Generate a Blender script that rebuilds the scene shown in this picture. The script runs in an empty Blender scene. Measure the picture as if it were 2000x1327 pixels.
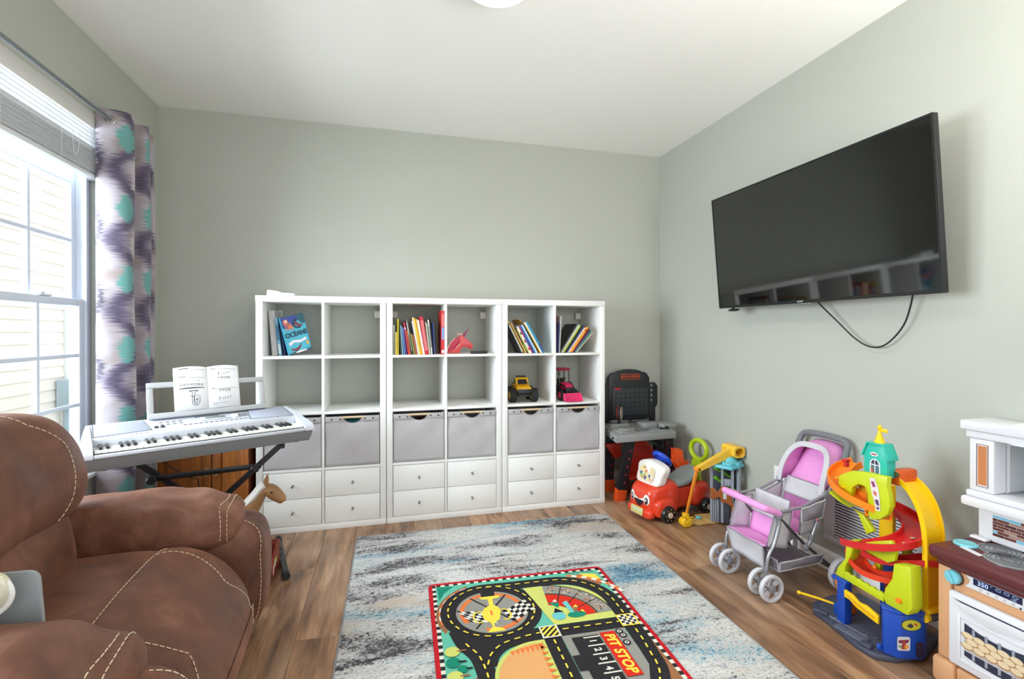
"""Playroom corner: cube shelves, recliner, keyboard, toys, rugs."""
EXPOSURE = -0.15
SKY = 2.3
P_WIN = 330
P_CEIL_FILL = 58
P_REAR_FILL = 14
P_LAMP = 8
WALL = (181, 183, 174)
import bpy, bmesh, math, random
from mathutils import Vector, Matrix, Euler, noise as mnoise
PI = math.pi
R = math.radians
scene = bpy.context.scene
COL = scene.collection

def lin(c):
    c = c / 255.0
    return c / 12.92 if c <= 0.04045 else ((c + 0.055) / 1.055) ** 2.4
def rgb(r, g, b): return (lin(r), lin(g), lin(b), 1.0)

# ------------------------------------------------------------ camera
cam_d = bpy.data.cameras.new('camera')
cam = bpy.data.objects.new('camera', cam_d)
COL.objects.link(cam)
yaw, pitch, roll = 0.2566, -0.0039, -0.0004
fw = Vector((math.sin(yaw) * math.cos(pitch), math.cos(yaw) * math.cos(pitch), math.sin(pitch)))
rt = Vector((math.cos(yaw), -math.sin(yaw), 0))
up = rt.cross(fw)
rt2 = rt * math.cos(roll) + up * math.sin(roll)
up2 = up * math.cos(roll) - rt * math.sin(roll)
M3 = Matrix((rt2, up2, -fw)).transposed()
cam.matrix_world = Matrix.Translation((0.7548, -3.2425, 1.2408)) @ M3.to_4x4()
cam_d.sensor_fit = 'HORIZONTAL'
cam_d.sensor_width = 36.0
cam_d.lens = 949.82 / 2000 * 36.0
cam_d.shift_y = -10.9 / 2000
cam_d.clip_start = 0.02
scene.camera = cam

# ------------------------------------------------------------ light and view
scene.view_settings.view_transform = 'Standard'
scene.view_settings.look = 'None'
scene.view_settings.exposure = EXPOSURE
scene.view_settings.gamma = 1.0
scene.view_settings.use_curve_mapping = False
scene.cycles.use_denoising = True
scene.cycles.max_bounces = 10
scene.cycles.diffuse_bounces = 6
scene.cycles.sample_clamp_indirect = 6.0
world = bpy.data.worlds.new('overcast_sky')
scene.world = world
world.use_nodes = True
wbg = world.node_tree.nodes['Background']
wbg.inputs[0].default_value = (0.86, 0.93, 1.0, 1)
wbg.inputs[1].default_value = SKY

def area(name, loc, target, sx, sy, power, col=(1, 1, 1)):
    l = bpy.data.lights.new(name, 'AREA')
    l.shape = 'RECTANGLE'
    l.size, l.size_y, l.energy, l.color = sx, sy, power, col
    o = bpy.data.objects.new(name, l)
    COL.objects.link(o)
    o.location = loc
    d = Vector(target) - Vector(loc)
    o.rotation_euler = d.to_track_quat('-Z', 'Y').to_euler()
    return o
area('daylight_window', (-1.9, -1.35, 1.75), (1.5, -1.3, 1.2), 2.2, 1.9, P_WIN, (0.87, 0.94, 1.0))
area('added_rear_fill', (1.3, -5.3, 1.45), (1.3, 0, 1.3), 2.8, 2.0, P_REAR_FILL, (1.0, 0.99, 0.965))  # unseen lamp added behind the camera to brighten the room
area('added_ceiling_fill', (2.45, -3.3, 1.7), (2.5, -2.9, 2.712), 0.9, 0.9, P_CEIL_FILL, (1.0, 0.985, 0.95))  # unseen lamp added, aimed up to brighten ceiling and right wall
cl = bpy.data.lights.new('ceiling_lamp', 'AREA')
cl.shape = 'DISK'; cl.size = 0.26; cl.energy = P_LAMP; cl.color = (1.0, 0.96, 0.9)
clo = bpy.data.objects.new('ceiling_lamp', cl); COL.objects.link(clo); clo.location = (1.2, -1.32, 2.55)

# ------------------------------------------------------------ materials
MATS = {}
def mat(name, col, rough=0.5, metal=0.0, spec=0.5, var=None, bump=None, coat=0.0, emit=0.0, col2=None, trans=0.0, sheen=0.0, stretch=None):
    """col sRGB 0-255. var=(scale, amount) noise colour variation (towards col2 or darker); bump=(scale, strength)."""
    if name in MATS: return MATS[name]
    m = bpy.data.materials.new(name); m.use_nodes = True
    nt = m.node_tree; b = nt.nodes['Principled BSDF']
    b.inputs['Base Color'].default_value = rgb(*col)
    b.inputs['Roughness'].default_value = rough
    b.inputs['Metallic'].default_value = metal
    b.inputs['Specular IOR Level'].default_value = spec
    b.inputs['Coat Weight'].default_value = coat
    if sheen: b.inputs['Sheen Weight'].default_value = sheen
    if trans: b.inputs['Transmission Weight'].default_value = trans
    if emit:
        b.inputs['Emission Color'].default_value = rgb(*col); b.inputs['Emission Strength'].default_value = emit
    tc = None
    def coords():
        nonlocal tc
        if tc is None:
            t = nt.nodes.new('ShaderNodeTexCoord'); mp = nt.nodes.new('ShaderNodeMapping')
            nt.links.new(t.outputs['Object'], mp.inputs[0])
            if stretch: mp.inputs['Scale'].default_value = stretch
            tc = mp.outputs[0]
        return tc
    if var:
        n = nt.nodes.new('ShaderNodeTexNoise'); n.inputs['Scale'].default_value = var[0]; n.inputs['Detail'].default_value = 5
        nt.links.new(coords(), n.inputs['Vector'])
        rp = nt.nodes.new('ShaderNodeValToRGB')
        c1 = rgb(*col); c2 = rgb(*col2) if col2 else tuple(x * (1 - var[1]) for x in c1[:3]) + (1,)
        rp.color_ramp.elements[0].position = 0.32; rp.color_ramp.elements[1].position = 0.68
        rp.color_ramp.elements[0].color = c2; rp.color_ramp.elements[1].color = c1
        nt.links.new(n.outputs['Fac'], rp.inputs[0]); nt.links.new(rp.outputs[0], b.inputs['Base Color'])
    if bump:
        n = nt.nodes.new('ShaderNodeTexNoise'); n.inputs['Scale'].default_value = bump[0]; n.inputs['Detail'].default_value = 4
        nt.links.new(coords(), n.inputs['Vector'])
        bp = nt.nodes.new('ShaderNodeBump'); bp.inputs['Strength'].default_value = bump[1]; bp.inputs['Distance'].default_value = 0.004
        nt.links.new(n.outputs['Fac'], bp.inputs['Height']); nt.links.new(bp.outputs[0], b.inputs['Normal'])
    MATS[name] = m
    return m

# ------------------------------------------------------------ mesh builder
class MB:
    def __init__(s): s.v = []; s.f = []; s.m = []; s.uv = None
    def add(s, vs, fs, mi=0):
        o = len(s.v); s.v += [Vector(v) for v in vs]
        for f in fs: s.f.append([i + o for i in f]); s.m.append(mi)
        return s
    def bm(s, b, mi=0, mtx=None):
        b.verts.index_update()
        vs = [(mtx @ v.co) if mtx else v.co.copy() for v in b.verts]
        fs = [[v.index for v in f.verts] for f in b.faces]
        b.free()
        return s.add(vs, fs, mi)
    def box(s, c, d, rot=None, bev=0.0, seg=2, mi=0):
        b = bmesh.new(); bmesh.ops.create_cube(b, size=1)
        for v in b.verts: v.co = Vector((v.co.x * d[0], v.co.y * d[1], v.co.z * d[2]))
        if bev > 0: bmesh.ops.bevel(b, geom=list(b.edges), offset=min(bev, min(d) * 0.48), segments=seg, profile=0.5, affect='EDGES')
        m = Matrix.Translation(c)
        if rot is not None: m = m @ (rot if isinstance(rot, Matrix) else Euler(rot).to_matrix().to_4x4())
        return s.bm(b, mi, m)
    def bb(s, x0, x1, y0, y1, z0, z1, bev=0.0, mi=0, seg=2):
        return s.box(((x0 + x1) / 2, (y0 + y1) / 2, (z0 + z1) / 2), (abs(x1 - x0), abs(y1 - y0), abs(z1 - z0)), None, bev, seg, mi)
    def cyl(s, p0, p1, r0, r1=None, n=16, mi=0, cap=True):
        p0, p1 = Vector(p0), Vector(p1); r1 = r0 if r1 is None else r1
        q = (p1 - p0).to_track_quat('Z', 'Y'); vs = []
        for p, r in ((p0, r0), (p1, r1)):
            for i in range(n):
                a = 2 * PI * i / n; vs.append(p + q @ Vector((r * math.cos(a), r * math.sin(a), 0)))
        fs = [[i, (i + 1) % n, n + (i + 1) % n, n + i] for i in range(n)]
        if cap: fs += [list(range(n))[::-1], list(range(n, 2 * n))]
        return s.add(vs, fs, mi)
    def lathe(s, p0, axis, prof, n=24, mi=0, ring=False):
        """prof: (radius, height along axis) pairs."""
        q = Vector(axis).to_track_quat('Z', 'Y'); p0 = Vector(p0); vs = []; fs = []
        for r, h in prof:
            for i in range(n):
                a = 2 * PI * i / n; vs.append(p0 + q @ Vector((max(r, 1e-5) * math.cos(a), max(r, 1e-5) * math.sin(a), h)))
        for k in range(len(prof) - 1):
            for i in range(n): fs.append([k * n + i, k * n + (i + 1) % n, (k + 1) * n + (i + 1) % n, (k + 1) * n + i])
        if ring:
            k = len(prof) - 1
            for i in range(n): fs.append([k * n + i, k * n + (i + 1) % n, (i + 1) % n, i])
        else: fs.append(list(range(n))[::-1]); fs.append([(len(prof) - 1) * n + i for i in range(n)])
        return s.add(vs, fs, mi)
    def sweep(s, path, prof, upv=(0, 0, 1), closed=False, pclosed=True, mi=0, scale=None):
        """prof: (side, up) pairs swept along path."""
        path = [Vector(p) for p in path]; n = len(path); k = len(prof); vs = []; fs = []
        for i, p in enumerate(path):
            a = path[(i - 1) % n] if (closed or i > 0) else path[i]
            b = path[(i + 1) % n] if (closed or i < n - 1) else path[i]
            t = (b - a).normalized(); u0 = Vector(upv[i] if isinstance(upv, list) else upv)
            sd = t.cross(u0)
            if sd.length < 1e-4: sd = t.cross(Vector((1, 0, 0.3)))
            sd.normalize(); u = sd.cross(t).normalized(); sc = scale[i] if scale else 1.0
            for x, y in prof: vs.append(p + sd * x * sc + u * y * sc)
        for i in range(n if closed else n - 1):
            j = (i + 1) % n
            for a in range(k if pclosed else k - 1):
                b = (a + 1) % k; fs.append([i * k + a, i * k + b, j * k + b, j * k + a])
        if not closed and pclosed: fs += [list(range(k))[::-1], [(n - 1) * k + a for a in range(k)]]
        return s.add(vs, fs, mi)
    def tube(s, path, r, n=8, closed=False, mi=0, scale=None):
        prof = [(r * math.cos(2 * PI * i / n), r * math.sin(2 * PI * i / n)) for i in range(n)]
        return s.sweep(path, prof, (0.013, 0.021, 1), closed, True, mi, scale)
    def prism(s, poly, o, ex, ey, h, mi=0, bev=0.0):
        """poly (a,b) in plane o + a*ex + b*ey, extruded h along ex x ey."""
        o, ex, ey = Vector(o), Vector(ex), Vector(ey); nz = ex.cross(ey).normalized() * h
        b = bmesh.new()
        vs = [b.verts.new(o + ex * p[0] + ey * p[1]) for p in poly]
        f = b.faces.new(vs)
        r = bmesh.ops.extrude_face_region(b, geom=[f])
        nv = [g for g in r['geom'] if isinstance(g, bmesh.types.BMVert)]
        bmesh.ops.translate(b, verts=nv, vec=nz)
        bmesh.ops.recalc_face_normals(b, faces=b.faces)
        if bev > 0:
            ed = [e for e in b.edges if len(e.link_faces) == 2 and e.calc_face_angle(0) > R(40)]
            bmesh.ops.bevel(b, geom=ed, offset=bev, segments=2, profile=0.5, affect='EDGES', clamp_overlap=True)
        return s.bm(b, mi)
    def poly(s, pts, mi=0): return s.add(pts, [list(range(len(pts)))], mi)
    def ell(s, c, r, n=20, m=12, mi=0, rot=None):
        b = bmesh.new(); bmesh.ops.create_uvsphere(b, u_segments=n, v_segments=m, radius=1)
        mt = Matrix.Translation(c) @ (Euler(rot).to_matrix().to_4x4() if rot else Matrix.Identity(4)) @ Matrix.Diagonal((r[0], r[1], r[2], 1))
        return s.bm(b, mi, mt)
    def torus(s, c, axis, RR, r, n=28, m=10, mi=0, sx=1.0, sy=1.0):
        q = Vector(axis).to_track_quat('Z', 'Y')
        path = [Vector(c) + q @ Vector((RR * sx * math.cos(2 * PI * i / n), RR * sy * math.sin(2 * PI * i / n), 0)) for i in range(n)]
        prof = [(r * math.cos(2 * PI * i / m), r * math.sin(2 * PI * i / m)) for i in range(m)]
        return s.sweep(path, prof, tuple(q @ Vector((0, 0, 1))), True, True, mi)
    def pillow(s, fn, n=14, mi=0):
        """cube-sphere: fn maps a point of the unit cube's surface to space."""
        b = bmesh.new(); bmesh.ops.create_cube(b, size=2)
        bmesh.ops.subdivide_edges(b, edges=list(b.edges), cuts=n, use_grid_fill=True)
        for v in b.verts: v.co = fn(v.co.copy())
        return s.bm(b, mi)
    def grid(s, fn, nu, nv, mi=0):
        vs = [fn(i / nu, j / nv) for j in range(nv + 1) for i in range(nu + 1)]
        fs = [[j * (nu + 1) + i, j * (nu + 1) + i + 1, (j + 1) * (nu + 1) + i + 1, (j + 1) * (nu + 1) + i] for j in range(nv) for i in range(nu)]
        return s.add(vs, fs, mi)
    def build(s, name, mats, parent=None, world=True, smooth=38, solid=None, sub=0):
        me = bpy.data.meshes.new(name)
        vs = s.v
        if parent is not None and world:
            rt_ = parent
            while rt_.parent: rt_ = rt_.parent
            if rt_.get('_m') is None:
                inv = Matrix.LocRotScale(rt_.location, rt_.rotation_euler, rt_.scale).inverted()
            vs = [inv @ v for v in vs]
        me.from_pydata([tuple(v) for v in vs], [], s.f)
        if not isinstance(mats, (list, tuple)): mats = [mats]
        for m in mats: me.materials.append(m)
        me.polygons.foreach_set('material_index', s.m)
        b = bmesh.new(); b.from_mesh(me); bmesh.ops.recalc_face_normals(b, faces=b.faces); b.to_mesh(me); b.free()
        if smooth:
            me.polygons.foreach_set('use_smooth', [True] * len(me.polygons))
            me.set_sharp_from_angle(angle=R(smooth))
        o = bpy.data.objects.new(name, me); COL.objects.link(o)
        if parent is not None: o.parent = parent
        if solid:
            md = o.modifiers.new('solid', 'SOLIDIFY'); md.thickness = solid; md.offset = 0
        if sub:
            md = o.modifiers.new('sub', 'SUBSURF'); md.levels = sub; md.render_levels = sub
        return o

def thing(name, label, cat, loc=(0, 0, 0), rz=0.0, group=None):
    o = bpy.data.objects.new(name, None); COL.objects.link(o)
    o.location = loc; o.rotation_euler = (0, 0, rz); o.empty_display_size = 0.05
    return tag(o, label, cat, group)
def tag(o, label=None, cat=None, group=None, kind=None):
    if label: o['label'] = label
    if cat: o['category'] = cat
    if group: o['group'] = group
    if kind: o['kind'] = kind
    return o
def origin_to(o, loc):
    """put a one-mesh thing's origin at loc (mesh was built in world space)."""
    loc = Vector(loc); o.data.transform(Matrix.Translation(-loc)); o.location = loc
    return o
def copy_tree(o, parent=None):
    c = o.copy(); COL.objects.link(c)
    if parent is not None: c.parent = parent
    for ch in list(o.children): copy_tree(ch, c)
    return c
def text_bm(txt, size, mtx, depth=0.0, shear=0.0, bold=0.0, spacing=1.0):
    """mesh data (verts, faces) of a line of lettering centred on its origin."""
    cu = bpy.data.curves.new('lettering', 'FONT'); cu.body = txt; cu.size = size; cu.align_x = 'CENTER'; cu.align_y = 'CENTER'
    cu.extrude = depth; cu.shear = shear; cu.offset = bold; cu.space_character = spacing; cu.resolution_u = 3
    to = bpy.data.objects.new('lettering', cu); COL.objects.link(to)
    dg = bpy.context.evaluated_depsgraph_get(); me = bpy.data.meshes.new_from_object(to.evaluated_get(dg))
    vs = [mtx @ v.co for v in me.vertices]; fs = [list(p.vertices) for p in me.polygons]
    bpy.data.objects.remove(to); bpy.data.curves.remove(cu); bpy.data.meshes.remove(me)
    return vs, fs
def plane_mtx(o, ex, ey):
    ex, ey = Vector(ex).normalized(), Vector(ey).normalized(); ez = ex.cross(ey)
    return Matrix.Translation(o) @ Matrix((ex, ey, ez)).transposed().to_4x4()
def arc(cx, cy, r, a0, a1, n=16, ry=None):
    ry = r if ry is None else ry
    return [(cx + r * math.cos(R(a0 + (a1 - a0) * i / n)), cy + ry * math.sin(R(a0 + (a1 - a0) * i / n))) for i in range(n + 1)]
def rrect(x0, x1, y0, y1, r, n=5):
    return arc(x1 - r, y0 + r, r, -90, 0, n) + arc(x1 - r, y1 - r, r, 0, 90, n) + arc(x0 + r, y1 - r, r, 90, 180, n) + arc(x0 + r, y0 + r, r, 180, 270, n)
def spline(pts, n=6):
    """Catmull-Rom through points."""
    P = [Vector(p) for p in pts]; P = [2 * P[0] - P[1]] + P + [2 * P[-1] - P[-2]]; out = []
    for i in range(1, len(P) - 2):
        for k in range(n):
            t = k / n; a, b, c, d = P[i - 1], P[i], P[i + 1], P[i + 2]
            out.append(0.5 * ((2 * b) + (c - a) * t + (2 * a - 5 * b + 4 * c - d) * t * t + (3 * b - a - 3 * c + d) * t ** 3))
    out.append(P[-2]); return out
def sgnpow(x, k): return math.copysign(abs(x) ** k, x)
def pnorm(c, h, k, deform=None):
    c = Vector(c)
    def f(p):
        d = (abs(p.x) ** k + abs(p.y) ** k + abs(p.z) ** k) ** (1.0 / k)
        q = Vector((p.x / d * h[0], p.y / d * h[1], p.z / d * h[2]))
        if deform: q = deform(q)
        return c + q
    return f
# ============================================================ setting
XL, XR, YB, YN, ZC = -0.664, 2.999, 0.405, -4.9, 2.712
M_wall = mat('wall_paint', WALL, 0.72, spec=0.3, bump=(260, 0.06))
M_ceil = mat('ceiling_paint', (244, 243, 239), 0.9, spec=0.2, bump=(90, 0.12))
M_trim = mat('trim_white', (240, 240, 238), 0.4)
M_white = mat('white_laminate', (238, 238, 236), 0.38)
def struct(name, mb, m, parent=None, **k):
    o = mb.build(name, m, parent, **k)
    if parent is None: o['kind'] = 'structure'
    return o
# left wall with the window opening
WY0, WY1, WZ0, WZ1 = -2.36, -0.285, 0.52, 2.335
b = MB()
for y0, y1, z0, z1 in ((YN, WY0, 0, ZC), (WY1, YB + 0.12, 0, ZC), (WY0, WY1, 0, WZ0), (WY0, WY1, WZ1, ZC)):
    b.bb(XL - 0.13, XL, y0, y1, z0, z1)
struct('wall_left', b, M_wall)
struct('wall_back', MB().bb(XL, XR, YB, YB + 0.12, 0, ZC), M_wall)
struct('wall_right', MB().bb(XR, XR + 0.12, YN, YB + 0.12, 0, ZC), M_wall)
b = MB()
for x0, x1, z0, z1 in ((XL - 0.13, -0.2, 0, ZC), (2.75, XR + 0.12, 0, ZC), (-0.2, 2.75, 2.35, ZC)):
    b.bb(x0, x1, YN - 0.12, YN, z0, z1)
struct('wall_near', b, M_wall)
struct('ceiling', MB().bb(XL - 0.13, XR + 0.12, YN - 0.12, YB + 0.12, ZC, ZC + 0.1), M_ceil)

# floor planks
def plank_material():
    m = bpy.data.materials.new('oak_plank'); m.use_nodes = True; nt = m.node_tree; N = nt.nodes.new; L = nt.links.new
    b = nt.nodes['Principled BSDF']; b.inputs['Roughness'].default_value = 0.33
    tc = N('ShaderNodeTexCoord'); oi = N('ShaderNodeObjectInfo')
    add = N('ShaderNodeVectorMath'); add.operation = 'ADD'
    sc = N('ShaderNodeVectorMath'); sc.operation = 'SCALE'; sc.inputs['Scale'].default_value = 37.0
    cmb = N('ShaderNodeCombineXYZ'); L(oi.outputs['Random'], cmb.inputs[0]); L(oi.outputs['Random'], cmb.inputs[1])
    L(cmb.outputs[0], sc.inputs[0]); L(tc.outputs['Object'], add.inputs[0]); L(sc.outputs[0], add.inputs[1])
    def noise(scale, detail, st):
        mp = N('ShaderNodeMapping'); mp.inputs['Scale'].default_value = st; L(add.outputs[0], mp.inputs[0])
        n = N('ShaderNodeTexNoise'); n.inputs['Scale'].default_value = scale; n.inputs['Detail'].default_value = detail; n.inputs['Distortion'].default_value = 0.6
        L(mp.outputs[0], n.inputs['Vector']); return n.outputs['Fac']
    n1 = noise(3.0, 6, (5.0, 0.9, 1)); n2 = noise(14, 4, (9.0, 0.35, 1)); n3 = noise(2.2, 2, (1.6, 0.6, 1))
    r1 = N('ShaderNodeValToRGB'); e = r1.color_ramp.elements
    e[0].position = 0.24; e[0].color = rgb(92, 66, 48); e[1].position = 0.72; e[1].color = rgb(206, 166, 130)
    x = e.new(0.42); x.color = rgb(150, 110, 80); x = e.new(0.55); x.color = rgb(178, 136, 102)
    L(n1, r1.inputs[0])
    mx = N('ShaderNodeMixRGB'); mx.blend_type = 'MULTIPLY'; mx.inputs[0].default_value = 0.45
    r2 = N('ShaderNodeValToRGB'); r2.color_ramp.elements[0].position = 0.3; r2.color_ramp.elements[0].color = (0.45, 0.42, 0.4, 1); r2.color_ramp.elements[1].position = 0.6
    L(n2, r2.inputs[0]); L(r1.outputs[0], mx.inputs[1]); L(r2.outputs[0], mx.inputs[2])
    mg = N('ShaderNodeMixRGB'); mg.inputs[2].default_value = rgb(172, 152, 134)
    r3 = N('ShaderNodeValToRGB'); r3.color_ramp.elements[0].position = 0.5; r3.color_ramp.elements[1].position = 0.75; r3.color_ramp.elements[1].color = (0.5, 0.5, 0.5, 1)
    L(n3, r3.inputs[0]); L(r3.outputs[0], mg.inputs[0]); L(mx.outputs[0], mg.inputs[1])
    hs = N('ShaderNodeHueSaturation'); mr = N('ShaderNodeMapRange'); mr.inputs[3].default_value = 0.66; mr.inputs[4].default_value = 1.02
    L(oi.outputs['Random'], mr.inputs[0]); L(mr.outputs[0], hs.inputs['Value']); L(mg.outputs[0], hs.inputs['Color'])
    L(hs.outputs[0], b.inputs['Base Color'])
    bp = N('ShaderNodeBump'); bp.inputs['Strength'].default_value = 0.12; bp.inputs['Distance'].default_value = 0.002
    L(n2, bp.inputs['Height']); L(bp.outputs[0], b.inputs['Normal'])
    return m
M_plank = plank_material()
fl = MB().bb(XL - 0.13, XR + 0.12, YN - 0.12, YB + 0.12, -0.12, -0.0075)
floor = struct('floor', fl, mat('subfloor', (40, 30, 24), 0.9))
random.seed(4)
PW, PL = 0.178, 1.22
nx = int(math.ceil((XR - XL) / PW))
for i in range(nx):
    x0 = XL + i * PW; x1 = min(x0 + PW, XR); y = YN - random.random() * PL
    while y < YB:
        a, c = max(y, YN), min(y + PL, YB)
        if c - a > 0.02:
            pb = MB().bb(x0 + 0.0006, x1 - 0.0006, a + 0.0006, c - 0.0006, -0.0075, 0.0, 0.0012, seg=1)
            po = pb.build('plank', M_plank, floor, world=False)
            ctr = Vector(((x0 + x1) / 2, (a + c) / 2, 0)); po.data.transform(Matrix.Translation(-ctr)); po.location = ctr
        y += PL
# baseboards
def baseboard(name, p0, p1, inward):
    p0, p1, w = Vector(p0), Vector(p1), Vector(inward)
    pr = [(0, 0), (0.014, 0), (0.014, 0.078), (0.010, 0.09), (0.006, 0.098), (0, 0.1)]
    d = (p1 - p0); vs = []; k = len(pr)
    for p in (p0, p1): vs += [p + w * a + Vector((0, 0, h)) for a, h in pr]
    fs = [[a, (a + 1) % k, k + (a + 1) % k, k + a] for a in range(k)] + [list(range(k)), [k + a for a in range(k)]]
    struct(name, MB().add(vs, fs), M_trim)
baseboard('baseboard_back', (XL, YB, 0), (XR, YB, 0), (0, -1, 0))
baseboard('baseboard_right', (XR, YN, 0), (XR, YB, 0), (-1, 0, 0))
baseboard('baseboard_left', (XL, YN, 0), (XL, YB, 0), (1, 0, 0))
baseboard('baseboard_near', (2.75, YN, 0), (XR, YN, 0), (0, 1, 0))

# ------------------------------------------------------------ window on the left wall
M_vinyl = mat('window_vinyl', (214, 222, 236), 0.35)
g = bpy.data.materials.new('window_glass'); g.use_nodes = True; nt = g.node_tree
nt.nodes.clear(); out = nt.nodes.new('ShaderNodeOutputMaterial'); mixs = nt.nodes.new('ShaderNodeMixShader')
tr = nt.nodes.new('ShaderNodeBsdfTransparent'); gl = nt.nodes.new('ShaderNodeBsdfGlossy'); fr = nt.nodes.new('ShaderNodeMapRange')
lw = nt.nodes.new('ShaderNodeLayerWeight'); lw.inputs[0].default_value = 0.5; pw_ = nt.nodes.new('ShaderNodeMath'); pw_.operation = 'POWER'; pw_.inputs[1].default_value = 5.0
nt.links.new(lw.outputs['Facing'], pw_.inputs[0]); nt.links.new(pw_.outputs[0], fr.inputs[0]); fr.inputs[3].default_value = 0.03; fr.inputs[4].default_value = 0.9
gl.inputs['Roughness'].default_value = 0.02; tr.inputs[0].default_value = (0.96, 0.98, 0.98, 1)
nt.links.new(fr.outputs[0], mixs.inputs[0]); nt.links.new(tr.outputs[0], mixs.inputs[1]); nt.links.new(gl.outputs[0], mixs.inputs[2]); nt.links.new(mixs.outputs[0], out.inputs[0])
M_glass = g
FX = XL - 0.035          # inner plane of the window frame
def window(name, y0, y1):
    f = MB()
    # outer frame
    f.bb(FX - 0.075, FX, y0, y0 + 0.032, WZ0 + 0.03, WZ1, 0.004); f.bb(FX - 0.075, FX, y1 - 0.032, y1, WZ0 + 0.03, WZ1, 0.004)
    f.bb(FX - 0.075, FX, y0 + 0.032, y1 - 0.032, WZ0 + 0.03, WZ0 + 0.06, 0.004); f.bb(FX - 0.075, FX, y0 + 0.032, y1 - 0.032, WZ1 - 0.03, WZ1, 0.004)
    w = struct(name, f, M_vinyl)
    a, c = y0 + 0.032, y1 - 0.032
    def sash(sx, z0, z1, st, bot, top):
        s = MB(); d = 0.026
        s.bb(sx - d, sx, a, a + st, z0, z1, 0.004); s.bb(sx - d, sx, c - st, c, z0, z1, 0.004)
        s.bb(sx - d, sx, a + st, c - st, z0, z0 + bot, 0.004); s.bb(sx - d, sx, a + st, c - st, z1 - top, z1, 0.004)
        so = s.build('sash', M_vinyl, w, world=False)
        ga, gc, gz0, gz1 = a + st, c - st, z0 + bot, z1 - top
        MB().bb(sx - d / 2 - 0.003, sx - d / 2 + 0.003, ga, gc, gz0, gz1).build('pane', M_glass, w, world=False)
        for i in (1, 2):
            y = ga + (gc - ga) * i / 3
            MB().bb(sx - d / 2 + 0.0035, sx - d / 2 + 0.0115, y - 0.009, y + 0.009, gz0, gz1, 0.003).build('muntin', M_vinyl, w, world=False)
            z = gz0 + (gz1 - gz0) * i / 3
            MB().bb(sx - d / 2 + 0.0038, sx - d / 2 + 0.0112, ga, gc, z - 0.009, z + 0.009, 0.003).build('muntin', M_vinyl, w, world=False)
    sash(FX - 0.012, WZ0 + 0.06, 1.405, 0.038, 0.055, 0.034)
    sash(FX - 0.044, 1.372, WZ1 - 0.03, 0.038, 0.034, 0.03)
    lk = MB().bb(FX - 0.03, FX - 0.006, (a + c) / 2 + 0.15, (a + c) / 2 + 0.23, 1.4055, 1.413, 0.002).bb(FX - 0.024, FX - 0.012, (a + c) / 2 + 0.165, (a + c) / 2 + 0.19, 1.4135, 1.422, 0.002)
    lk.build('latch', M_vinyl, w, world=False)
    return w
window('window_1', -1.315, WY1 - 0.004); window('window_2', WY0 + 0.004, -1.325)
b = MB().bb(XL - 0.128, XL + 0.022, WY0 - 0.03, WY1 + 0.03, WZ0 - 0.022, WZ0 + 0.001, 0.005)
# sill sits in the opening only behind the wall face
b = MB().bb(XL - 0.034, XL + 0.022, WY0 + 0.002, WY1 - 0.002, WZ0 + 0.0005, WZ0 + 0.022, 0.005)
struct('trim_1', b, M_trim)

# ------------------------------------------------------------ blind
M_slat = mat('blind_slat', (222, 224, 226), 0.4)
bl = thing('window_blind', 'white slatted blind drawn up to the top of the window', 'blind', (XL - 0.01, -0.8, WZ1))
BX, by0, by1 = XL - 0.008, WY0 + 0.02, WY1 - 0.012
MB().bb(BX - 0.02, BX + 0.026, by0, by1, WZ1 - 0.078, WZ1 - 0.002, 0.004).build('headrail', mat('blind_valance', (226, 224, 220), 0.45), bl)
zz = WZ1 - 0.088
def slat(z, tilt):
    MB().box((BX, (by0 + by1) / 2, z), (0.05, by1 - by0 - 0.01, 0.0032), (0, tilt, 0), 0.001, 1).build('slat', M_slat, bl)
for k in range(5): slat(zz - 0.008 - k * 0.021, R(-24))
z = zz - 0.008 - 5 * 0.021 + 0.006
random.seed(9)
for k in range(16): slat(z - k * 0.0068, R(-9 + random.uniform(-2, 2)))
zb = z - 16 * 0.0068 - 0.008
MB().bb(BX - 0.026, BX + 0.026, by0, by1, zb - 0.012, zb + 0.008, 0.004).build('bottom_rail', M_slat, bl)
for yy in (-0.62, -0.98, -1.6): MB().tube([(BX + 0.0285, yy, WZ1 - 0.078), (BX + 0.0285, yy, zb - 0.012)], 0.001, 5).build('ladder_cord', M_slat, bl)
MB().tube(spline([(BX + 0.031, -0.55, 2.24), (BX + 0.033, -0.54, 2.1), (BX + 0.032, -0.52, 2.07), (BX + 0.033, -0.50, 2.12), (BX + 0.031, -0.49, 2.2)]), 0.0012, 5).build('pull_cord', M_slat, bl)

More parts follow.
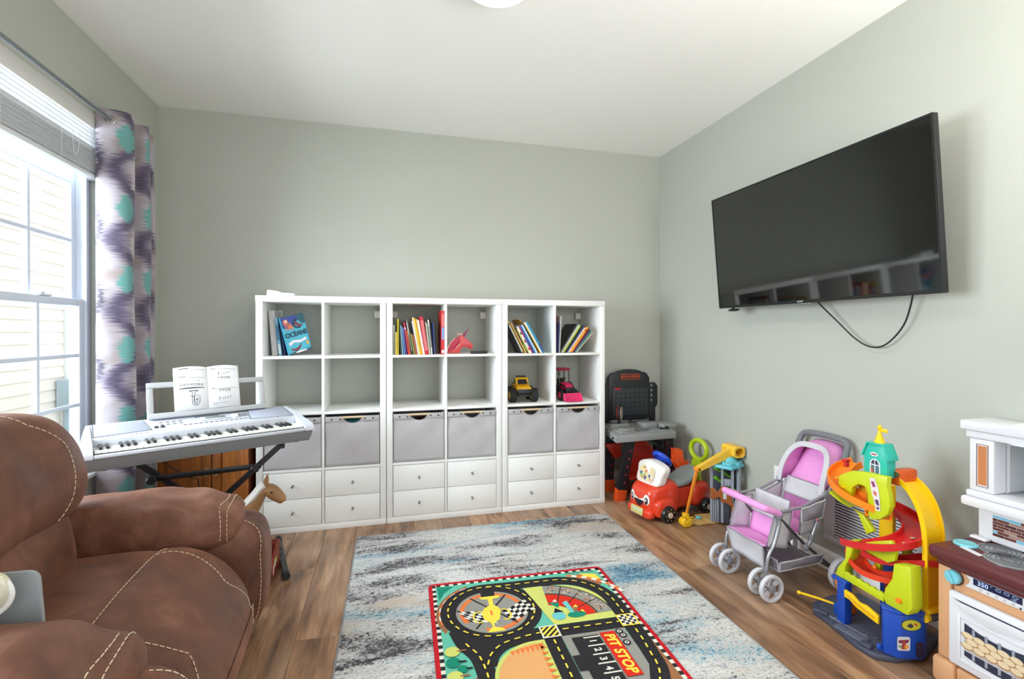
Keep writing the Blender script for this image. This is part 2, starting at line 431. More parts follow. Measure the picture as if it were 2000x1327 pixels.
# ------------------------------------------------------------ curtain rod and curtain
M_rod = mat('brushed_nickel', (150, 156, 160), 0.3, 0.9)
rod = thing('curtain_rod', 'brushed metal curtain rod above the window', 'curtain rod', (-0.58, -1.3, 2.31))
MB().cyl((-0.58, -2.7, 2.312), (-0.58, 0.02, 2.312), 0.0095, n=14).build('pole', M_rod, rod)
MB().lathe((-0.58, 0.02, 2.312), (0, 1, 0), [(0.009, 0), (0.016, 0.004), (0.02, 0.016), (0.016, 0.028), (0.004, 0.034)], 16).build('finial', M_rod, rod)
for yy in (-0.012, -2.6):
    MB().cyl((XL + 0.001, yy, 2.312), (-0.57, yy, 2.312), 0.006, n=10).cyl((XL + 0.0005, yy, 2.312), (XL + 0.008, yy, 2.312), 0.024, n=18).build('bracket', M_rod, rod)
def curtain_material():
    m = bpy.data.materials.new('ikat_curtain'); m.use_nodes = True; nt = m.node_tree; N = nt.nodes.new; L = nt.links.new
    b = nt.nodes['Principled BSDF']; b.inputs['Roughness'].default_value = 0.6; b.inputs['Sheen Weight'].default_value = 0.3
    uv = N('ShaderNodeUVMap'); uv.uv_map = 'cloth'
    sep = N('ShaderNodeSeparateXYZ'); L(uv.outputs[0], sep.inputs[0])
    mp = N('ShaderNodeMapping'); mp.inputs['Scale'].default_value = (12, 140, 1); L(uv.outputs[0], mp.inputs[0])
    n = N('ShaderNodeTexNoise'); n.inputs['Scale'].default_value = 1; n.inputs['Detail'].default_value = 3; L(mp.outputs[0], n.inputs['Vector'])
    def mth(op, a, c=None, d=None):
        x = N('ShaderNodeMath'); x.operation = op
        for i, q in enumerate((a, c, d)):
            if q is None: continue
            if isinstance(q, (int, float)): x.inputs[i].default_value = q
            else: L(q, x.inputs[i])
        return x.outputs[0]
    jit = mth('MULTIPLY', mth('SUBTRACT', n.outputs['Fac'], 0.5), 0.10)
    mp2 = N('ShaderNodeMapping'); mp2.inputs['Scale'].default_value = (6, 8, 1); L(uv.outputs[0], mp2.inputs[0])
    n2 = N('ShaderNodeTexNoise'); n2.inputs['Scale'].default_value = 1; n2.inputs['Detail'].default_value = 2; L(mp2.outputs[0], n2.inputs['Vector'])
    u = mth('ADD', mth('ADD', sep.outputs[0], jit), mth('MULTIPLY', mth('SUBTRACT', n2.outputs['Fac'], 0.5), 0.05)); v = sep.outputs[1]
    PU, PV = 0.34, 0.36
    ph = mth('MULTIPLY', v, 2 * PI / PV)
    def cyc(off, amp, pho):   # signed distance across to a wavy vertical line
        w = mth('MULTIPLY', mth('SINE', mth('ADD', ph, pho)), amp)
        fr_ = mth('FRACT', mth('ADD', mth('DIVIDE', mth('SUBTRACT', u, w), PU), off))
        return mth('ABSOLUTE', mth('SUBTRACT', fr_, 0.5))
    def spot(uo, vo, ru, rv):
        a = mth('MULTIPLY', mth('SUBTRACT', mth('FRACT', mth('ADD', mth('DIVIDE', u, PU), uo)), 0.5), PU / ru)
        c = mth('MULTIPLY', mth('SUBTRACT', mth('FRACT', mth('ADD', mth('DIVIDE', v, PV), vo)), 0.5), PV / rv)
        return mth('ADD', mth('MULTIPLY', a, a), mth('MULTIPLY', c, c))
    def mask(val, edge, soft):
        r = N('ShaderNodeMapRange'); r.interpolation_type = 'SMOOTHSTEP'; L(val, r.inputs[0])
        r.inputs[1].default_value = edge - soft; r.inputs[2].default_value = edge + soft; r.inputs[3].default_value = 1; r.inputs[4].default_value = 0
        return r.outputs[0]
    col = None
    def over(c, fac):
        nonlocal col
        x = N('ShaderNodeMixRGB'); L(fac, x.inputs[0]); x.inputs[2].default_value = rgb(*c)
        if col is None: x.inputs[1].default_value = rgb(168, 160, 168)
        else: L(col, x.inputs[1])
        col = x.outputs[0]
    over((150, 136, 134), mask(n2.outputs['Fac'], 0.45, 0.12))
    over((104, 93, 116), mask(cyc(0.0, 0.055, 0.0), 0.13, 0.08))
    over((70, 61, 84), mask(cyc(0.0, 0.055, 0.0), 0.055, 0.07))
    over((124, 92, 84), mask(spot(0.62, 0.55, 0.03, 0.06), 1.0, 0.35))
    over((92, 148, 144), mask(spot(1.03, 0.3, 0.034, 0.072), 1.0, 0.3))
    over((54, 46, 72), mask(spot(0.80, 0.3, 0.012, 0.022), 1.0, 0.4))
    over((176, 168, 174), mask(spot(0.84, 0.82, 0.045, 0.085), 1.0, 0.3))
    over((70, 62, 84), mask(cyc(0.42, 0.03, 2.2), 0.045, 0.04))
    L(col, b.inputs['Base Color'])
    bp = N('ShaderNodeBump'); bp.inputs['Strength'].default_value = 0.15; bp.inputs['Distance'].default_value = 0.002
    L(n.outputs['Fac'], bp.inputs['Height']); L(bp.outputs[0], b.inputs['Normal'])
    return m
M_curt = curtain_material()
cp = spline([(-0.650, -0.352), (-0.61, -0.362), (-0.555, -0.352), (-0.512, -0.325), (-0.508, -0.285), (-0.55, -0.252), (-0.605, -0.235), (-0.612, -0.205), (-0.56, -0.178), (-0.505, -0.165),
             (-0.498, -0.135), (-0.55, -0.110), (-0.612, -0.098), (-0.60, -0.07), (-0.545, -0.052), (-0.515, -0.035)], 7)
def curtain():
    t = thing('curtain', 'grommet curtain panel with purple and teal ikat pattern beside the window', 'curtain', (-0.58, -0.2, 0))
    ds = [0.0]
    for a, c in zip(cp, cp[1:]): ds.append(ds[-1] + (c - a).length)
    nu, nv = len(cp) - 1, 40; z0, z1 = 0.045, 2.365
    mb = MB(); ctr = Vector((-0.565, -0.2))
    for j in range(nv + 1):
        z = z0 + (z1 - z0) * j / nv; k = 1.0 + 0.10 * (1 - j / nv)
        for i in range(nu + 1):
            p = cp[i]
            wob = 0.006 * math.sin(z * 5 + i * 0.35) * (1 - 0.5 * j / nv)
            sx = -0.022 * (1 - j / nv) * max(0, 1 - i / 20.0)
            mb.v.append(Vector((max(-0.632 if p.y > -0.31 else -0.642, ctr.x + (p.x - ctr.x) * k + wob + sx), ctr.y + (p.y - ctr.y) * (1 + 0.03 * (1 - j / nv)), z)))
    W = nu + 1
    for j in range(nv):
        for i in range(nu): mb.f.append([j * W + i, j * W + i + 1, (j + 1) * W + i + 1, (j + 1) * W + i]); mb.m.append(0)
    o = mb.build('panel', M_curt, t, smooth=80)
    lay = o.data.uv_layers.new(name='cloth')
    for lp in o.data.loops:
        i, j = lp.vertex_index % W, lp.vertex_index // W
        lay.data[lp.index].uv = (ds[i] + 0.02, z0 + (z1 - z0) * j / nv)
    md = o.modifiers.new('solid', 'SOLIDIFY'); md.thickness = 0.002; md.offset = 0
    M_g = mat('grommet_metal', (176, 170, 158), 0.3, 0.9)
    for (x, y) in ((-0.58, -0.356), (-0.58, -0.243), (-0.58, -0.187), (-0.58, -0.105), (-0.58, -0.062)):
        MB().torus((x, y - 0.004, 2.312), (0.25, -1, 0), 0.022, 0.0045, 24, 8).build('grommet', M_g, t)
curtain()

# ------------------------------------------------------------ outside: neighbouring house with lap siding
hx = -2.8
hs = thing('neighbouring_house', 'neighbouring house with cream lap siding seen through the window', 'house', (hx, 1.5, -0.6))
M_sid = mat('cream_siding', (238, 226, 212), 0.55)
MB().bb(hx - 0.4, hx - 0.03, -0.5, 3.44, 0.06, 5.6).build('wall_core', M_sid, hs)
EXP = 0.127
for k in range(43):
    z = 0.10 + k * EXP
    vs = []
    for y in (-0.5, 3.44): vs += [(hx - 0.03, y, z), (hx + 0.012, y, z), (hx + 0.012, y, z + 0.006), (hx - 0.004, y, z + EXP + 0.004), (hx - 0.03, y, z + EXP + 0.004)]
    fs = [[a, (a + 1) % 5, 5 + (a + 1) % 5, 5 + a] for a in range(5)] + [[0, 1, 2, 3, 4], [5, 6, 7, 8, 9]]
    MB().add(vs, fs).build('siding_board', M_sid, hs, smooth=0)
MB().bb(hx - 0.03, hx + 0.03, 3.4405, 3.53, 0.06, 5.6, 0.006).build('corner_post', M_trim, hs)
MB().bb(hx - 0.38, hx - 0.012, -0.5, 3.43, -0.6, 0.095, 0.004).build('foundation', mat('pale_foundation', (214, 216, 216), 0.8, bump=(80, 0.3)), hs)
M_ub = mat('utility_box_grey', (176, 194, 206), 0.45)
ub = thing('utility_box', 'pale grey utility meter box on the cream siding outside', 'utility box', (hx, 3.35, 0.38))
MB().bb(hx + 0.022, hx + 0.16, 3.27, 3.43, 0.38, 0.71, 0.012).build('housing', M_ub, ub)
MB().bb(hx + 0.161, hx + 0.168, 3.285, 3.415, 0.40, 0.69, 0.004).build('lid', M_ub, ub)
MB().cyl((hx + 0.07, 3.37, -0.45), (hx + 0.07, 3.37, 0.379), 0.035).build('conduit', M_ub, ub)
M_grass = mat('lawn', (112, 132, 84), 0.9, var=(6, 0.4), bump=(60, 0.6))
struct('ground', MB().bb(-12, XL - 0.14, -9, 10, -0.75, -0.6), M_grass)
# ============================================================ cubby shelf units
UW, UH, UD = 0.765, 1.465, 0.388
OT, IT = 0.038, 0.016
CW = (UW - 2 * OT - IT) / 2
ROWZ = [0.0385, 0.3895, 0.7405, 1.0915]; CH = 0.335
M_knob = mat('knob_steel', (150, 150, 148), 0.3, 0.85)
M_gap = mat('shadow_gap_white', (200, 200, 198), 0.6)
M_brk = mat('bracket_plastic', (232, 228, 220), 0.5)
def shelf_unit():
    t = thing('cube_shelf', 'white cube shelf unit nearest the window, with the oceans picture book', 'shelf', (0, 0, 0), 0, 'white cube shelf units on the back wall')
    MB().bb(0.0, OT, 0, UD, OT + 0.0005, UH - OT - 0.0005, 0.0015).build('side_panel', M_white, t)
    MB().bb(UW - OT, UW, 0, UD, OT + 0.0005, UH - OT - 0.0005, 0.0015).build('side_panel', M_white, t)
    MB().bb(-0.0015, UW + 0.0015, -0.001, UD, UH - OT, UH, 0.002).build('top_panel', M_white, t)
    MB().bb(0, UW, 0, UD, 0, OT, 0.002).build('bottom_panel', M_white, t)
    MB().bb(OT + CW, OT + CW + IT, 0.001, UD, OT + 0.0005, UH - OT - 0.0005, 0.001).build('divider', M_white, t)
    for r in range(1, 4):
        for c in range(2):
            x0 = OT + c * (CW + IT)
            MB().bb(x0 + 0.0003, x0 + CW - 0.0003, 0.001, UD, ROWZ[r] - IT, ROWZ[r], 0.001).build('shelf_board', M_white, t)
    for x in (OT + 0.0005, UW - OT - 0.0405):
        MB().bb(x, x + 0.04, UD - 0.03, UD - 0.004, 1.342, 1.39, 0.002).build('wall_bracket', M_brk, t)
    dh = (CH - 0.009) / 2
    for c in range(2):
        for r in range(2):
            x0 = OT + c * (CW + IT) + 0.003; z0 = 0.0385 + 0.003 + r * (dh + 0.003)
            d = MB().bb(x0, x0 + CW - 0.006, 0.0015, 0.018, z0, z0 + dh, 0.0012)
            d.bb(x0 + 0.01, x0 + CW - 0.016, 0.0185, 0.36, z0 + 0.004, z0 + dh - 0.02)
            do = d.build('drawer', M_white, t)
            cx, cz = x0 + (CW - 0.006) / 2, z0 + dh / 2
            MB().lathe((cx, 0.0012, cz), (0, -1, 0), [(0.008, 0), (0.0055, 0.003), (0.005, 0.018), (0.0068, 0.021), (0.0068, 0.026), (0.005, 0.0275)], 14).build('knob', M_knob, do)
    return t
u1 = shelf_unit(); u2 = copy_tree(u1); u3 = copy_tree(u1)
u2.location.x = UW + 0.0035; u3.location.x = 2 * UW + 0.007
u2['label'] = 'white cube shelf unit in the middle, with the pink unicorn head'
u3['label'] = 'white cube shelf unit holding the yellow monster truck, beside the toy workbench'
UX = [0, UW + 0.0035, 2 * UW + 0.007]
def cell_x(u, c): return UX[u] + OT + c * (CW + IT)

# ------------------------------------------------------------ fabric bins
M_bin = mat('grey_linen', (190, 187, 190), 0.9, var=(420, 0.16), bump=(16, 0.6), sheen=0.1)
M_bin2 = mat('grey_linen_hem', (184, 181, 183), 0.9, var=(420, 0.14), bump=(300, 0.25))
M_dow = mat('pale_dowel', (218, 194, 158), 0.55, var=(30, 0.12), stretch=(1, 12, 12))
M_snap = mat('snap_gunmetal', (70, 68, 66), 0.35, 0.7)
BINS = {}
def fabric_bin(seed):
    W, D, H = CW - 0.008, 0.355, 0.318; rnd = random.Random(seed)
    t = thing('fabric_bin', 'grey fabric bin', 'storage bin', (0, 0, 0), 0, 'grey fabric bins in the cube shelves')
    b = MB(); x0, x1 = -W / 2, W / 2
    b.bb(x0, x0 + 0.004, 0.012, D, 0.004, H); b.bb(x1 - 0.004, x1, 0.012, D, 0.004, H)
    b.bb(x0, x1, D - 0.004, D, 0.004, H); b.bb(x0, x1, 0.012, D, 0, 0.004)
    b.build('body', M_bin, t, world=False)
    # front panel: slightly puckered cloth with a half-moon hand hole
    hw, hd = 0.056, 0.042
    def pucker(x, z):
        k = max(0, (z - 0.12) / H)
        return 0.005 * math.sin(x * 50 + z * 25 + seed) * k + 0.004 * math.sin((x * 22 - z * 30) + seed * 1.7) * (0.3 + k) - 0.006 * math.sin(PI * z / H) * math.cos(PI * x / W)
    n = 36; zt = H - 0.004
    cols = [x0 + W * i / n for i in range(n + 1)]
    vs, fs = [], []
    m = 16
    for i, x in enumerate(cols):
        top = zt
        if abs(x) < hw: top = zt - hd * math.sqrt(max(0, 1 - (x / hw) ** 2))
        for j in range(m + 1):
            z = 0.003 + (top - 0.003) * j / m; vs.append((x, 0.009 + pucker(x, z), z))
    for i in range(n):
        for j in range(m):
            a = i * (m + 1) + j; fs.append([a, a + m + 1, a + m + 2, a + 1])
    fp = MB().add(vs, fs).build('front_panel', M_bin, t, world=False, smooth=60, solid=0.004)
    # hem along the top edge on both sides of the hole, with snaps, and edging of the hole
    for sx in (-1, 1):
        a, c = sx * hw, sx * (W / 2 - 0.001)
        MB().bb(min(a, c), max(a, c), -0.002, 0.0085, H - 0.034, H - 0.001, 0.0025).build('hem', M_bin2, t, world=False)
        for q in (0.075, 0.125):
            MB().lathe((sx * q, -0.0018, H - 0.018), (0, -1, 0), [(0.0055, 0), (0.0055, 0.0012), (0.003, 0.002)], 12).build('snap', M_snap, t, world=False)
    MB().tube([(hw * math.cos(PI * i / 16), 0.006 + pucker(hw * math.cos(PI * i / 16), 0.27), zt - hd * math.sin(PI * i / 16)) for i in range(17)], 0.0022, 6).build('edging', M_bin2, t, world=False)
    MB().cyl((-hw - 0.02, 0.004, H - 0.008), (hw + 0.02, 0.004, H - 0.008), 0.0075, n=12).build('dowel', M_dow, t, world=False)
    return t
BL = [['grey fabric bin partly hidden behind the right end of the keyboard', 'grey fabric bin with a teal cloth showing in its hand hole'],
      ['grey fabric bin in the middle unit, below the cubby under the books', 'grey fabric bin in the middle unit, below the cubbies of the pink unicorn'],
      ['grey fabric bin directly below the yellow monster truck', 'grey fabric bin directly below the pink toy tractor']]
for u in range(3):
    for c in range(2):
        bn = fabric_bin(u * 2 + c + 1); bn['label'] = BL[u][c]
        bn.location = (cell_x(u, c) + CW / 2, 0.0, ROWZ[1] + 0.0005)
M_teal = mat('teal_cloth', (36, 122, 124), 0.8, bump=(60, 0.5))
def lump(name, label, u, c, m, hz):
    f = pnorm((cell_x(u, c) + CW / 2, 0.16, ROWZ[1] + 0.016 + hz), (0.12, 0.11, hz), 3.0, lambda q: q + Vector((0.006 * math.sin(q.z * 40 + q.y * 30), 0.006 * math.sin(q.x * 37), 0.006 * math.sin(q.x * 41 + q.y * 23))))
    return tag(origin_to(MB().pillow(f, 12).build(name, m, smooth=80), (cell_x(u, c) + CW / 2, 0.16, ROWZ[1] + 0.006)), label, 'cloth')
lump('folded_cloth', 'folded teal cloth inside the grey fabric bin', 0, 1, M_teal, 0.135)
lump('folded_cloth', 'dark red cloth inside the middle unit bin', 1, 0, mat('dark_red_cloth', (120, 30, 40), 0.8, bump=(60, 0.5)), 0.12)

# ------------------------------------------------------------ wireless router on the first unit and its cord
r = MB(); pr = [(0.0, 0), (0.16, 0), (0.16, 0.022), (0.085, 0.026), (0.06, 0.036), (0.008, 0.042), (0.0, 0.038)]
r.prism(pr, (0.042, 0.20, UH), (1, 0, 0), (0, 0, 1), 0.11, bev=0.004)
tag(origin_to(r.build('router', mat('white_plastic_gloss', (238, 238, 236), 0.3)), (0.12, 0.15, UH)), 'small white wedge-shaped router on top of the first shelf unit', 'router')
tag(MB().tube(spline([(0.045, 0.392, UH + 0.02), (-0.006, 0.393, 1.40), (-0.014, 0.393, 1.2), (-0.03, 0.395, 1.0), (-0.028, 0.395, 0.88), (-0.05, 0.396, 0.74), (-0.04, 0.396, 0.5), (-0.045, 0.396, 0.2)], 8), 0.0025, 6).build('power_cord', mat('cord_white', (232, 232, 230), 0.5)), 'thin white cord hanging down the wall beside the first shelf unit', 'cord')

# ------------------------------------------------------------ books
M_page = mat('book_pages', (232, 226, 212), 0.85)
BK = {}
def bmat(c, rough=0.42):
    return mat('book_cover_%d_%d_%d' % tuple(c), c, rough, spec=0.5, var=(22, 0.10))
def book(name, label, xb, th, h, dep, lean, col, z, y0, group, extra=None, hard=False):
    """xb: where the left face's line meets the shelf; lean>0 tips the top to -x."""
    a = R(lean); cv = 0.0018 if hard else 0.0009; e = 0.003 if hard else 0.0
    b = MB()
    b.bb(0, cv, 0, dep, 0, h); b.bb(th - cv, th, 0, dep, 0, h)
    b.bb(cv, th - cv, 0, cv * 1.3, 0, h)
    if th > 0.007:   # rounded spine
        k = 6; vs = [];
        for zz in (0, h): vs += [(th / 2 - th / 2 * math.cos(PI * i / k), -0.0035 * math.sin(PI * i / k), zz) for i in range(k + 1)]
        b.add(vs, [[i, i + 1, k + 2 + i, k + 1 + i] for i in range(k)] + [list(range(k + 1)), [k + 1 + i for i in range(k + 1)]])
    mats = [bmat(col)]
    if extra:
        for (za, zb, c2) in extra:
            mats.append(bmat(c2)); b.bb(th * 0.12, th * 0.88, -0.0042, -0.0030, h * za, h * zb, 0, len(mats) - 1)
    o = b.build(name, mats, smooth=30)
    MB().bb(cv, th - cv, cv * 1.3 + 0.0004, dep - e - 0.001, e + 0.0004, h - e - 0.0004).build('pages', M_page, o, world=False)
    w = th / math.cos(a)
    if lean >= 0: o.location = (xb, y0, z)
    else: o.location = (xb + w - th * math.cos(a), y0, z + th * math.sin(-a))
    o.rotation_euler = (0, -a, 0)
    return tag(o, label, 'book', group)
def pack(x, z, group, rows):
    prev = None
    for (label, th, h, lean, col, y0, dep, extra) in rows:
        a = R(lean); xb = x
        if prev:
            px, pth, ph, pa = prev; hm = min(ph * math.cos(pa), h * math.cos(a))
            xb = px + pth / math.cos(pa) + max(0, hm * (math.tan(a) - math.tan(pa))) + 0.0007
        book('book', label, xb, th, h, dep, lean, col, z + 0.0004, y0, group, extra)
        prev = (xb, th, h, a)
    return prev
Z3 = ROWZ[3]
W_ = (236, 234, 228)
pack(cell_x(1, 0) + 0.004, Z3, 'books in the middle shelf unit', [
    ('short grey-white book standing upright against the shelf side panel', .011, .195, 0, (196, 200, 196), .05, .16, None),
    ('short pale yellow book second in its row, middle unit', .013, .150, 0, (226, 214, 112), .022, .13, None),
    ('tall bright yellow thin book near the row start', .010, .236, 0, (224, 208, 40), .03, .20, None),
    ('thin dark green book between tall yellow and pale blue ones', .007, .180, 3, (54, 84, 62), .05, .17, None),
    ('thin pale blue-grey book beside the dark green one', .008, .195, 4, (142, 168, 190), .03, .17, None),
    ('thin sky blue book beside the violet one, middle unit', .007, .185, 5, (86, 146, 196), .03, .17, None),
    ('slim violet book left of the crimson paperback', .008, .176, 6, (92, 70, 150), .03, .16, None),
    ('crimson paperback leaning beside the violet book', .012, .215, 8, (178, 34, 62), .03, .18, [(.78, .84, (226, 200, 200))]),
    ('thin orange book right of the crimson paperback', .006, .165, 8, (226, 136, 52), .035, .16, None),
    ('grey striped paperback rising behind the olive book', .012, .238, 10, (112, 122, 124), .06, .19, [(.1, .9, (196, 202, 204))]),
    ('short olive green book leaning, middle unit', .010, .140, 10, (122, 128, 46), .03, .14, None),
    ('short rust brown book beside the olive one', .013, .132, 10, (158, 78, 44), .03, .14, None),
    ('thin white book with lilac edge before the yellow group', .006, .225, 10, (212, 200, 222), .03, .19, None),
    ('tall cream book at the start of the yellow group', .008, .250, 10, (226, 214, 168), .03, .20, None),
    ('golden yellow tall book in the yellow group', .010, .245, 10, (236, 196, 34), .03, .20, None),
    ('amber orange tall book in the yellow group', .007, .238, 10, (222, 158, 60), .03, .20, None),
    ('thin ivory book between amber and white books', .006, .236, 10, (238, 226, 196), .03, .20, None),
    ('thin white book touching the big red book', .007, .232, 10, W_, .03, .20, None),
    ('thick red book with white lettering down its spine', .025, .252, 9, (190, 26, 42), .02, .21, [(.1, .9, (214, 110, 112))]),
    ('thin white book right of the thick red one', .007, .215, 7, W_, .03, .19, None),
    ('thin green and white book, third right of the thick red one', .006, .205, 7, (150, 176, 132), .03, .19, None),
    ('silver white book next to the black one', .009, .232, 6, (220, 224, 226), .03, .19, [(.2, .8, (150, 156, 160))]),
    ('black paperback left of the navy book', .008, .240, 4.5, (30, 30, 34), .04, .19, None),
    ('navy blue book left of the tall red and blue one', .007, .212, 3, (34, 66, 140), .03, .19, None),
])
book('book', 'tallest book of the middle unit, red over blue spine, by the divider', cell_x(1, 0) + CW - 0.0215, .020, .292, .21, 0, (206, 40, 48), Z3 + .0004, .012, 'books in the middle shelf unit', [(.34, .62, (120, 160, 206)), (.64, .92, (232, 120, 116)), (.03, .1, (240, 240, 240))])
pack(cell_x(2, 0) + 0.112, Z3, 'books above the yellow monster truck', [
    ('dark grey book with white stripes, leaning first in its row', .009, .232, 27, (66, 70, 76), .03, .19, [(.05, .95, (206, 206, 204))]),
    ('thin yellow-green book leaning second, above the yellow truck', .007, .252, 27, (196, 190, 62), .04, .20, None),
    ('tan orange paperback leaning above the yellow truck', .010, .236, 28, (220, 160, 92), .03, .18, None),
    ('black and green book leaning beside the tan paperback', .010, .206, 28, (34, 52, 42), .03, .17, [(.1, .35, (92, 160, 70))]),
    ('thin lemon yellow book leaning, above the yellow truck', .006, .190, 28, (232, 214, 58), .03, .16, None),
    ('white book with red motifs on its spine, leaning', .013, .206, 28, (234, 226, 224), .022, .17, [(.1, .2, (196, 52, 60)), (.4, .5, (196, 52, 60)), (.7, .8, (60, 70, 80))]),
    ('crimson and blue patterned book leaning', .011, .205, 28, (176, 56, 100), .03, .17, [(.3, .6, (60, 110, 190))]),
    ('royal blue book leaning beside the pale blue one', .010, .218, 29, (52, 108, 186), .03, .18, None),
    ('pale blue book leaning, with light spine', .012, .222, 29, (176, 206, 232), .024, .18, None),
    ('tall amber and black book rising at the back', .010, .270, 29, (190, 140, 40), .05, .21, [(.3, .95, (40, 34, 28))]),
    ('thin golden book right of the tall amber one', .006, .238, 30, (210, 168, 66), .03, .19, None),
    ('white book second from the row end, leaning', .010, .246, 30, (236, 238, 238), .03, .19, None),
    ('turquoise blue book leaning last in its row', .013, .250, 31, (40, 148, 186), .03, .19, [(.05, .3, (40, 70, 140))]),
])
pack(cell_x(2, 1) + 0.004, Z3, 'books above the pink toy tractor', [
    ('tall dark red book standing by the divider, above the pink tractor', .016, .285, -1, (136, 28, 34), .06, .20, None),
    ('slim navy book standing beside the dark red one', .008, .215, -1, (52, 62, 124), .02, .16, None),
    ('grey-white book standing beside the navy one', .011, .262, -3, (206, 204, 202), .03, .18, None),
    ('big black picture book leaning right with its cover showing', .006, .245, -33, (26, 27, 30), .05, .24, None),
    ('thin white-edged black book in the right-leaning row', .007, .240, -34, (206, 208, 200), .03, .2, None),
    ('lime green book leaning to the right', .009, .232, -34, (170, 190, 52), .025, .19, None),
    ('black book right of the lime green one', .012, .225, -35, (28, 30, 32), .035, .19, None),
    ('navy book with white edge, leaning right', .009, .236, -35, (54, 66, 108), .03, .19, None),
    ('white book left of the orange one, leaning right', .008, .218, -36, W_, .03, .18, None),
    ('orange book leaning right, with rounded spine', .016, .220, -36, (232, 150, 42), .022, .18, [(.85, .9, (150, 60, 30))]),
    ('dark red book right of the orange one', .008, .214, -37, (150, 34, 42), .03, .18, None),
    ('purple book leaning right near the row end', .008, .206, -38, (92, 50, 110), .03, .18, None),
    ('teal green book leaning right near the row end', .009, .195, -39, (70, 150, 140), .03, .17, None),
    ('cream book leaning last to the right', .006, .190, -41, (214, 210, 180), .03, .16, None),
])
# first unit: grey box-like book, pale blue books, dark book, big oceans picture book
pack(cell_x(0, 0) + 0.028, Z3, 'books beside the oceans picture book', [
    ('thick grey-white book with blank spine, first in the first unit', .036, .284, 4.5, (196, 194, 192), .125, .2, None),
    ('pale blue book with light spine beside the grey-white one', .018, .240, 6, (120, 178, 206), .105, .2, [(.05, .3, (210, 224, 230)), (.4, .8, (60, 120, 160))]),
    ('dark blue hardback beside the pale blue book', .012, .238, 8, (34, 62, 104), .118, .2, None),
    ('brown red thin book leaning behind the oceans picture book', .007, .2, 10, (110, 44, 40), .13, .18, None),
])
# ------------------------------------------------------------ oceans picture book (cover turned to the room)
def oceans():
    h, w, th = 0.240, 0.172, 0.013
    t = thing('picture_book', 'blue oceans picture book leaning with its illustrated cover showing', 'book')
    MB().bb(0, w, 0.0, 0.002, 0, h).bb(0, w, th - 0.002, th, 0, h).bb(0, 0.002, 0.002, th - 0.002, 0, h).build('cover', bmat((44, 142, 178), 0.3), t, world=False)
    MB().bb(0.0025, w - 0.004, 0.0024, th - 0.0024, 0.003, h - 0.003).build('pages', M_page, t, world=False)
    p = MB(); mats = [bmat((78, 178, 200)), bmat((58, 74, 150)), bmat((224, 120, 76)), bmat((236, 226, 236)), bmat((26, 40, 72)), bmat((120, 52, 60)), bmat((46, 96, 110)), bmat((226, 172, 70))]
    lay = [0]
    def pl(pts, mi):
        lay[0] += 1; y = -0.00025 * lay[0] ** 0.8 - 0.0002
        p.poly([(x * w, y, z * h) for x, z in pts], mi)
    pl([(0, 0), (1, 0), (1, 1), (0, 1)], 0)
    pl([(0, .72), (.3, .66), (.55, .78), (.8, .9), (.78, 1), (0, 1)], 1)
    pl([(.62, 1), (.7, .86), (.86, .72), (1, .74), (1, 1)], 6)
    pl(arc(.17, .86, .11, 0, 350, 14, .075), 2); pl(arc(.19, .88, .05, 0, 350, 12, .04), 3)
    pl(arc(.33, .72, .10, 0, 350, 12, .05), 2)
    for k in range(4): pl([(.1 + .07 * k, .82), (.14 + .07 * k, .82), (.17 + .09 * k, .64), (.14 + .09 * k, .62)], 2)
    pl(arc(.66, .76, .22, 90, 300, 14, .13) + arc(.66, .76, .14, 300, 90, 14, .08), 4)
    pl([(.5, .78), (.62, .7), (.8, .66), (.86, .7), (.7, .76), (.56, .84)], 5)
    pl([(.08, .30), (.3, .36), (.6, .32), (.86, .36), (.88, .29), (.6, .25), (.3, .29), (.12, .22)], 3)
    pl([(.1, .16), (.3, .12), (.5, .16), (.62, .24), (.56, .12), (.4, .05), (.2, .08)], 5)
    pl([(0, 0), (1, 0), (1, .05), (.7, .03), (.4, .06), (0, .03)], 6); pl([(.3, .03), (.5, .05), (.75, .03), (.8, 0), (.3, 0)], 3)
    pl([(.8, .2), (.88, .27), (.95, .2), (.9, .12)], 7)
    vs, fs = text_bm('OCEANS', 0.043, plane_mtx((0.5 * w, -0.0045, 0.5 * h), (1, 0, 0), (0, 0, 1)), bold=0.0012, spacing=0.95); p.add(vs, fs, 4)
    p.build('cover_print', mats, t, world=False, smooth=0)
    t.rotation_mode = 'XYZ'
    # spine at front-left, cover runs back to the right; top leans left
    m = Matrix.Translation((0.176, 0.078, ROWZ[3] + 0.0025)) @ Euler((0, 0, R(47))).to_matrix().to_4x4() @ Euler((R(-4), R(-13.5), 0)).to_matrix().to_4x4()
    t.matrix_world = m
oceans()

# ------------------------------------------------------------ pink unicorn head, remote
uni = thing('unicorn_head', 'flat pink and red unicorn head standing in the middle unit', 'ornament', (1.27, 0.15, Z3))
M_up = mat('unicorn_pink', (206, 62, 92), 0.3, col2=(226, 84, 74), var=(14, 0.2)); M_um = mat('unicorn_mane', (190, 28, 66), 0.35); M_ug = mat('unicorn_trim', (238, 186, 170), 0.4); M_uh = mat('unicorn_horn', (150, 44, 96), 0.3)
ox = cell_x(1, 1) + 0.012; oy = 0.16; oz = Z3
def uw(a, c): return a / 1000.0, c / 1000.0
out = [(0, 2), (96, 2), (98, 26), (112, 42), (132, 46), (150, 40), (166, 30), (184, 34), (188, 52), (178, 70), (150, 96), (128, 112), (112, 128), (96, 122), (66, 104), (36, 72), (12, 36)]
MB().prism([uw(*p) for p in out], (ox, oy, oz + 0.0003), (1, 0, 0), (0, 0, 1), 0.018, bev=0.003).build('head', M_up, uni)
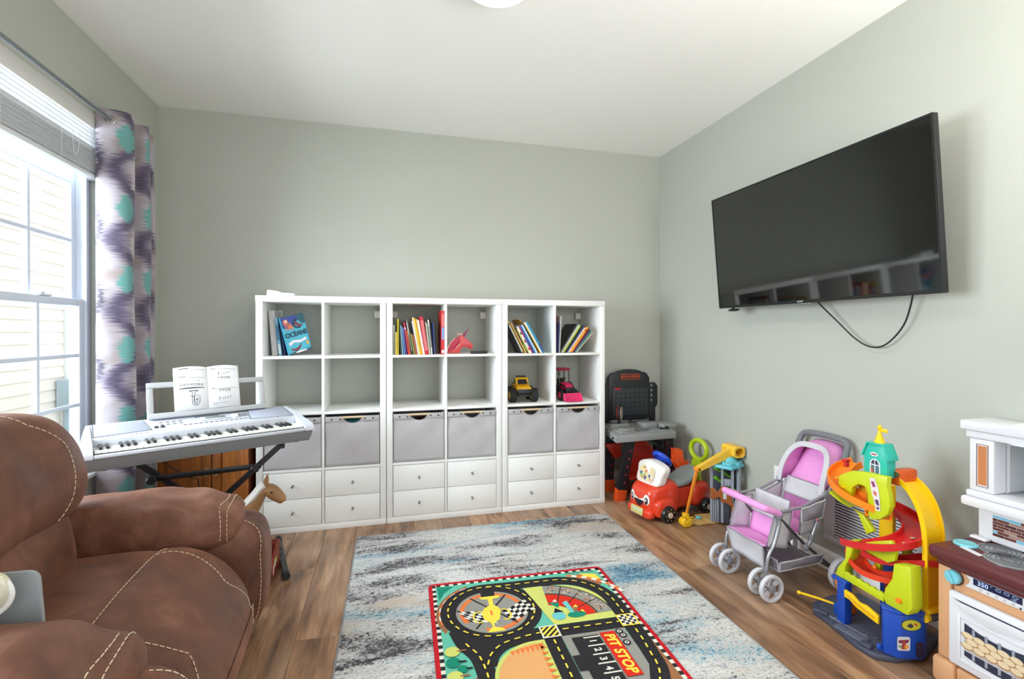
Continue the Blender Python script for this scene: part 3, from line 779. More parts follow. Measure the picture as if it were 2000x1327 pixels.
MB().prism([uw(*p) for p in [(10, 12), (52, 30), (88, 64), (96, 100), (88, 118), (58, 106), (28, 70), (8, 32)]], (ox, oy - 0.0185, oz), (1, 0, 0), (0, 0, 1), 0.006, bev=0.002).build('mane', M_um, uni)
MB().prism([uw(*p) for p in [(104, 118), (124, 106), (168, 186)]], (ox, oy + 0.002, oz), (1, 0, 0), (0, 0, 1), 0.014, bev=0.002).build('horn', M_uh, uni)
MB().prism([uw(*p) for p in [(76, 124), (84, 150), (94, 132)]], (ox, oy - 0.002, oz), (1, 0, 0), (0, 0, 1), 0.012, bev=0.002).build('ear', M_ug, uni)
MB().prism([uw(*p) for p in [(94, 130), (106, 148), (112, 124)]], (ox, oy - 0.002, oz), (1, 0, 0), (0, 0, 1), 0.012, bev=0.002).build('ear', M_ug, uni)
MB().tube([(ox + a / 1000, oy - 0.02, oz + c / 1000) for a, c in [(4, 14), (12, 40), (34, 78), (62, 108)]], 0.005, 8).build('mane_trim', M_ug, uni)
MB().tube([(ox + a / 1000, oy - 0.0215, oz + c / 1000) for a, c in [(70, 38), (82, 56), (98, 66)]], 0.004, 8).build('mane_trim', M_ug, uni)
rm = thing('remote_control', 'black remote control lying beside the unicorn head', 'remote control', (1.385, 0.05, Z3))
MB().box((1.385, 0.055, Z3 + 0.0105), (0.118, 0.042, 0.019), (0, 0, R(4)), 0.008).build('body', mat('black_plastic', (26, 26, 28), 0.35), rm)
b = MB()
for i in range(7):
    for j in range(2): b.box((1.345 + i * 0.013, 0.047 + j * 0.014 + i * 0.0009, Z3 + 0.0206), (0.007, 0.008, 0.002), (0, 0, R(4)), 0.001)
tag(b.build('buttons', mat('button_grey', (90, 90, 94), 0.5), rm), kind='stuff')

# ------------------------------------------------------------ toy vehicles in the cubbies
M_tyre = mat('toy_tyre', (30, 30, 32), 0.7, bump=(90, 0.3)); M_blk = mat('black_plastic', (26, 26, 28), 0.35); M_yel = mat('truck_yellow', (236, 178, 22), 0.3)
M_dkg = mat('dark_toy_glass', (34, 36, 40), 0.12); M_pink = mat('tractor_pink', (214, 36, 92), 0.35); M_red_d = mat('tractor_cabin', (170, 40, 66), 0.35)
def lug_wheel(parent, c, ax, r, w, tm, hm, lugs=14, name='wheel'):
    c, ax = Vector(c), Vector(ax).normalized()
    b = MB(); b.lathe(c - ax * w / 2, ax, [(r * .6, 0), (r * .93, 0.0), (r, w * .18), (r, w * .82), (r * .93, w), (r * .6, w)], 22)
    q = ax.to_track_quat('Z', 'Y')
    for i in range(lugs):
        a = 2 * PI * i / lugs; d = q @ Vector((math.cos(a), math.sin(a), 0))
        for s_ in (-1, 1):
            rot = (q.to_matrix().to_4x4() @ Euler((0, 0, a + s_ * 0.1)).to_matrix().to_4x4())
            b.box(c + d * r * 1.02 + ax * s_ * w * 0.22, (r * .12, r * .16, w * .42), rot, 0.001, 1)
    wo = b.build(name, tm, parent)
    MB().lathe(c - ax * (w / 2 + 0.001), ax, [(r * .58, 0), (r * .62, w * .1), (r * .4, w * .3), (r * .4, w * .72), (r * .62, w * .9), (r * .58, w + 0.002)], 20).build('hub', hm, wo)
    return wo
def truck():
    t = thing('monster_truck', 'yellow toy monster truck with big black tyres in a cubby', 'toy truck', (cell_x(2, 0) + 0.142, 0.165, ROWZ[2] + 0.0004), R(-93))
    # local x forward (nose), y left
    B = lambda: MB()
    b = B(); pr = [(-.115, .072), (-.115, .118), (-.03, .118), (-.012, .122), (.045, .118), (.112, .104), (.114, .082), (.06, .076), (-.06, .072)]
    b.prism(pr, (0, -0.052, 0), (1, 0, 0), (0, 0, 1), -0.104, bev=0.005)
    b.build('body', M_yel, t, world=False)
    c = B(); pr = [(-.052, .119), (-.03, .168), (.012, .17), (.052, .121)]
    c.prism(pr, (0, -0.046, 0), (1, 0, 0), (0, 0, 1), -0.092, bev=0.004); cab = c.build('cabin', M_yel, t, world=False)
    g = B(); g.prism([(-.04, .127), (.03, .127), (.008, .162), (-.024, .162)], (0, -0.0472, 0), (1, 0, 0), (0, 0, 1), -0.0945)
    g.prism([(-.038, .0), (.038, .0), (.031, .042), (-.031, .042)], (0.0525, 0, .126), (0, 1, 0), (-.66, 0, .75), 0.0016)
    g.build('window_glass', M_dkg, cab, world=False)
    B().bb(-.022, .006, -.036, .036, .1715, .183, .003).build('light_bar', M_blk, t, world=False)
    k = B(); k.bb(.1145, .122, -.05, .05, .060, .098, .003); k.bb(.105, .13, -.05, .05, .046, .058, .004); k.bb(-.125, .112, -.026, .026, .04, .07, .005)
    k.cyl((.072, -.06, .045), (.072, .06, .045), .009, n=10); k.cyl((-.075, -.06, .045), (-.075, .06, .045), .009, n=10); k.bb(-.11, -.054, -.045, .045, .1185, .124, .002)
    k.build('bumper_and_chassis', M_blk, t, world=False)
    st = B()
    for sy in (-1, 1):
        for q in range(3): st.box((-.02 + q * .024, sy * .0525, .102 - q * .004), (.03, .0012, .005), (0, R(28) , 0))
    st.build('side_stripes', M_blk, t, world=False)
    inv = t.matrix_basis if False else Matrix.LocRotScale(t.location, t.rotation_euler, (1, 1, 1))
    for x in (.072, -.075):
        for y in (-.078, .078):
            lug_wheel(t, inv @ Vector((x, y, .0505)), inv.to_3x3() @ Vector((0, 1, 0)), .0465, .046, M_tyre, M_yel)
truck()
def tractor():
    t = thing('toy_tractor', 'pink toy tractor with a front loader bucket in a cubby', 'toy tractor', (cell_x(2, 1) + 0.118, 0.165, ROWZ[2] + 0.0004), R(-84))
    m = Matrix.LocRotScale(t.location, t.rotation_euler, (1, 1, 1)); L_ = lambda: MB()
    h = L_(); h.prism([(.0, .078), (.10, .078), (.104, .1), (.07, .122), (.0, .130)], (0, -.03, 0), (1, 0, 0), (0, 0, 1), -.06, bev=.006); h.build('hood', M_pink, t, world=False)
    k = L_(); k.bb(-.08, .108, -.026, .026, .045, .0775, .006); k.bb(.105, .112, -.03, .03, .055, .1, .004); k.cyl((-.05, -.06, .058), (-.05, .06, .058), .01); k.cyl((.07, -.05, .04), (.07, .05, .04), .008)
    k.bb(-.085, -.001, -.044, .044, .0785, .1, .006); k.build('chassis', M_blk, t, world=False)
    r = L_(); r.prism([(-.09, 0), (.012, 0), (.018, .006), (.0, .018), (-.08, .018)], (0, -.05, .212), (1, 0, 0), (0, 0, 1), -.1, bev=.004); r.build('roof', M_red_d, t, world=False)
    p = L_()
    for x, dx in ((-.075, 0), (.0, .012)):
        for y in (-.042, .042): p.cyl((x + dx, y, .1), (x, y, .2125), .0045, n=8)
    p.cyl((.03, -.052, .18), (.03, -.052, .205), .008, n=8); p.cyl((.0, -.045, .2), (.03, -.052, .2), .003, n=6); p.build('cabin_post', M_blk, t, world=False)
    L_().bb(-.07, -.03, -.025, .025, .1005, .15, .008).build('seat', M_blk, t, world=False)
    sw = L_(); sw.torus((-.008, 0, .15), (-.6, 0, .8), .018, .003, 20, 8); sw.cyl((-.007, 0, .148), (.006, 0, .1305), .003); sw.build('steering_wheel', M_blk, t, world=False)
    for x, y, r_, w_ in ((-.05, -.068, .057, .036), (-.05, .068, .057, .036), (.07, -.055, .038, .026), (.07, .055, .038, .026)):
        lug_wheel(t, m @ Vector((x, y, r_ * 1.09)), m.to_3x3() @ Vector((0, 1, 0)), r_, w_, M_tyre, M_pink)
    a = L_()
    for y in (-.032, .032): a.tube([(-.0, y * 1.1, .115), (.09, y * 1.1, .105), (.128, y, .05)], .006, 6)
    a.build('loader_arm', M_blk, t, world=False)
    bk = L_(); pr = [(.13, .06), (.128, .012), (.178, .0045), (.178, .0075), (.132, .016), (.134, .06)]
    bk.prism(pr, (0, -.068, 0), (1, 0, 0), (0, 0, 1), -.136)
    for y in (-.068, .0655): bk.prism([(.132, .06), (.130, .012), (.178, .006), (.146, .058)], (0, y, 0), (1, 0, 0), (0, 0, 1), -.0026)
    bk.build('bucket', mat('bucket_pink', (226, 62, 118), 0.35), t, world=False)
tractor()

# ------------------------------------------------------------ television on the wall
def tv():
    n = Vector((-0.996, 0, -0.087)).normalized(); ey = Vector((0, -1, 0)); ez = Vector((0.0858, 0, 0)) ; ez = n.cross(ey).normalized()
    if ez.z < 0: ez = -ez
    o = Vector((2.86, -0.527, 1.392)); Wd, Hd = 1.311, 0.700
    t = thing('television', 'large black flat television tilted on the right wall', 'television', (2.9, -1.18, 1.4))
    def P(a, c, d): return o + ey * a + ez * c - n * d          # d: depth behind the face
    M_bez = mat('tv_bezel', (22, 23, 23), 0.28); M_scr = mat('tv_screen', (7, 9, 9), 0.05, spec=1.0); M_tb = mat('tv_back', (20, 20, 21), 0.5)
    def slab(x0, x1, z0, z1, d0, d1, bev=0.0):
        b = MB(); mm = plane_mtx(o, ey, ez)       # local z = ey x ez
        s_ = 1 if (ey.cross(ez)).dot(n) > 0 else -1
        b.box(mm @ Vector(((x0 + x1) / 2, (z0 + z1) / 2, -s_ * (d0 + d1) / 2)), (x1 - x0, z1 - z0, abs(d1 - d0)), mm.to_3x3().to_4x4(), bev); return b
    slab(0, Wd, 0, Hd, 0.004, 0.03, 0.003).build('panel_back', M_tb, t)
    f = slab(0, Wd, Hd - 0.009, Hd, 0, 0.0035);
    for a in ((0, Wd, 0, 0.016), (0, 0.009, 0.016, Hd - 0.009), (Wd - 0.009, Wd, 0.016, Hd - 0.009)):
        g_ = slab(a[0], a[1], a[2], a[3], 0, 0.0035); f.add(g_.v, g_.f)
    f.build('bezel', M_bez, t)
    slab(0.009, Wd - 0.009, 0.016, Hd - 0.009, 0.0015, 0.0038).build('screen', M_scr, t)
    slab(0.25, Wd - 0.25, 0.08, 0.5, 0.0305, 0.07, 0.012).build('housing', M_tb, t)
    wm = MB();
    for y in (-0.98, -1.38): wm.bb(2.93, 2.975, y - 0.02, y + 0.02, 1.5, 1.9, 0.004)
    wm.bb(2.975, 2.9985, -1.5, -0.86, 1.6, 1.8, 0.003); wm.build('wall_mount', M_tb, t)
    slab(0.48, 0.70, -0.006, -0.0003, 0.002, 0.02, 0.002).build('lower_strip', mat('tv_silver', (150, 152, 152), 0.3, 0.6), t)
    lp = P(Wd * 0.485, 0.008, -0.0006); vs, fs = text_bm('SHARP', 0.0125, plane_mtx(lp, ey, ez), bold=0.0003)
    MB().add(vs, fs).build('lettering', mat('tv_letter', (176, 178, 178), 0.4), t, smooth=0)
    s_ = thing('sensor_bar', 'small black sensor hanging under the near corner of the television', 'sensor', (2.86, -0.66, 1.385)); s_['label'] = 'small black rounded sensor hanging below the television edge nearest the corner'
    MB().ell((2.865, -0.655, 1.378), (0.016, 0.05, 0.009), 18, 10).build('body', M_bez, s_)
    MB().bb(2.86, 2.872, -0.66, -0.64, 1.3835, 1.3945, 0.002).build('clip', M_bez, s_)
    c1 = spline([(2.925, -1.19, 1.44), (2.93, -1.205, 1.396), (2.955, -1.30, 1.289), (2.962, -1.386, 1.208), (2.965, -1.463, 1.170), (2.965, -1.535, 1.186), (2.96, -1.614, 1.271), (2.945, -1.66, 1.385), (2.93, -1.668, 1.43)], 8)
    tag(MB().tube(c1, 0.0038, 8).build('power_cord', mat('cord_black', (28, 28, 32), 0.45)), 'black power cord drooping below the television', 'cord')
tv()

# ------------------------------------------------------------ ceiling light
cl_ = thing('ceiling_light', 'round flush ceiling light with glowing white dome', 'ceiling light', (1.2, -1.32, ZC))
MB().lathe((1.2, -1.32, ZC - 0.001), (0, 0, -1), [(0.178, 0), (0.178, 0.018), (0.168, 0.024)], 40).build('ring', mat('lamp_ring', (196, 192, 186), 0.3, 0.6), cl_)
MB().lathe((1.2, -1.32, ZC - 0.0245), (0, 0, -1), [(0.166, 0), (0.160, 0.02), (0.135, 0.045), (0.09, 0.064), (0.04, 0.073), (0.0, 0.075)], 40).build('dome', mat('lamp_dome', (255, 250, 240), 0.4, emit=2.2), cl_, smooth=60)

# ------------------------------------------------------------ outlet and return grille on the right wall
ol = thing('outlet', 'white wall outlet plate behind the doll stroller', 'outlet', (XR, -0.88, 0.39))
MB().bb(XR - 0.006, XR, -0.922, -0.845, 0.33, 0.448, 0.002).build('plate', M_trim, ol)
for z in (0.365, 0.413): MB().bb(XR - 0.009, XR - 0.0063, -0.9, -0.867, z - 0.015, z + 0.015, 0.002).build('socket', mat('outlet_face', (226, 226, 222), 0.4), ol)
vg = thing('return_air_grille', 'wide white louvred air grille low on the right wall', 'vent', (XR, -1.45, 0.3))
M_gr = mat('grille_white', (206, 206, 208), 0.4)
gy0, gy1, gz0, gz1 = -1.68, -1.19, 0.155, 0.445
f = MB()
f.bb(XR - 0.012, XR - 0.0005, gy0, gy1, gz1 - 0.03, gz1, 0.002); f.bb(XR - 0.012, XR - 0.0005, gy0, gy1, gz0, gz0 + 0.03, 0.002)
f.bb(XR - 0.012, XR - 0.0005, gy0, gy0 + 0.03, gz0 + 0.03, gz1 - 0.03, 0.002); f.bb(XR - 0.012, XR - 0.0005, gy1 - 0.06, gy1, gz0 + 0.03, gz1 - 0.03, 0.002)
f.build('frame', M_gr, vg)
MB().bb(XR - 0.002, XR - 0.0008, gy0 + 0.03, gy1 - 0.06, gz0 + 0.03, gz1 - 0.03).build('backing', mat('grille_dark', (70, 70, 74), 0.8), vg)
for k in range(16):
    z = gz0 + 0.038 + k * 0.0145
    MB().box((XR - 0.0075, (gy0 + gy1) / 2 - 0.015, z), (0.009, gy1 - gy0 - 0.092, 0.0018), (0, R(-38), 0)).build('louvre', M_gr, vg)
# ============================================================ area rug and race-track play mat
def rug_material():
    m = bpy.data.materials.new('abstract_rug'); m.use_nodes = True; nt = m.node_tree; N = nt.nodes.new; L = nt.links.new
    b = nt.nodes['Principled BSDF']; b.inputs['Roughness'].default_value = 0.95; b.inputs['Specular IOR Level'].default_value = 0.1
    tc = N('ShaderNodeTexCoord')
    def noise(scale, det, st, dist=0.0, off=(0, 0, 0)):
        mp = N('ShaderNodeMapping'); mp.inputs['Scale'].default_value = st; mp.inputs['Location'].default_value = off; L(tc.outputs['Object'], mp.inputs[0])
        n = N('ShaderNodeTexNoise'); n.inputs['Scale'].default_value = scale; n.inputs['Detail'].default_value = det; n.inputs['Distortion'].default_value = dist; n.inputs['Roughness'].default_value = 0.62
        L(mp.outputs[0], n.inputs['Vector']); return n.outputs['Fac']
    fine = noise(26, 6, (1, 1.7, 1), 2.6); big = noise(1.7, 5, (0.8, 3.2, 1), 0.5); blue = noise(1.6, 4, (0.7, 3.0, 1), 0.5, (7, 3, 0)); tan = noise(1.3, 3, (1.0, 2.4, 1), 0.4, (3, 9, 0))
    def mth(op, a, c):
        x = N('ShaderNodeMath'); x.operation = op
        for i, q in enumerate((a, c)):
            if isinstance(q, (int, float)): x.inputs[i].default_value = q
            else: L(q, x.inputs[i])
        return x.outputs[0]
    def msk(base, lo, hi, k=0.5):
        v = mth('ADD', base, mth('MULTIPLY', mth('SUBTRACT', fine, 0.5), k))
        r = N('ShaderNodeMapRange'); L(v, r.inputs[0]); r.inputs[1].default_value = lo; r.inputs[2].default_value = hi; return r.outputs[0]
    r0 = N('ShaderNodeValToRGB'); r0.color_ramp.elements[0].position = 0.33; r0.color_ramp.elements[0].color = rgb(158, 160, 166); r0.color_ramp.elements[1].position = 0.55; r0.color_ramp.elements[1].color = rgb(226, 224, 220); L(fine, r0.inputs[0])
    col = r0.outputs[0]
    for c, f in (((196, 182, 168), msk(tan, 0.58, 0.68)), ((132, 176, 192), msk(blue, 0.54, 0.66, 1.0)), ((84, 122, 152), msk(blue, 0.66, 0.74, 1.1)), ((106, 104, 108), msk(big, 0.51, 0.60, 0.75)), ((66, 64, 68), msk(big, 0.60, 0.70, 1.0))):
        x = N('ShaderNodeMixRGB'); L(f, x.inputs[0]); L(col, x.inputs[1]); x.inputs[2].default_value = rgb(*c); col = x.outputs[0]
    L(col, b.inputs['Base Color'])
    bp = N('ShaderNodeBump'); bp.inputs['Strength'].default_value = 0.5; bp.inputs['Distance'].default_value = 0.004
    n4 = noise(150, 3, (1, 1, 1)); L(n4, bp.inputs['Height']); L(bp.outputs[0], b.inputs['Normal'])
    return m
rug = thing('area_rug', 'large grey, white and blue abstract area rug on the plank floor', 'rug', (1.384, -1.35, 0))
q = Matrix.Rotation(R(-0.9), 4, 'Z')
b = MB(); rx0, rx1, ry0, ry1 = 0.575, 2.185, -2.62, -0.195
b.box(((rx0 + rx1) / 2, (ry0 + ry1) / 2, 0.0055), (rx1 - rx0 - 0.008, ry1 - ry0 - 0.008, 0.010), q, 0.003)
b.build('pile', rug_material(), rug)
b = MB(); cx, cy = (rx0 + rx1) / 2, (ry0 + ry1) / 2
cs = [Vector((cx, cy, 0.005)) + q @ Vector((sx * (rx1 - rx0) / 2, sy * (ry1 - ry0) / 2, 0)) for sx, sy in ((-1, -1), (1, -1), (1, 1), (-1, 1))]
b.tube(cs, 0.0046, 8, True); b.build('bound_edge', mat('rug_edge', (150, 150, 152), 0.9), rug)

MT = 0.0112
mt = thing('play_mat', 'race track play mat with red border lying on the grey rug', 'play mat', (0.957, -0.868, MT), R(-2.3)); mt.scale = (.986, .986, 1)
MC = {k: mat('mat_' + k, c, 0.88, spec=0.15, bump=(220, 0.25)) for k, c in dict(red=(196, 34, 44), black=(46, 44, 47), white=(228, 224, 214), teal=(104, 190, 166), lime=(206, 212, 116), grey=(150, 148, 142), orange=(232, 124, 66), tan=(226, 168, 110), yellow=(240, 218, 82), pit=(214, 48, 34), green=(28, 138, 112), brown=(156, 108, 74), aqua=(112, 196, 200), dark=(36, 34, 46)).items()}
MK = list(MC); MI = {k: i for i, k in enumerate(MK)}
LEN = 1.0; WID = 0.897
MB().prism(rrect(0, WID, -LEN, 0, 0.03), (0, 0, 0), (1, 0, 0), (0, 1, 0), 0.0065, bev=0.002).build('pile', MC['red'], mt, world=False)
pm = MB(); zt = [0.0067]
def mp(pts, k, z=None):
    pm.poly([(u, -v, zt[0] if z is None else z) for u, v in pts], MI[k])
def up_(): zt[0] += 0.00016
def strip(pts, w, k, closed=False):
    P = [Vector((u, v)) for u, v in pts]; Ls, Rs = [], []
    for i, p in enumerate(P):
        a = P[max(0, i - 1)]; c = P[min(len(P) - 1, i + 1)]
        if closed: a, c = P[i - 1], P[(i + 1) % len(P)]
        d = (c - a).normalized(); nn = Vector((-d.y, d.x)) * w / 2; Ls.append(p + nn); Rs.append(p - nn)
    for i in range(len(P) if closed else len(P) - 1):
        j = (i + 1) % len(P); mp([Ls[i], Ls[j], Rs[j], Rs[i]], k)
def dashes(pts, w, k, on=0.026, off=0.022):
    P = [Vector((u, v)) for u, v in pts]; s = 0.0
    for a, c in zip(P, P[1:]):
        l = (c - a).length
        if l < 1e-6: continue
        d = (c - a) / l; t = 0.0
        while t < l:
            ph = (s + t) % (on + off); st = min(l - t, (on - ph) if ph < on else (on + off - ph))
            if ph < on and st > 0.001:
                n_ = Vector((-d.y, d.x)) * w / 2; x0 = a + d * t; x1 = a + d * (t + st); mp([x0 + n_, x1 + n_, x1 - n_, x0 - n_], k)
            t += max(st, 1e-4)
        s += l
# chequered ring
mp(rrect(.018, WID - .018, .020, LEN - .02, .012), 'white'); up_()
n = 42
for i in range(n):
    u0 = .018 + (WID - .036) * i / n; u1 = .018 + (WID - .036) * (i + 1) / n
    if i % 2: mp([(u0, .020), (u1, .020), (u1, .036), (u0, .036)], 'black'); mp([(u0, LEN - .036), (u1, LEN - .036), (u1, LEN - .02), (u0, LEN - .02)], 'black')
n = 46
for i in range(n):
    v0 = .022 + (LEN - .042) * i / n; v1 = .022 + (LEN - .042) * (i + 1) / n
    if i % 2 == 0: mp([(.018, v0), (.035, v0), (.035, v1), (.018, v1)], 'black'); mp([(WID - .035, v0), (WID - .018, v0), (WID - .018, v1), (WID - .035, v1)], 'black')
up_(); mp([(.035, .036), (WID - .035, .036), (WID - .035, LEN - .036), (.035, LEN - .036)], 'teal'); up_()
# verges
mp(arc(.272, .29, .250, 150, 250, 16), 'brown'); up_(); mp([(.04, .04), (.12, .045), (.07, .10), (.045, .16)], 'green')
mp([(.70, .060), (.84, .075), (.855, .16), (.80, .20)], 'brown'); up_(); mp([(.755, .055), (.84, .075), (.850, .13), (.80, .115)], 'yellow')
mp([(.80, .70), (.862, .62), (.862, .90), (.80, .90)], 'brown'); mp([(.12, .72), (.16, .66), (.18, .9), (.12, .95)], 'brown'); up_()
def curb(cx, cy, r, a0, a1, n=10, w=.018):
    for i in range(n):
        aa, bb = a0 + (a1 - a0) * i / n, a0 + (a1 - a0) * (i + 1) / n
        mp([*arc(cx, cy, r, aa, bb, 2), *arc(cx, cy, r - w, bb, aa, 2)], 'white' if i % 2 else 'orange')
curb(.272, .29, .238, 165, 245); curb(.63, .35, .30, -78, -18, 12, .02)
up_()
# roads
strip(arc(.265, .285, .190, 0, 360, 48)[:-1], .070, 'black', True)
out_road = [(.27, .098), (.40, .100), (.60, .100)] + arc(.60, .335, .228, -90, 0, 16, .235) + [(.828, .50), (.824, .62), (.812, .72)] + arc(.60, .72, .212, 0, 90, 12, .22) + [(.48, .94)]
up_(); strip(out_road, .074, 'black'); up_()
strip([(.40, .492), (.83, .492)], .076, 'black'); up_(); strip([(.474, .45), (.474, .95)], .072, 'black'); up_()
lr = spline([(.10, .40), (.125, .50), (.165, .58), (.18, .68), (.185, .80), (.22, .90), (.30, .955)], 6); strip(lr, .072, 'black'); up_()
cr = spline([(.44, .494), (.36, .505), (.27, .53), (.215, .58), (.19, .64)], 6); strip(cr, .07, 'black'); up_()
mp([(.14, .46), (.40, .44), (.44, .53), (.30, .53), (.20, .60), (.14, .54)], 'black'); up_()
# islands
mp(arc(.268, .292, .160, 0, 360, 40)[:-1], 'grey')
up_(); mp([(.445, .137), (.52, .137), (.60, .140)] + arc(.60, .335, .19, -90, 0, 12, .19) + [(.788, .453), (.508, .453), (.49, .36), (.47, .25)], 'lime')
up_(); mp([(.205, .74)] + arc(.40, .74, .198, 180, 270, 12, .205) + [(.437, .535), (.437, .93), (.30, .92), (.22, .84)], 'lime')
up_(); mp([(.512, .531), (.785, .531), (.785, .66), (.778, .76), (.74, .84), (.66, .895), (.512, .905)], 'grey'); up_()
# roundabout art: ring, crossed flags and cup
strip(arc(.268, .292, .135, 150, 350, 30), .02, 'orange'); strip(arc(.268, .292, .135, 20, 110, 14), .02, 'orange'); up_()
mp([(.238, .128), (.305, .128), (.300, .175), (.236, .175)], 'black')
strip([(.185, .175), (.36, .40)], .008, 'black'); up_(); strip([(.35, .175), (.18, .41)], .008, 'black')
def flag(o, ex, ey, n=6, m=5):
    o, ex, ey = Vector(o), Vector(ex), Vector(ey)
    for i in range(n):
        for j in range(m):
            w = lambda a, c: o + ex * (a / n) + ey * (c / m) + Vector((0, .008 * math.sin(a / n * 6)))
            mp([w(i, j), w(i + 1, j), w(i + 1, j + 1), w(i, j + 1)], 'white' if (i + j) % 2 else 'dark')
up_()
flag((.108, .255), (.12, .045), (.05, .095)); flag((.31, .30), (.12, -.06), (.03, .085)); up_()
mp([(.225, .175), (.325, .175), (.315, .195), (.285, .20), (.282, .25), (.30, .27), (.305, .30), (.29, .36), (.262, .385), (.258, .41), (.29, .425), (.30, .445), (.225, .445), (.235, .425), (.25, .41), (.248, .385), (.222, .35), (.218, .30), (.235, .27), (.262, .25), (.262, .20), (.235, .195)], 'yellow')
strip(arc(.205, .33, .025, 60, 300, 12, .04), .008, 'yellow'); strip(arc(.318, .33, .025, -120, 120, 12, .04), .008, 'yellow'); up_()
up_(); vs, fs = text_bm('1', .05, plane_mtx((.262, -.31, zt[0]), (1, 0, 0), (0, 1, 0)), bold=.002); pm.add(vs, fs, MI['orange'])
# grandstand
ctr = (.515, .415)
def band(r0, r1, k, a0=-85, a1=-2, n=14, sx=1.0, sy=1.0):
    mp([*arc(ctr[0], ctr[1], r1 * sx, a0, a1, n, r1 * sy), *arc(ctr[0], ctr[1], r0 * sx, a1, a0, n, r0 * sy)], k)
band(.205, .275, 'grey'); band(.110, .198, 'pit'); up_()
for a in (-66, -46, -26): strip([(ctr[0] + .11 * math.cos(R(a)), ctr[1] + .11 * math.sin(R(a))), (ctr[0] + .275 * math.cos(R(a)), ctr[1] + .275 * math.sin(R(a)))], .005, 'black')
up_(); strip(arc(ctr[0], ctr[1], .203, -85, -2, 14), .006, 'black'); strip(arc(ctr[0], ctr[1], .277, -85, -2, 14), .006, 'black')
rg = random.Random(3); up_()
for k in range(60):
    a = rg.uniform(-82, -6); r_ = rg.uniform(.214, .266); c_ = (ctr[0] + r_ * math.cos(R(a)), ctr[1] + r_ * math.sin(R(a)))
    mp(arc(c_[0], c_[1], .0045, 0, 360, 6)[:-1], rg.choice(['white', 'brown', 'dark', 'tan', 'orange']))
for a in (-72, -52, -32, -14):
    c_ = (ctr[0] + .145 * math.cos(R(a)), ctr[1] + .145 * math.sin(R(a))); mp([(c_[0] - .014, c_[1] + .008), (c_[0] + .012, c_[1] + .012), (c_[0] + .006, c_[1] - .012)], 'white' if a < -40 else 'yellow')
mp(arc(.545, .395, .030, 0, 360, 14)[:-1], 'aqua'); mp(arc(.625, .40, .042, 0, 360, 14, .022)[:-1], 'green')
up_(); mp([(.525, .285), (.575, .30), (.56, .335)], 'green'); up_(); mp([(.545, .335), (.575, .37), (.53, .37)], 'dark'); mp([(.59, .30), (.615, .29), (.622, .38), (.605, .385)], 'aqua'); mp([(.62, .345), (.64, .345), (.64, .375), (.62, .375)], 'brown')
# trees on the teal border
for (u, v, r_, k, tk) in ((.068, .535, .030, 'lime', 'brown'), (.066, .598, .028, 'green', 'dark'), (.098, .640, .020, 'green', 'dark'), (.066, .675, .030, 'lime', 'brown'), (.085, .74, .026, 'green', 'dark'), (.10, .80, .03, 'lime', 'brown')):
    mp(arc(u, v, r_, 0, 360, 14)[:-1], k); up_(); strip([(u + r_ * .6, v), (u + r_ * 1.8, v)], .008, tk)
# sand trap
mp([(.218, .75)] + arc(.40, .745, .183, 180, 268, 12, .190) + [(.405, .57), (.418, .93), (.31, .905), (.24, .83)], 'tan'); up_()
for i in range(11): mp([(.405, .575 + i * .033), (.434, .585 + i * .033), (.405, .597 + i * .033)], 'orange')
for i in range(7): mp([(.285 + i * .02, .585 - i * .004), (.295 + i * .02, .61), (.305 + i * .02, .582 - i * .004)], 'orange')
# crossing squares
mp([(.434, .455), (.513, .455), (.513, .534), (.434, .534)], 'white'); mp([(.783, .445), (.865, .445), (.865, .527), (.783, .527)], 'yellow'); up_()
mp([(.441, .462), (.506, .462), (.506, .527), (.441, .527)], 'black'); up_()
for i in range(5):
    t0 = -.05 + i * .026
    pts = [(.441 + max(0, t0), .527 - max(0, -t0)), (.441 + max(0, t0 + .014), .527 - max(0, -(t0 + .014)))]
    a = [max(t0, 0), max(t0 + .013, 0)]
    mp([(.441 + max(t0, 0), .527 if t0 >= 0 else .527 + t0), (.441 + max(t0 + .013, 0), .527 if t0 + .013 >= 0 else .527 + t0 + .013), (min(.506, .441 + t0 + .013 + .065), .462 if t0 + .013 <= 0 else .462 + (t0 + .013)), (min(.506, .441 + t0 + .065), .462 if t0 <= 0 else .462 + t0)], 'yellow')
for i in range(5):
    for j in range(5):
        u0, v0 = .790 + i * .0136, .452 + j * .0136; mp([(u0, v0), (u0 + .0136, v0), (u0 + .0136, v0 + .0136), (u0, v0 + .0136)], 'dark' if (i + j) % 2 else 'white')
# pit lane
mp([(.545, .556), (.66, .556), (.66, .885), (.545, .885)], 'black'); up_(); mp([(.512, .66), (.546, .66), (.546, .745), (.512, .745)], 'black'); mp([(.668, .548), (.732, .548), (.732, .808), (.668, .808)], 'pit'); up_()
for i in range(6): strip([(.592, .567 + i * .052), (.662, .567 + i * .052)], .007, 'white')
for i, c_ in enumerate('12345'):
    vs, fs = text_bm(c_, .040, plane_mtx((.622, -(.592 + i * .0535), zt[0]), (0, -1, 0), (1, 0, 0)), bold=.0012); pm.add(vs, fs, MI['white'])
up_(); vs, fs = text_bm('PIT STOP', .056, plane_mtx((.700, -.678, zt[0]), (0, -1, 0), (1, 0, 0)), bold=.0022, shear=0.12, spacing=1.02); pm.add(vs, fs, MI['yellow'])
for (u, v) in ((.752, .556), (.757, .582), (.752, .628), (.70, .845), (.66, .862)): strip(arc(u, v, .013, 0, 360, 14)[:-1], .006, 'dark', True); strip(arc(u, v, .0075, 0, 360, 12)[:-1], .004, 'white', True)
vs, fs = text_bm('Melissa & Doug', .024, plane_mtx((.765, -.052, zt[0]), (-1, 0, 0), (0, -1, 0)), shear=.3); pm.add(vs, fs, MI['dark'])
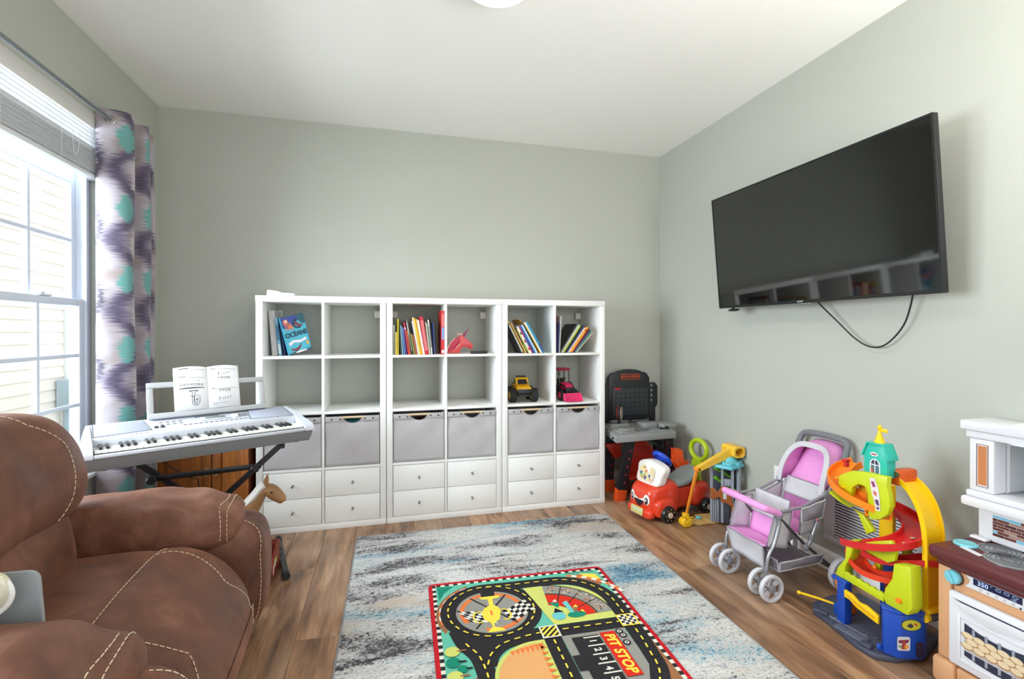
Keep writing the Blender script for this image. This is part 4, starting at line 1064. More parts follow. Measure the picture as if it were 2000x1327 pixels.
# centre lines
dashes(arc(.265, .285, .192, 0, 360, 60), .007, 'yellow'); up_(); dashes(out_road, .007, 'yellow'); dashes([(.53, .492), (.78, .492)], .007, 'yellow'); dashes([(.474, .55), (.474, .94)], .007, 'yellow')
up_(); dashes(lr[6:], .007, 'yellow'); up_(); dashes(cr, .007, 'yellow')
tag(pm.build('track_print', [MC[k] for k in MK], mt, world=False, smooth=0), kind='stuff')

# ============================================================ wooden cabinet in the corner
M_oak = mat('cherry_wood', (190, 116, 58), 0.32, var=(7, 0.35), stretch=(9, 9, 0.9), bump=(40, 0.08)); M_oakd = mat('cherry_wood_dark', (112, 52, 28), 0.35, var=(7, 0.3), stretch=(9, 9, 0.9))
M_brass = mat('antique_brass', (176, 150, 96), 0.32, 0.9)
cb = thing('wooden_cabinet', 'orange-brown wooden cabinet with panelled doors in the corner behind the keyboard', 'cabinet', (-0.3, 0.2, 0))
X0, X1, YF, YK, ZT = -0.565, -0.045, 0.035, 0.385, 0.66
MB().bb(X0, X0 + 0.02, YF, YK, 0.0, ZT, 0.002).bb(X1 - 0.02, X1, YF, YK, 0, ZT, 0.002).bb(X0 + 0.0205, X1 - 0.0205, YK - 0.012, YK, 0.05, ZT).bb(X0 + 0.0205, X1 - 0.0205, YF + 0.02, YK - 0.013, 0.05, 0.07).build('carcase', M_oakd, cb)
MB().bb(X0 - 0.015, X1 + 0.015, YF - 0.02, YK + 0.004, ZT + 0.0005, ZT + 0.028, 0.008).build('top', M_oak, cb)
MB().bb(X0 + 0.0205, X1 - 0.0205, YF + 0.03, YF + 0.05, 0.0, 0.049).build('plinth', M_oakd, cb)
def panel_door(x0, x1):
    z0, z1 = 0.072, ZT - 0.004; st = 0.045; yf, yb = YF - 0.004, YF + 0.016
    d = MB(); d.bb(x0, x0 + st, yf, yb, z0, z1, 0.002); d.bb(x1 - st, x1, yf, yb, z0, z1, 0.002); d.bb(x0 + st, x1 - st, yf, yb, z0, z0 + st, 0.002); d.bb(x0 + st, x1 - st, yf, yb, z1 - st, z1, 0.002)
    do = d.build('door', M_oak, cb)
    a0, a1, c0, c1 = x0 + st + 0.001, x1 - st - 0.001, z0 + st + 0.001, z1 - st - 0.001; i = 0.028
    vs = [(a0, yf + 0.012, c0), (a1, yf + 0.012, c0), (a1, yf + 0.012, c1), (a0, yf + 0.012, c1), (a0 + i, yf + 0.003, c0 + i), (a1 - i, yf + 0.003, c0 + i), (a1 - i, yf + 0.003, c1 - i), (a0 + i, yf + 0.003, c1 - i)]
    MB().add(vs, [[0, 1, 5, 4], [1, 2, 6, 5], [2, 3, 7, 6], [3, 0, 4, 7], [4, 5, 6, 7]]).build('raised_panel', M_oak, do, smooth=0)
    return do
dl = panel_door(X0 + 0.014, -0.252); dr = panel_door(-0.246, X1 - 0.004)
for dd, sx in ((dl, -1), (dr, 1)):
    hx_ = -0.249 + sx * 0.024
    h = MB().lathe((hx_, YF - 0.0045, 0.405), (0, -1, 0), [(0.021, 0), (0.021, 0.002), (0.016, 0.004)], 20); h.torus((hx_, YF - 0.014, 0.395), (0, -1, 0.2), 0.013, 0.003, 18, 8)
    h.build('handle', M_brass, dd)

# ============================================================ keyboard on its stand
KR = R(28.46); KL = Vector((-.115, -.51, 0))
kb = thing('electronic_keyboard', 'silver electronic keyboard with 61 keys on a black folding stand', 'keyboard', KL, KR)
M_sil = mat('keyboard_silver', (205, 209, 219), 0.38); M_sil2 = mat('keyboard_silver_dark', (122, 124, 126), 0.42); M_spk = mat('speaker_mesh', (168, 173, 188), 0.6, bump=(500, 0.4)); M_key = mat('key_white', (238, 236, 228), 0.25); M_kb = mat('key_black', (24, 24, 28), 0.25); M_bed = mat('key_shade_brown', (120, 106, 90), 0.6)
kz = 0.716
# lower tray (tapering underside)
b = MB(); vs = []
for z, ix, y0, y1 in ((.662, .452, -.168, .158), (.690, .462, -.178, .172), (.7155, .466, -.181, .181)):
    vs += [(-ix, y0, z), (ix, y0, z), (ix * .95, y1, z), (-ix * .95, y1, z)]
fs = [[0, 3, 2, 1], [8, 9, 10, 11]]
for k in range(2): fs += [[k * 4 + i, k * 4 + (i + 1) % 4, k * 4 + 4 + (i + 1) % 4, k * 4 + 4 + i] for i in range(4)]
b.add(vs, fs); b.build('lower_case', M_sil2, kb, world=False, smooth=25)
for x in (-.39, .40, .05): MB().cyl((x, -.12, .6618), (x, -.12, .652), .012, n=12).build('foot', M_blk, kb, world=False)
# upper shell: two end cheeks, front lip, sloping control panel
def cheek(s):
    pr = [(-.186, kz), (-.186, kz + .014), (-.168, kz + .034), (-.05, kz + .058), (.05, kz + .080), (.15, kz + .094), (.184, kz + .088), (.186, kz)]
    b = MB(); vs = []
    for fx in (0, 1):
        for (y, z) in pr:
            t_ = (y + .186) / .372; hh = (z - kz) / .094
            xo = .476 - .030 * t_ ** 1.5 - .010 * hh; xi = .4275
            vs.append((s * (xo if fx else xi), y, z))
    k = len(pr); fs = [[a, (a + 1) % k, k + (a + 1) % k, k + a] for a in range(k)] + [list(range(k)), list(range(k, 2 * k))]
    b.add(vs, fs).build('end_cheek', M_sil, kb, world=False, smooth=45)
cheek(-1); cheek(1)
b = MB(); b.bb(-.427, .427, -.186, -.171, kz, kz + .016, .004); b.bb(-.427, .427, -.171, -.165, kz, kz + .010); b.build('front_lip', M_sil, kb, world=False)
MB().bb(-.427, .427, -.165, -.03, kz, kz + .0085).build('key_bed', M_bed, kb, world=False)  # brown colour paints the band of shade under the white keys
pz = lambda y: kz + .058 + (y + .03) * (.036 / .20)      # control panel slope
pr = [(-.03, kz), (-.03, kz + .050), (-.024, pz(-.024)), (.165, pz(.165)), (.182, kz + .086), (.182, kz)]
MB().prism(pr, (-.427, 0, 0), (0, 1, 0), (0, 0, 1), .854, bev=.002).build('control_panel', M_sil, kb, world=False)
kw = .0235; pat = [1, 1, 0, 1, 1, 1, 0]
wk = MB().bb(-kw / 2 + .0006, kw / 2 - .0006, -.1635, -.0325, kz + .0175, kz + .0245, .0012).build('white_key', M_key, kb, world=False)
bk = MB().prism([(-.118, 0), (-.115, .0095), (-.034, .0105), (-.034, 0)], (-.0055, 0, kz + .0248), (0, 1, 0), (0, 0, 1), .011, bev=.0015).build('black_key', M_kb, kb, world=False)
for i in range(36):
    x = -.423 + kw * (i + .5)
    o = wk if i == 0 else wk.copy()
    if i: COL.objects.link(o)
    o.location.x = x
    if i < 35 and pat[i % 7]:
        p = bk if i == 0 else bk.copy()
        if i: COL.objects.link(p)
        p.location.x = x + kw / 2
sl = math.atan(.036 / .20)
def on_panel(x0, x1, y0, y1, h, name, m, bev=.002, lift=.0004):
    yc = (y0 + y1) / 2
    return MB().box(((x0 + x1) / 2, yc, pz(yc) + h / 2 + lift), (x1 - x0, (y1 - y0), h), (sl, 0, 0), bev).build(name, m, kb, world=False)
def spk(s):
    q_ = [(s * .215, .005), (s * .418, -.012), (s * .414, .150), (s * .235, .150)]
    if s < 0: q_ = q_[::-1]
    MB().prism(q_, (0, 0, pz(0) + .0005), (1, 0, 0), (0, math.cos(sl), math.sin(sl)), .004, bev=.002).build('speaker_grille', M_spk, kb, world=False)
    for a, c in (((s * .212, .004), (s * .230, .152)), ((s * .421, -.014), (s * .417, .152))):
        MB().tube([(a[0], a[1], pz(a[1]) + .002), (c[0], c[1], pz(c[1]) + .002)], .0028, 6).build('speaker_trim', M_sil2, kb, world=False)
spk(-1); spk(1)
on_panel(.0, .135, .055, .105, .005, 'display_surround', M_sil, .003)
on_panel(.02, .11, .066, .094, .0012, 'display', mat('lcd', (118, 124, 122), 0.15), .0005, .0058)
on_panel(-.02, .09, .118, .126, .0012, 'brand_strip', mat('kb_dark', (84, 86, 92), 0.4), .0004)
bt = MB()
for i in range(14): bt.box((-.075 + i * .0225, .026, pz(.026) + .0018), (.016, .005, .003), (sl, 0, 0), .001)
for i in range(4):
    for j in range(2): bt.box((-.165 + i * .026, .060 + j * .032, pz(.06 + j * .032) + .0018), (.015, .006, .003), (sl, 0, 0), .001)
for i in range(3):
    for j in range(3): bt.box((.181 + i * .014, .068 + j * .016, pz(.068 + j * .016) + .0018), (.009, .008, .003), (sl, 0, 0), .001)
for i in range(9): bt.box((-.39 + i * .02, -.020, pz(-.02) + .001), (.012, .003, .0016), (sl, 0, 0), .0005)
tag(bt.build('buttons', mat('kb_button', (122, 124, 132), 0.4), kb, world=False), kind='stuff')
MB().lathe((.152, .078, pz(.078) + .0005), (0, -math.sin(sl), math.cos(sl)), [(.021, 0), (.021, .005), (.017, .008), (.004, .007)], 22).build('data_dial', M_key, kb, world=False)
for x in (-.19, -.165): MB().lathe((x, .03, pz(.03) + .0004), (0, -math.sin(sl), math.cos(sl)), [(.009, 0), (.009, .006), (.006, .008)], 14).build('volume_knob', mat('kb_knob', (64, 64, 68), 0.4), kb, world=False)
# music rest
mr = MB(); yb_ = .150; zb_ = pz(.150); tl = Vector((0, .26, 1)).normalized()
def mrp(x, h): return Vector((x, yb_, zb_ + .003)) + tl * h
fr_ = [(-.212, 0, .328, .026), (-.212, .154, .328, .182), (-.212, .026, -.184, .154), (.300, .026, .328, .154)]
mm = plane_mtx((0, yb_, zb_ + .003), (1, 0, 0), tl)
for (x0, h0, x1, h1) in fr_: mr.box(mm @ Vector(((x0 + x1) / 2, (h0 + h1) / 2, 0)), (x1 - x0, h1 - h0, .014), mm.to_3x3().to_4x4(), .004)
mr.box(mm @ Vector((.058, .012, .016)), (.54, .026, .018), mm.to_3x3().to_4x4(), .004)
mr.build('music_rest', mat('rest_grey', (182, 184, 186), 0.45), kb, world=False)
# music book
def music_book():
    t = thing('music_book', 'open music tutor book with a tuba drawing on the keyboard music rest', 'book', KL, KR)
    xc, wL, hB = .050, .150, .222; h0 = .0265
    base = lambda x, h, d: mm @ Vector((x, h0 + h, .0085 + d))
    def page(s, lift, name, inset):
        def f(a, c):
            x = xc + s * a * (wL - inset); d = lift * (1 - abs(2 * a - .9) ** 2.0) * .6 + .012 * (1 - a) ** 4 * 0 + .002
            d = .003 + lift * math.sin(PI * min(1, a * 1.05)) ** 0.8 * (1 - .45 * a)
            return base(x, c * hB + (0.006 * math.sin(a * 3) if c > .5 else 0), d)
        return f
    M_pap = mat('sheet_paper', (240, 240, 242), 0.7)
    for s in (-1, 1):
        f = page(s, .016, '', 0.0)
        b = MB().grid(f, 14, 2); po = b.build('page_block', M_pap, t, world=False, solid=.0012)
        pr_ = MB(); K = mat('print_ink', (70, 70, 76), 0.7)
        def ink(a0, c0, a1, c1, th=.0016):
            n_ = 5
            for k in range(n_):
                u0, u1 = a0 + (a1 - a0) * k / n_, a0 + (a1 - a0) * (k + 1) / n_; w0, w1 = c0 + (c1 - c0) * k / n_, c0 + (c1 - c0) * (k + 1) / n_
                d = Vector((u1 - u0, (w1 - w0) * hB / wL));
                if d.length < 1e-9: continue
                d.normalize(); nx_, ny_ = -d.y * th / 2 / wL, d.x * th / 2 / hB
                q4 = [(u0 + nx_, w0 + ny_), (u1 + nx_, w1 + ny_), (u1 - nx_, w1 - ny_), (u0 - nx_, w0 - ny_)]
                nrm = mm.to_3x3() @ Vector((0, 0, 1)); pr_.poly([f(max(0, x_), y_) + nrm * .0011 for x_, y_ in q4])
        X = (lambda a: a) if s > 0 else (lambda a: 1 - a)
        def hl(a0, a1, c, th=.0014): ink(X(a0), c, X(a1), c, th)
        def keys(a0, a1, c, n_):
            hl(a0, a1, c, .0012); hl(a0, a1, c + .05, .001)
            for k in range(n_):
                x_ = a0 + (a1 - a0) * (k + .5) / n_
                if k % 7 not in (2, 6): ink(X(x_), c + .05, X(x_), c + .022, .0028)
        if s < 0:
            hl(.14, .44, .955, .004); hl(.14, .9, .925); hl(.14, .6, .895, .001); hl(.14, .34, .765, .003); hl(.14, .92, .735);
            for x_ in (.36, .5, .66): hl(x_, x_ + .1, .675, .001); hl(x_, x_ + .1, .645, .001)
            keys(.17, .88, .535, 24); hl(.15, .9, .50, .0008)
            T = [(.42, .44), (.70, .44)]; ink(X(.42), .445, X(.70), .445, .004)
            def pth(pts, th=.0022):
                for (a, c), (a2, c2) in zip(pts, pts[1:]): ink(X(a), c, X(a2), c2, th)
            pth([(.44, .44), (.53, .40), (.50, .25), (.50, .16), (.56, .10), (.66, .10), (.73, .17), (.74, .28), (.69, .34), (.62, .34), (.57, .29), (.57, .2), (.62, .15), (.67, .19), (.67, .27), (.62, .27)])
            pth([(.68, .44), (.59, .40), (.56, .28), (.55, .18), (.60, .125), (.66, .125)]); pth([(.46, .33), (.56, .30)], .003); pth([(.60, .22), (.66, .24)], .004)
        else:
            hl(.10, .24, .93, .003); hl(.10, .92, .905); hl(.10, .4, .875, .001); hl(.12, .2, .475, .003); hl(.1, .92, .46); hl(.1, .28, .43, .001); hl(.12, .6, .11, .0012); hl(.12, .3, .075, .001)
            keys(.32, .72, .66, 14); keys(.32, .72, .385, 14)
            for cy_ in (.80, .22):
                ink(X(.33), cy_ - .05, X(.34), cy_ + .05, .002); ink(X(.31), cy_, X(.36), cy_ + .02, .002)
                for k in range(4): ink(X(.42 + k * .08), cy_ - .02 + k * .012, X(.445 + k * .08), cy_ - .018 + k * .012, .004); ink(X(.445 + k * .08), cy_ - .02 + k * .012, X(.445 + k * .08), cy_ + .03 + k * .01, .001)
        tag(pr_.build('print', K, t, world=False, smooth=0), kind='stuff')
music_book()
# stand
SR = R(15); SO = Vector((-.112, -.455, 0))
st = thing('keyboard_stand', 'black folding X stand under the keyboard', 'keyboard stand', SO, SR)
M_std = mat('stand_black', (24, 24, 26), 0.35)
for yo, s in ((.034, 1), (-.034, -1)):
    MB().sweep([(-s * .33, yo, .635), (s * .33, yo, .045)], [(-.0125, -.0125), (.0125, -.0125), (.0125, .0125), (-.0125, .0125)], (0, 1, 0)).build('leg', M_std, st, world=False)
for s in (-1, 1):
    MB().sweep([(s * .3375, -.24, .022), (s * .3375, .24, .022)], [(-.0125, -.0125), (.0125, -.0125), (.0125, .0125), (-.0125, .0125)]).build('foot_bar', M_std, st, world=False)
    for y in (-.24, .24): MB().cyl((s * .3375, y - .016 * (1 if y > 0 else -1), .0195), (s * .3375, y + .014 * (1 if y > 0 else -1), .0195), .019, n=16).build('rubber_cap', M_tyre, st, world=False)
    MB().sweep([(s * .33, -.14, .6445), (s * .33, .14, .6445)], [(-.0105, -.0075), (.0105, -.0075), (.0105, .0075), (-.0105, .0075)]).build('support_arm', M_std, st, world=False)
    for yy in (-.12, .12): MB().cyl((s * .33, yy, .640), (s * .33, yy, .660), .013, n=12).build('rubber_pad', M_tyre, st, world=False)
MB().bb(-.235, .235, -.064, -.056, .528, .556, .003).build('adjusting_bar', M_std, st, world=False)
for x, zz in ((-.228, .54), (.205, .535), (0, .34)):
    MB().lathe((x, -.0645, zz), (0, -1, 0), [(.012, 0), (.022, .004), (.022, .018), (.016, .022)], 8).build('knob', M_std, st, world=False, smooth=20)
tag(MB().tube(spline([(-.33, -.42, .66), (-.33, -.40, .58), (-.30, -.30, .5), (-.27, -.22, .44), (-.26, -.15, .40), (-.27, -.1, .2), (-.3, -.05, .006)], 8), .003, 6).build('power_cord', mat('cord_black', (28, 28, 32), .45)), 'thin black cord hanging below the keyboard in front of the cabinet', 'cord')
# ============================================================ leather recliner
def leather():
    m = bpy.data.materials.new('brown_suede_leather'); m.use_nodes = True; nt = m.node_tree; N = nt.nodes.new; L = nt.links.new
    b = nt.nodes['Principled BSDF']; b.inputs['Roughness'].default_value = 0.52; b.inputs['Specular IOR Level'].default_value = 0.4; b.inputs['Sheen Weight'].default_value = 0.2
    b.inputs['Sheen Tint'].default_value = rgb(220, 170, 150)
    tc = N('ShaderNodeTexCoord')
    def noise(s, d, dist=0.0):
        n = N('ShaderNodeTexNoise'); n.inputs['Scale'].default_value = s; n.inputs['Detail'].default_value = d; n.inputs['Distortion'].default_value = dist; L(tc.outputs['Object'], n.inputs['Vector']); return n.outputs['Fac']
    a, c, d = noise(3.2, 6, .5), noise(130, 4), noise(11, 5, 1.2)
    r = N('ShaderNodeValToRGB'); e = r.color_ramp.elements; e[0].position = .28; e[0].color = rgb(62, 36, 26); e[1].position = .74; e[1].color = rgb(152, 106, 87); x = e.new(.5); x.color = rgb(106, 66, 49)
    mx = N('ShaderNodeMath'); mx.operation = 'MULTIPLY_ADD'; L(d, mx.inputs[0]); mx.inputs[1].default_value = .35; sb = N('ShaderNodeMath'); sb.operation = 'MULTIPLY'; L(a, sb.inputs[0]); sb.inputs[1].default_value = .65
    L(sb.outputs[0], mx.inputs[2]); L(mx.outputs[0], r.inputs[0]); L(r.outputs[0], b.inputs['Base Color'])
    h = N('ShaderNodeMath'); h.operation = 'MULTIPLY_ADD'; L(d, h.inputs[0]); h.inputs[1].default_value = 1.2; L(c, h.inputs[2])
    bp = N('ShaderNodeBump'); bp.inputs['Strength'].default_value = .32; bp.inputs['Distance'].default_value = .004; L(h.outputs[0], bp.inputs['Height']); L(bp.outputs[0], b.inputs['Normal'])
    rr = N('ShaderNodeMapRange'); L(a, rr.inputs[0]); rr.inputs[3].default_value = .36; rr.inputs[4].default_value = .66; L(rr.outputs[0], b.inputs['Roughness'])
    return m
M_lea = leather(); M_sti = mat('cream_stitching', (226, 206, 176), .8); M_dkb = mat('recliner_base_dark', (40, 26, 20), .8)
RC = Vector((-.15, -1.59, 0)); RY = R(3)
rc = thing('recliner', 'brown suede recliner armchair with cream contrast stitching by the window', 'armchair', RC, RY)
def nz(q, s, a): return a * (mnoise.noise(q * s))
def stitch(fn, path, parent, seam=True, on=.0125, off=.005, rr_=.0013, lift=.0015, ctr=None):
    """dashes along a path of unit-cube points laid on the cushion fn."""
    pts = []
    P = [Vector(p) for p in path]
    for a, c in zip(P, P[1:]):
        for k in range(24): pts.append(a.lerp(c, k / 24))
    pts.append(P[-1])
    def onc(p): m_ = max(abs(p.x), abs(p.y), abs(p.z)); return p / m_
    c0 = fn(Vector((1e-4, 1e-4, 1e-4))) if ctr is None else Vector(ctr)
    W = []
    for p in pts:
        p = onc(p); w = fn(p); e = .01
        ax = max(range(3), key=lambda i: abs(p[i])); t = [i for i in range(3) if i != ax]
        d1 = p.copy(); d1[t[0]] += e; d2 = p.copy(); d2[t[1]] += e
        n_ = (fn(d1) - w).cross(fn(d2) - w)
        if n_.length < 1e-12: n_ = w - c0
        n_.normalize()
        if n_.dot(w - c0) < 0: n_ = -n_
        W.append((w, n_))
    b = MB(); s = 0.0
    for (a, n1), (c, n2) in zip(W, W[1:]):
        l = (c - a).length; t = 0.0
        if l < 1e-7: continue
        while t < l:
            ph = (s + t) % (on + off); stp = min(l - t, (on - ph) if ph < on else (on + off - ph)); stp = max(stp, 1e-4)
            if ph < on and stp > .0004: b.cyl(a.lerp(c, t / l) + n1 * lift, a.lerp(c, min(1, (t + stp) / l)) + n2 * lift, rr_, n=5)
            t += stp
        s += l
    o = b.build('stitching', M_sti, parent, world=False); tag(o, kind='stuff')
    if seam: MB().tube([w + n_ * .0003 - Vector((.004, 0, 0)) for w, n_ in W][::2], .0022, 6).build('seam', M_lea, parent, world=False)
# base
MB().bb(-.40, .36, -.50, .50, .02, .17, .02).build('base', M_dkb, rc, world=False)
for x in (-.36, .30):
    for y in (-.44, .44): MB().cyl((x, y, 0), (x, y, .0205), .022, n=12).build('foot', M_blk, rc, world=False)
# arms
def arm(s, tip):
    yc = s * .515 + (.045 if s < 0 else 0)
    fb = pnorm((.0, yc + s * .02, .275), (.448, .125, .235), 6, lambda q: q + Vector((0, 0, nz(q, 4, .010))) + Vector((.022 * (1 - (q.z / .235) ** 2) if q.x > .2 else 0, 0, 0)))
    bo = MB().pillow(fb, 16).build('arm_body', M_lea, rc, world=False, smooth=80)
    def dfm(q):
        u = q.x / .42
        w = .007 * math.sin(q.x * 46 + q.y * 20) * max(0, (u - .25)) * (1 if q.z > -.02 else .3)
        w += nz(q + Vector((0, s, 0)), 7, .012)
        q = Vector((q.x, q.y * (1 + .05 * math.sin(u * 2)), q.z * (1 + w * 8)))
        q.z += -.028 * max(0, -u) ** 1.6 * 1.3 - .022 * max(0, u - .55) * 1.6
        return q + Vector((0, -s * .01, w))
    fp = pnorm((tip - .425, yc - s * .02, .512 if s > 0 else .495), (.425, .137, .112), 3.2, dfm)
    po = MB().pillow(fp, 30).build('arm_pad', M_lea, rc, world=False, smooth=80)
    loop = [(.80, math.cos(R(a)) * 1.3, math.sin(R(a)) * 1.3) for a in range(-60, 241, 10)]
    ring = [Vector((1.0, .74 * sgnpow(math.cos(R(a)), .6), .74 * sgnpow(math.sin(R(a)), .6))) for a in range(-50, 231, 10)]
    stitch(fp, ring, po, seam=True)
    ring2 = [Vector((1.0, .86 * sgnpow(math.cos(R(a)), .5), .86 * sgnpow(math.sin(R(a)), .5))) for a in range(-20, 201, 10)]
    stitch(fp, ring2, po, seam=False)
    # front edge line of the arm body
    stitch(fb, [(.97, -s, .3), (.97, -s * .98, .9), (.97, -s * .3, 1.0), (.97, s * .6, 1.0)] if False else [(1, -s * .8, -.9), (1, -s * .8, .4), (1, -s * .62, .8), (.9, -s * .5, 1)], bo, seam=False)
arm(1, .385); arm(-1, .365)
# seat and rolled front
def sdf(q): return q + Vector((0, 0, nz(q, 3.2, .016) + .014 * (1 - (q.y / .36) ** 2) if q.z > 0 else 0))
fs_ = pnorm((-.06, 0, .31), (.305, .385, .172), 5, sdf); seat = MB().pillow(fs_, 18).build('seat', M_lea, rc, world=False, smooth=80)
def fdf(q):
    u = q.z / .215
    q = Vector((q.x, q.y, q.z - (.055 * max(0, (q.x + .06) / .2) ** 1.4 if q.z > -.02 else 0)))
    return q + Vector((.022 * (1 - u * u) if q.x > 0 else 0, 0, (.012 * (1 - (q.y / .36) ** 2) + nz(q, 3, .012)) if q.z > 0 else 0))
def ff(p):
    a_, b_ = 2.05, 6.0
    d = ((abs(p.x) ** a_ + abs(p.z) ** a_) ** (b_ / a_) + abs(p.y) ** b_) ** (1 / b_)
    return Vector((.232, 0, .262)) + fdf(Vector((p.x / d * .206, p.y / d * .375, p.z / d * .228)))
fo = MB().pillow(ff, 22).build('footrest', M_lea, rc, world=False, smooth=80)
stitch(ff, [(-.32, -.98, 1), (-.35, -.5, 1), (-.36, 0, 1), (-.35, .5, 1), (-.32, .98, 1)], fo)
for s in (-1, 1): stitch(ff, [(-.32, s * .64, 1), (.1, s * .645, 1), (.5, s * .665, 1), (.95, s * .70, 1), (1, s * .71, .9), (1, s * .78, .3), (1, s * .84, -.3), (1, s * .86, -.85)], fo)
# back cushions
TB = R(-11)
def rot_y(q, a): return Vector((q.x * math.cos(a) + q.z * math.sin(a), q.y, -q.x * math.sin(a) + q.z * math.cos(a)))
def ldf(q):
    q = Vector((q.x + .02 * (1 - (q.y / .36) ** 2) + nz(q, 5, .02), q.y, q.z)); return rot_y(q, TB)
fl_ = pnorm((-.205, 0, .565), (.135, .335, .17), 3.4, ldf); lo = MB().pillow(fl_, 20).build('lumbar_cushion', M_lea, rc, world=False, smooth=80)
def udf(q):
    u = q.z / .208
    y = q.y * (1.0 - .24 * max(0, u) ** 1.5 + .07 * max(0, -u))
    return rot_y(Vector((q.x + .03 * (1 - u * u) + nz(q, 5, .03), y, q.z)), TB)
fu = pnorm((-.245, 0, .788), (.155, .455, .208), 3.3, udf); uo = MB().pillow(fu, 26).build('head_cushion', M_lea, rc, world=False, smooth=80)
for s in (-1, 1):
    stitch(fu, [(0, s * .30, 1), (.6, s * .34, 1), (1, s * .40, .8), (1, s * .50, .3), (1, s * .52, -.2), (1, s * .48, -.6), (1, s * .40, -.95)], uo)
    stitch(fl_, [(1, s * .66, .98), (1, s * .78, .8), (1, s * .9, .62), (1, s * .97, .7)], lo)
MB().bb(-.42, -.30, -.40, .40, .17, .52, .03).build('back_shell', M_lea, rc, world=False)

# ------------------------------------------------------------ grey panel and pearly oval standing on the seat
gp = thing('toy_board', 'grey rounded plastic panel standing on the recliner seat by the near arm', 'toy', (-.12, -1.87, .5))
MB().prism(rrect(-.02, .17, 0, .160, .022), (-.178, -1.868, .526), Vector((1, 0, 0)).normalized(), Vector((-.13, .1, 1)).normalized(), .012, bev=.004).build('panel', mat('panel_grey', (146, 152, 156), .4), gp)
pe = thing('oval_toy', 'glossy pearly oval toy head leaning against the grey panel', 'toy', (-.09, -1.93, .6))
M_prl = mat('pearl', (226, 224, 212), .12, var=(14, .3), col2=(188, 178, 130), coat=.6)
MB().ell((-.105, -1.926, .664), (.066, .030, .052), 28, 18, rot=(0, R(-28), 0)).build('shell', M_prl, pe)
MB().torus((-.105, -1.926, .664), (0, 1, 0), .060, .006, 32, 8, sx=1.06, sy=.84).build('rim', mat('pearl_rim', (236, 236, 236), .15), pe)
MB().cyl((-.118, -1.924, .622), (-.12, -1.924, .610), .012, .014).build('stem', M_prl, pe)

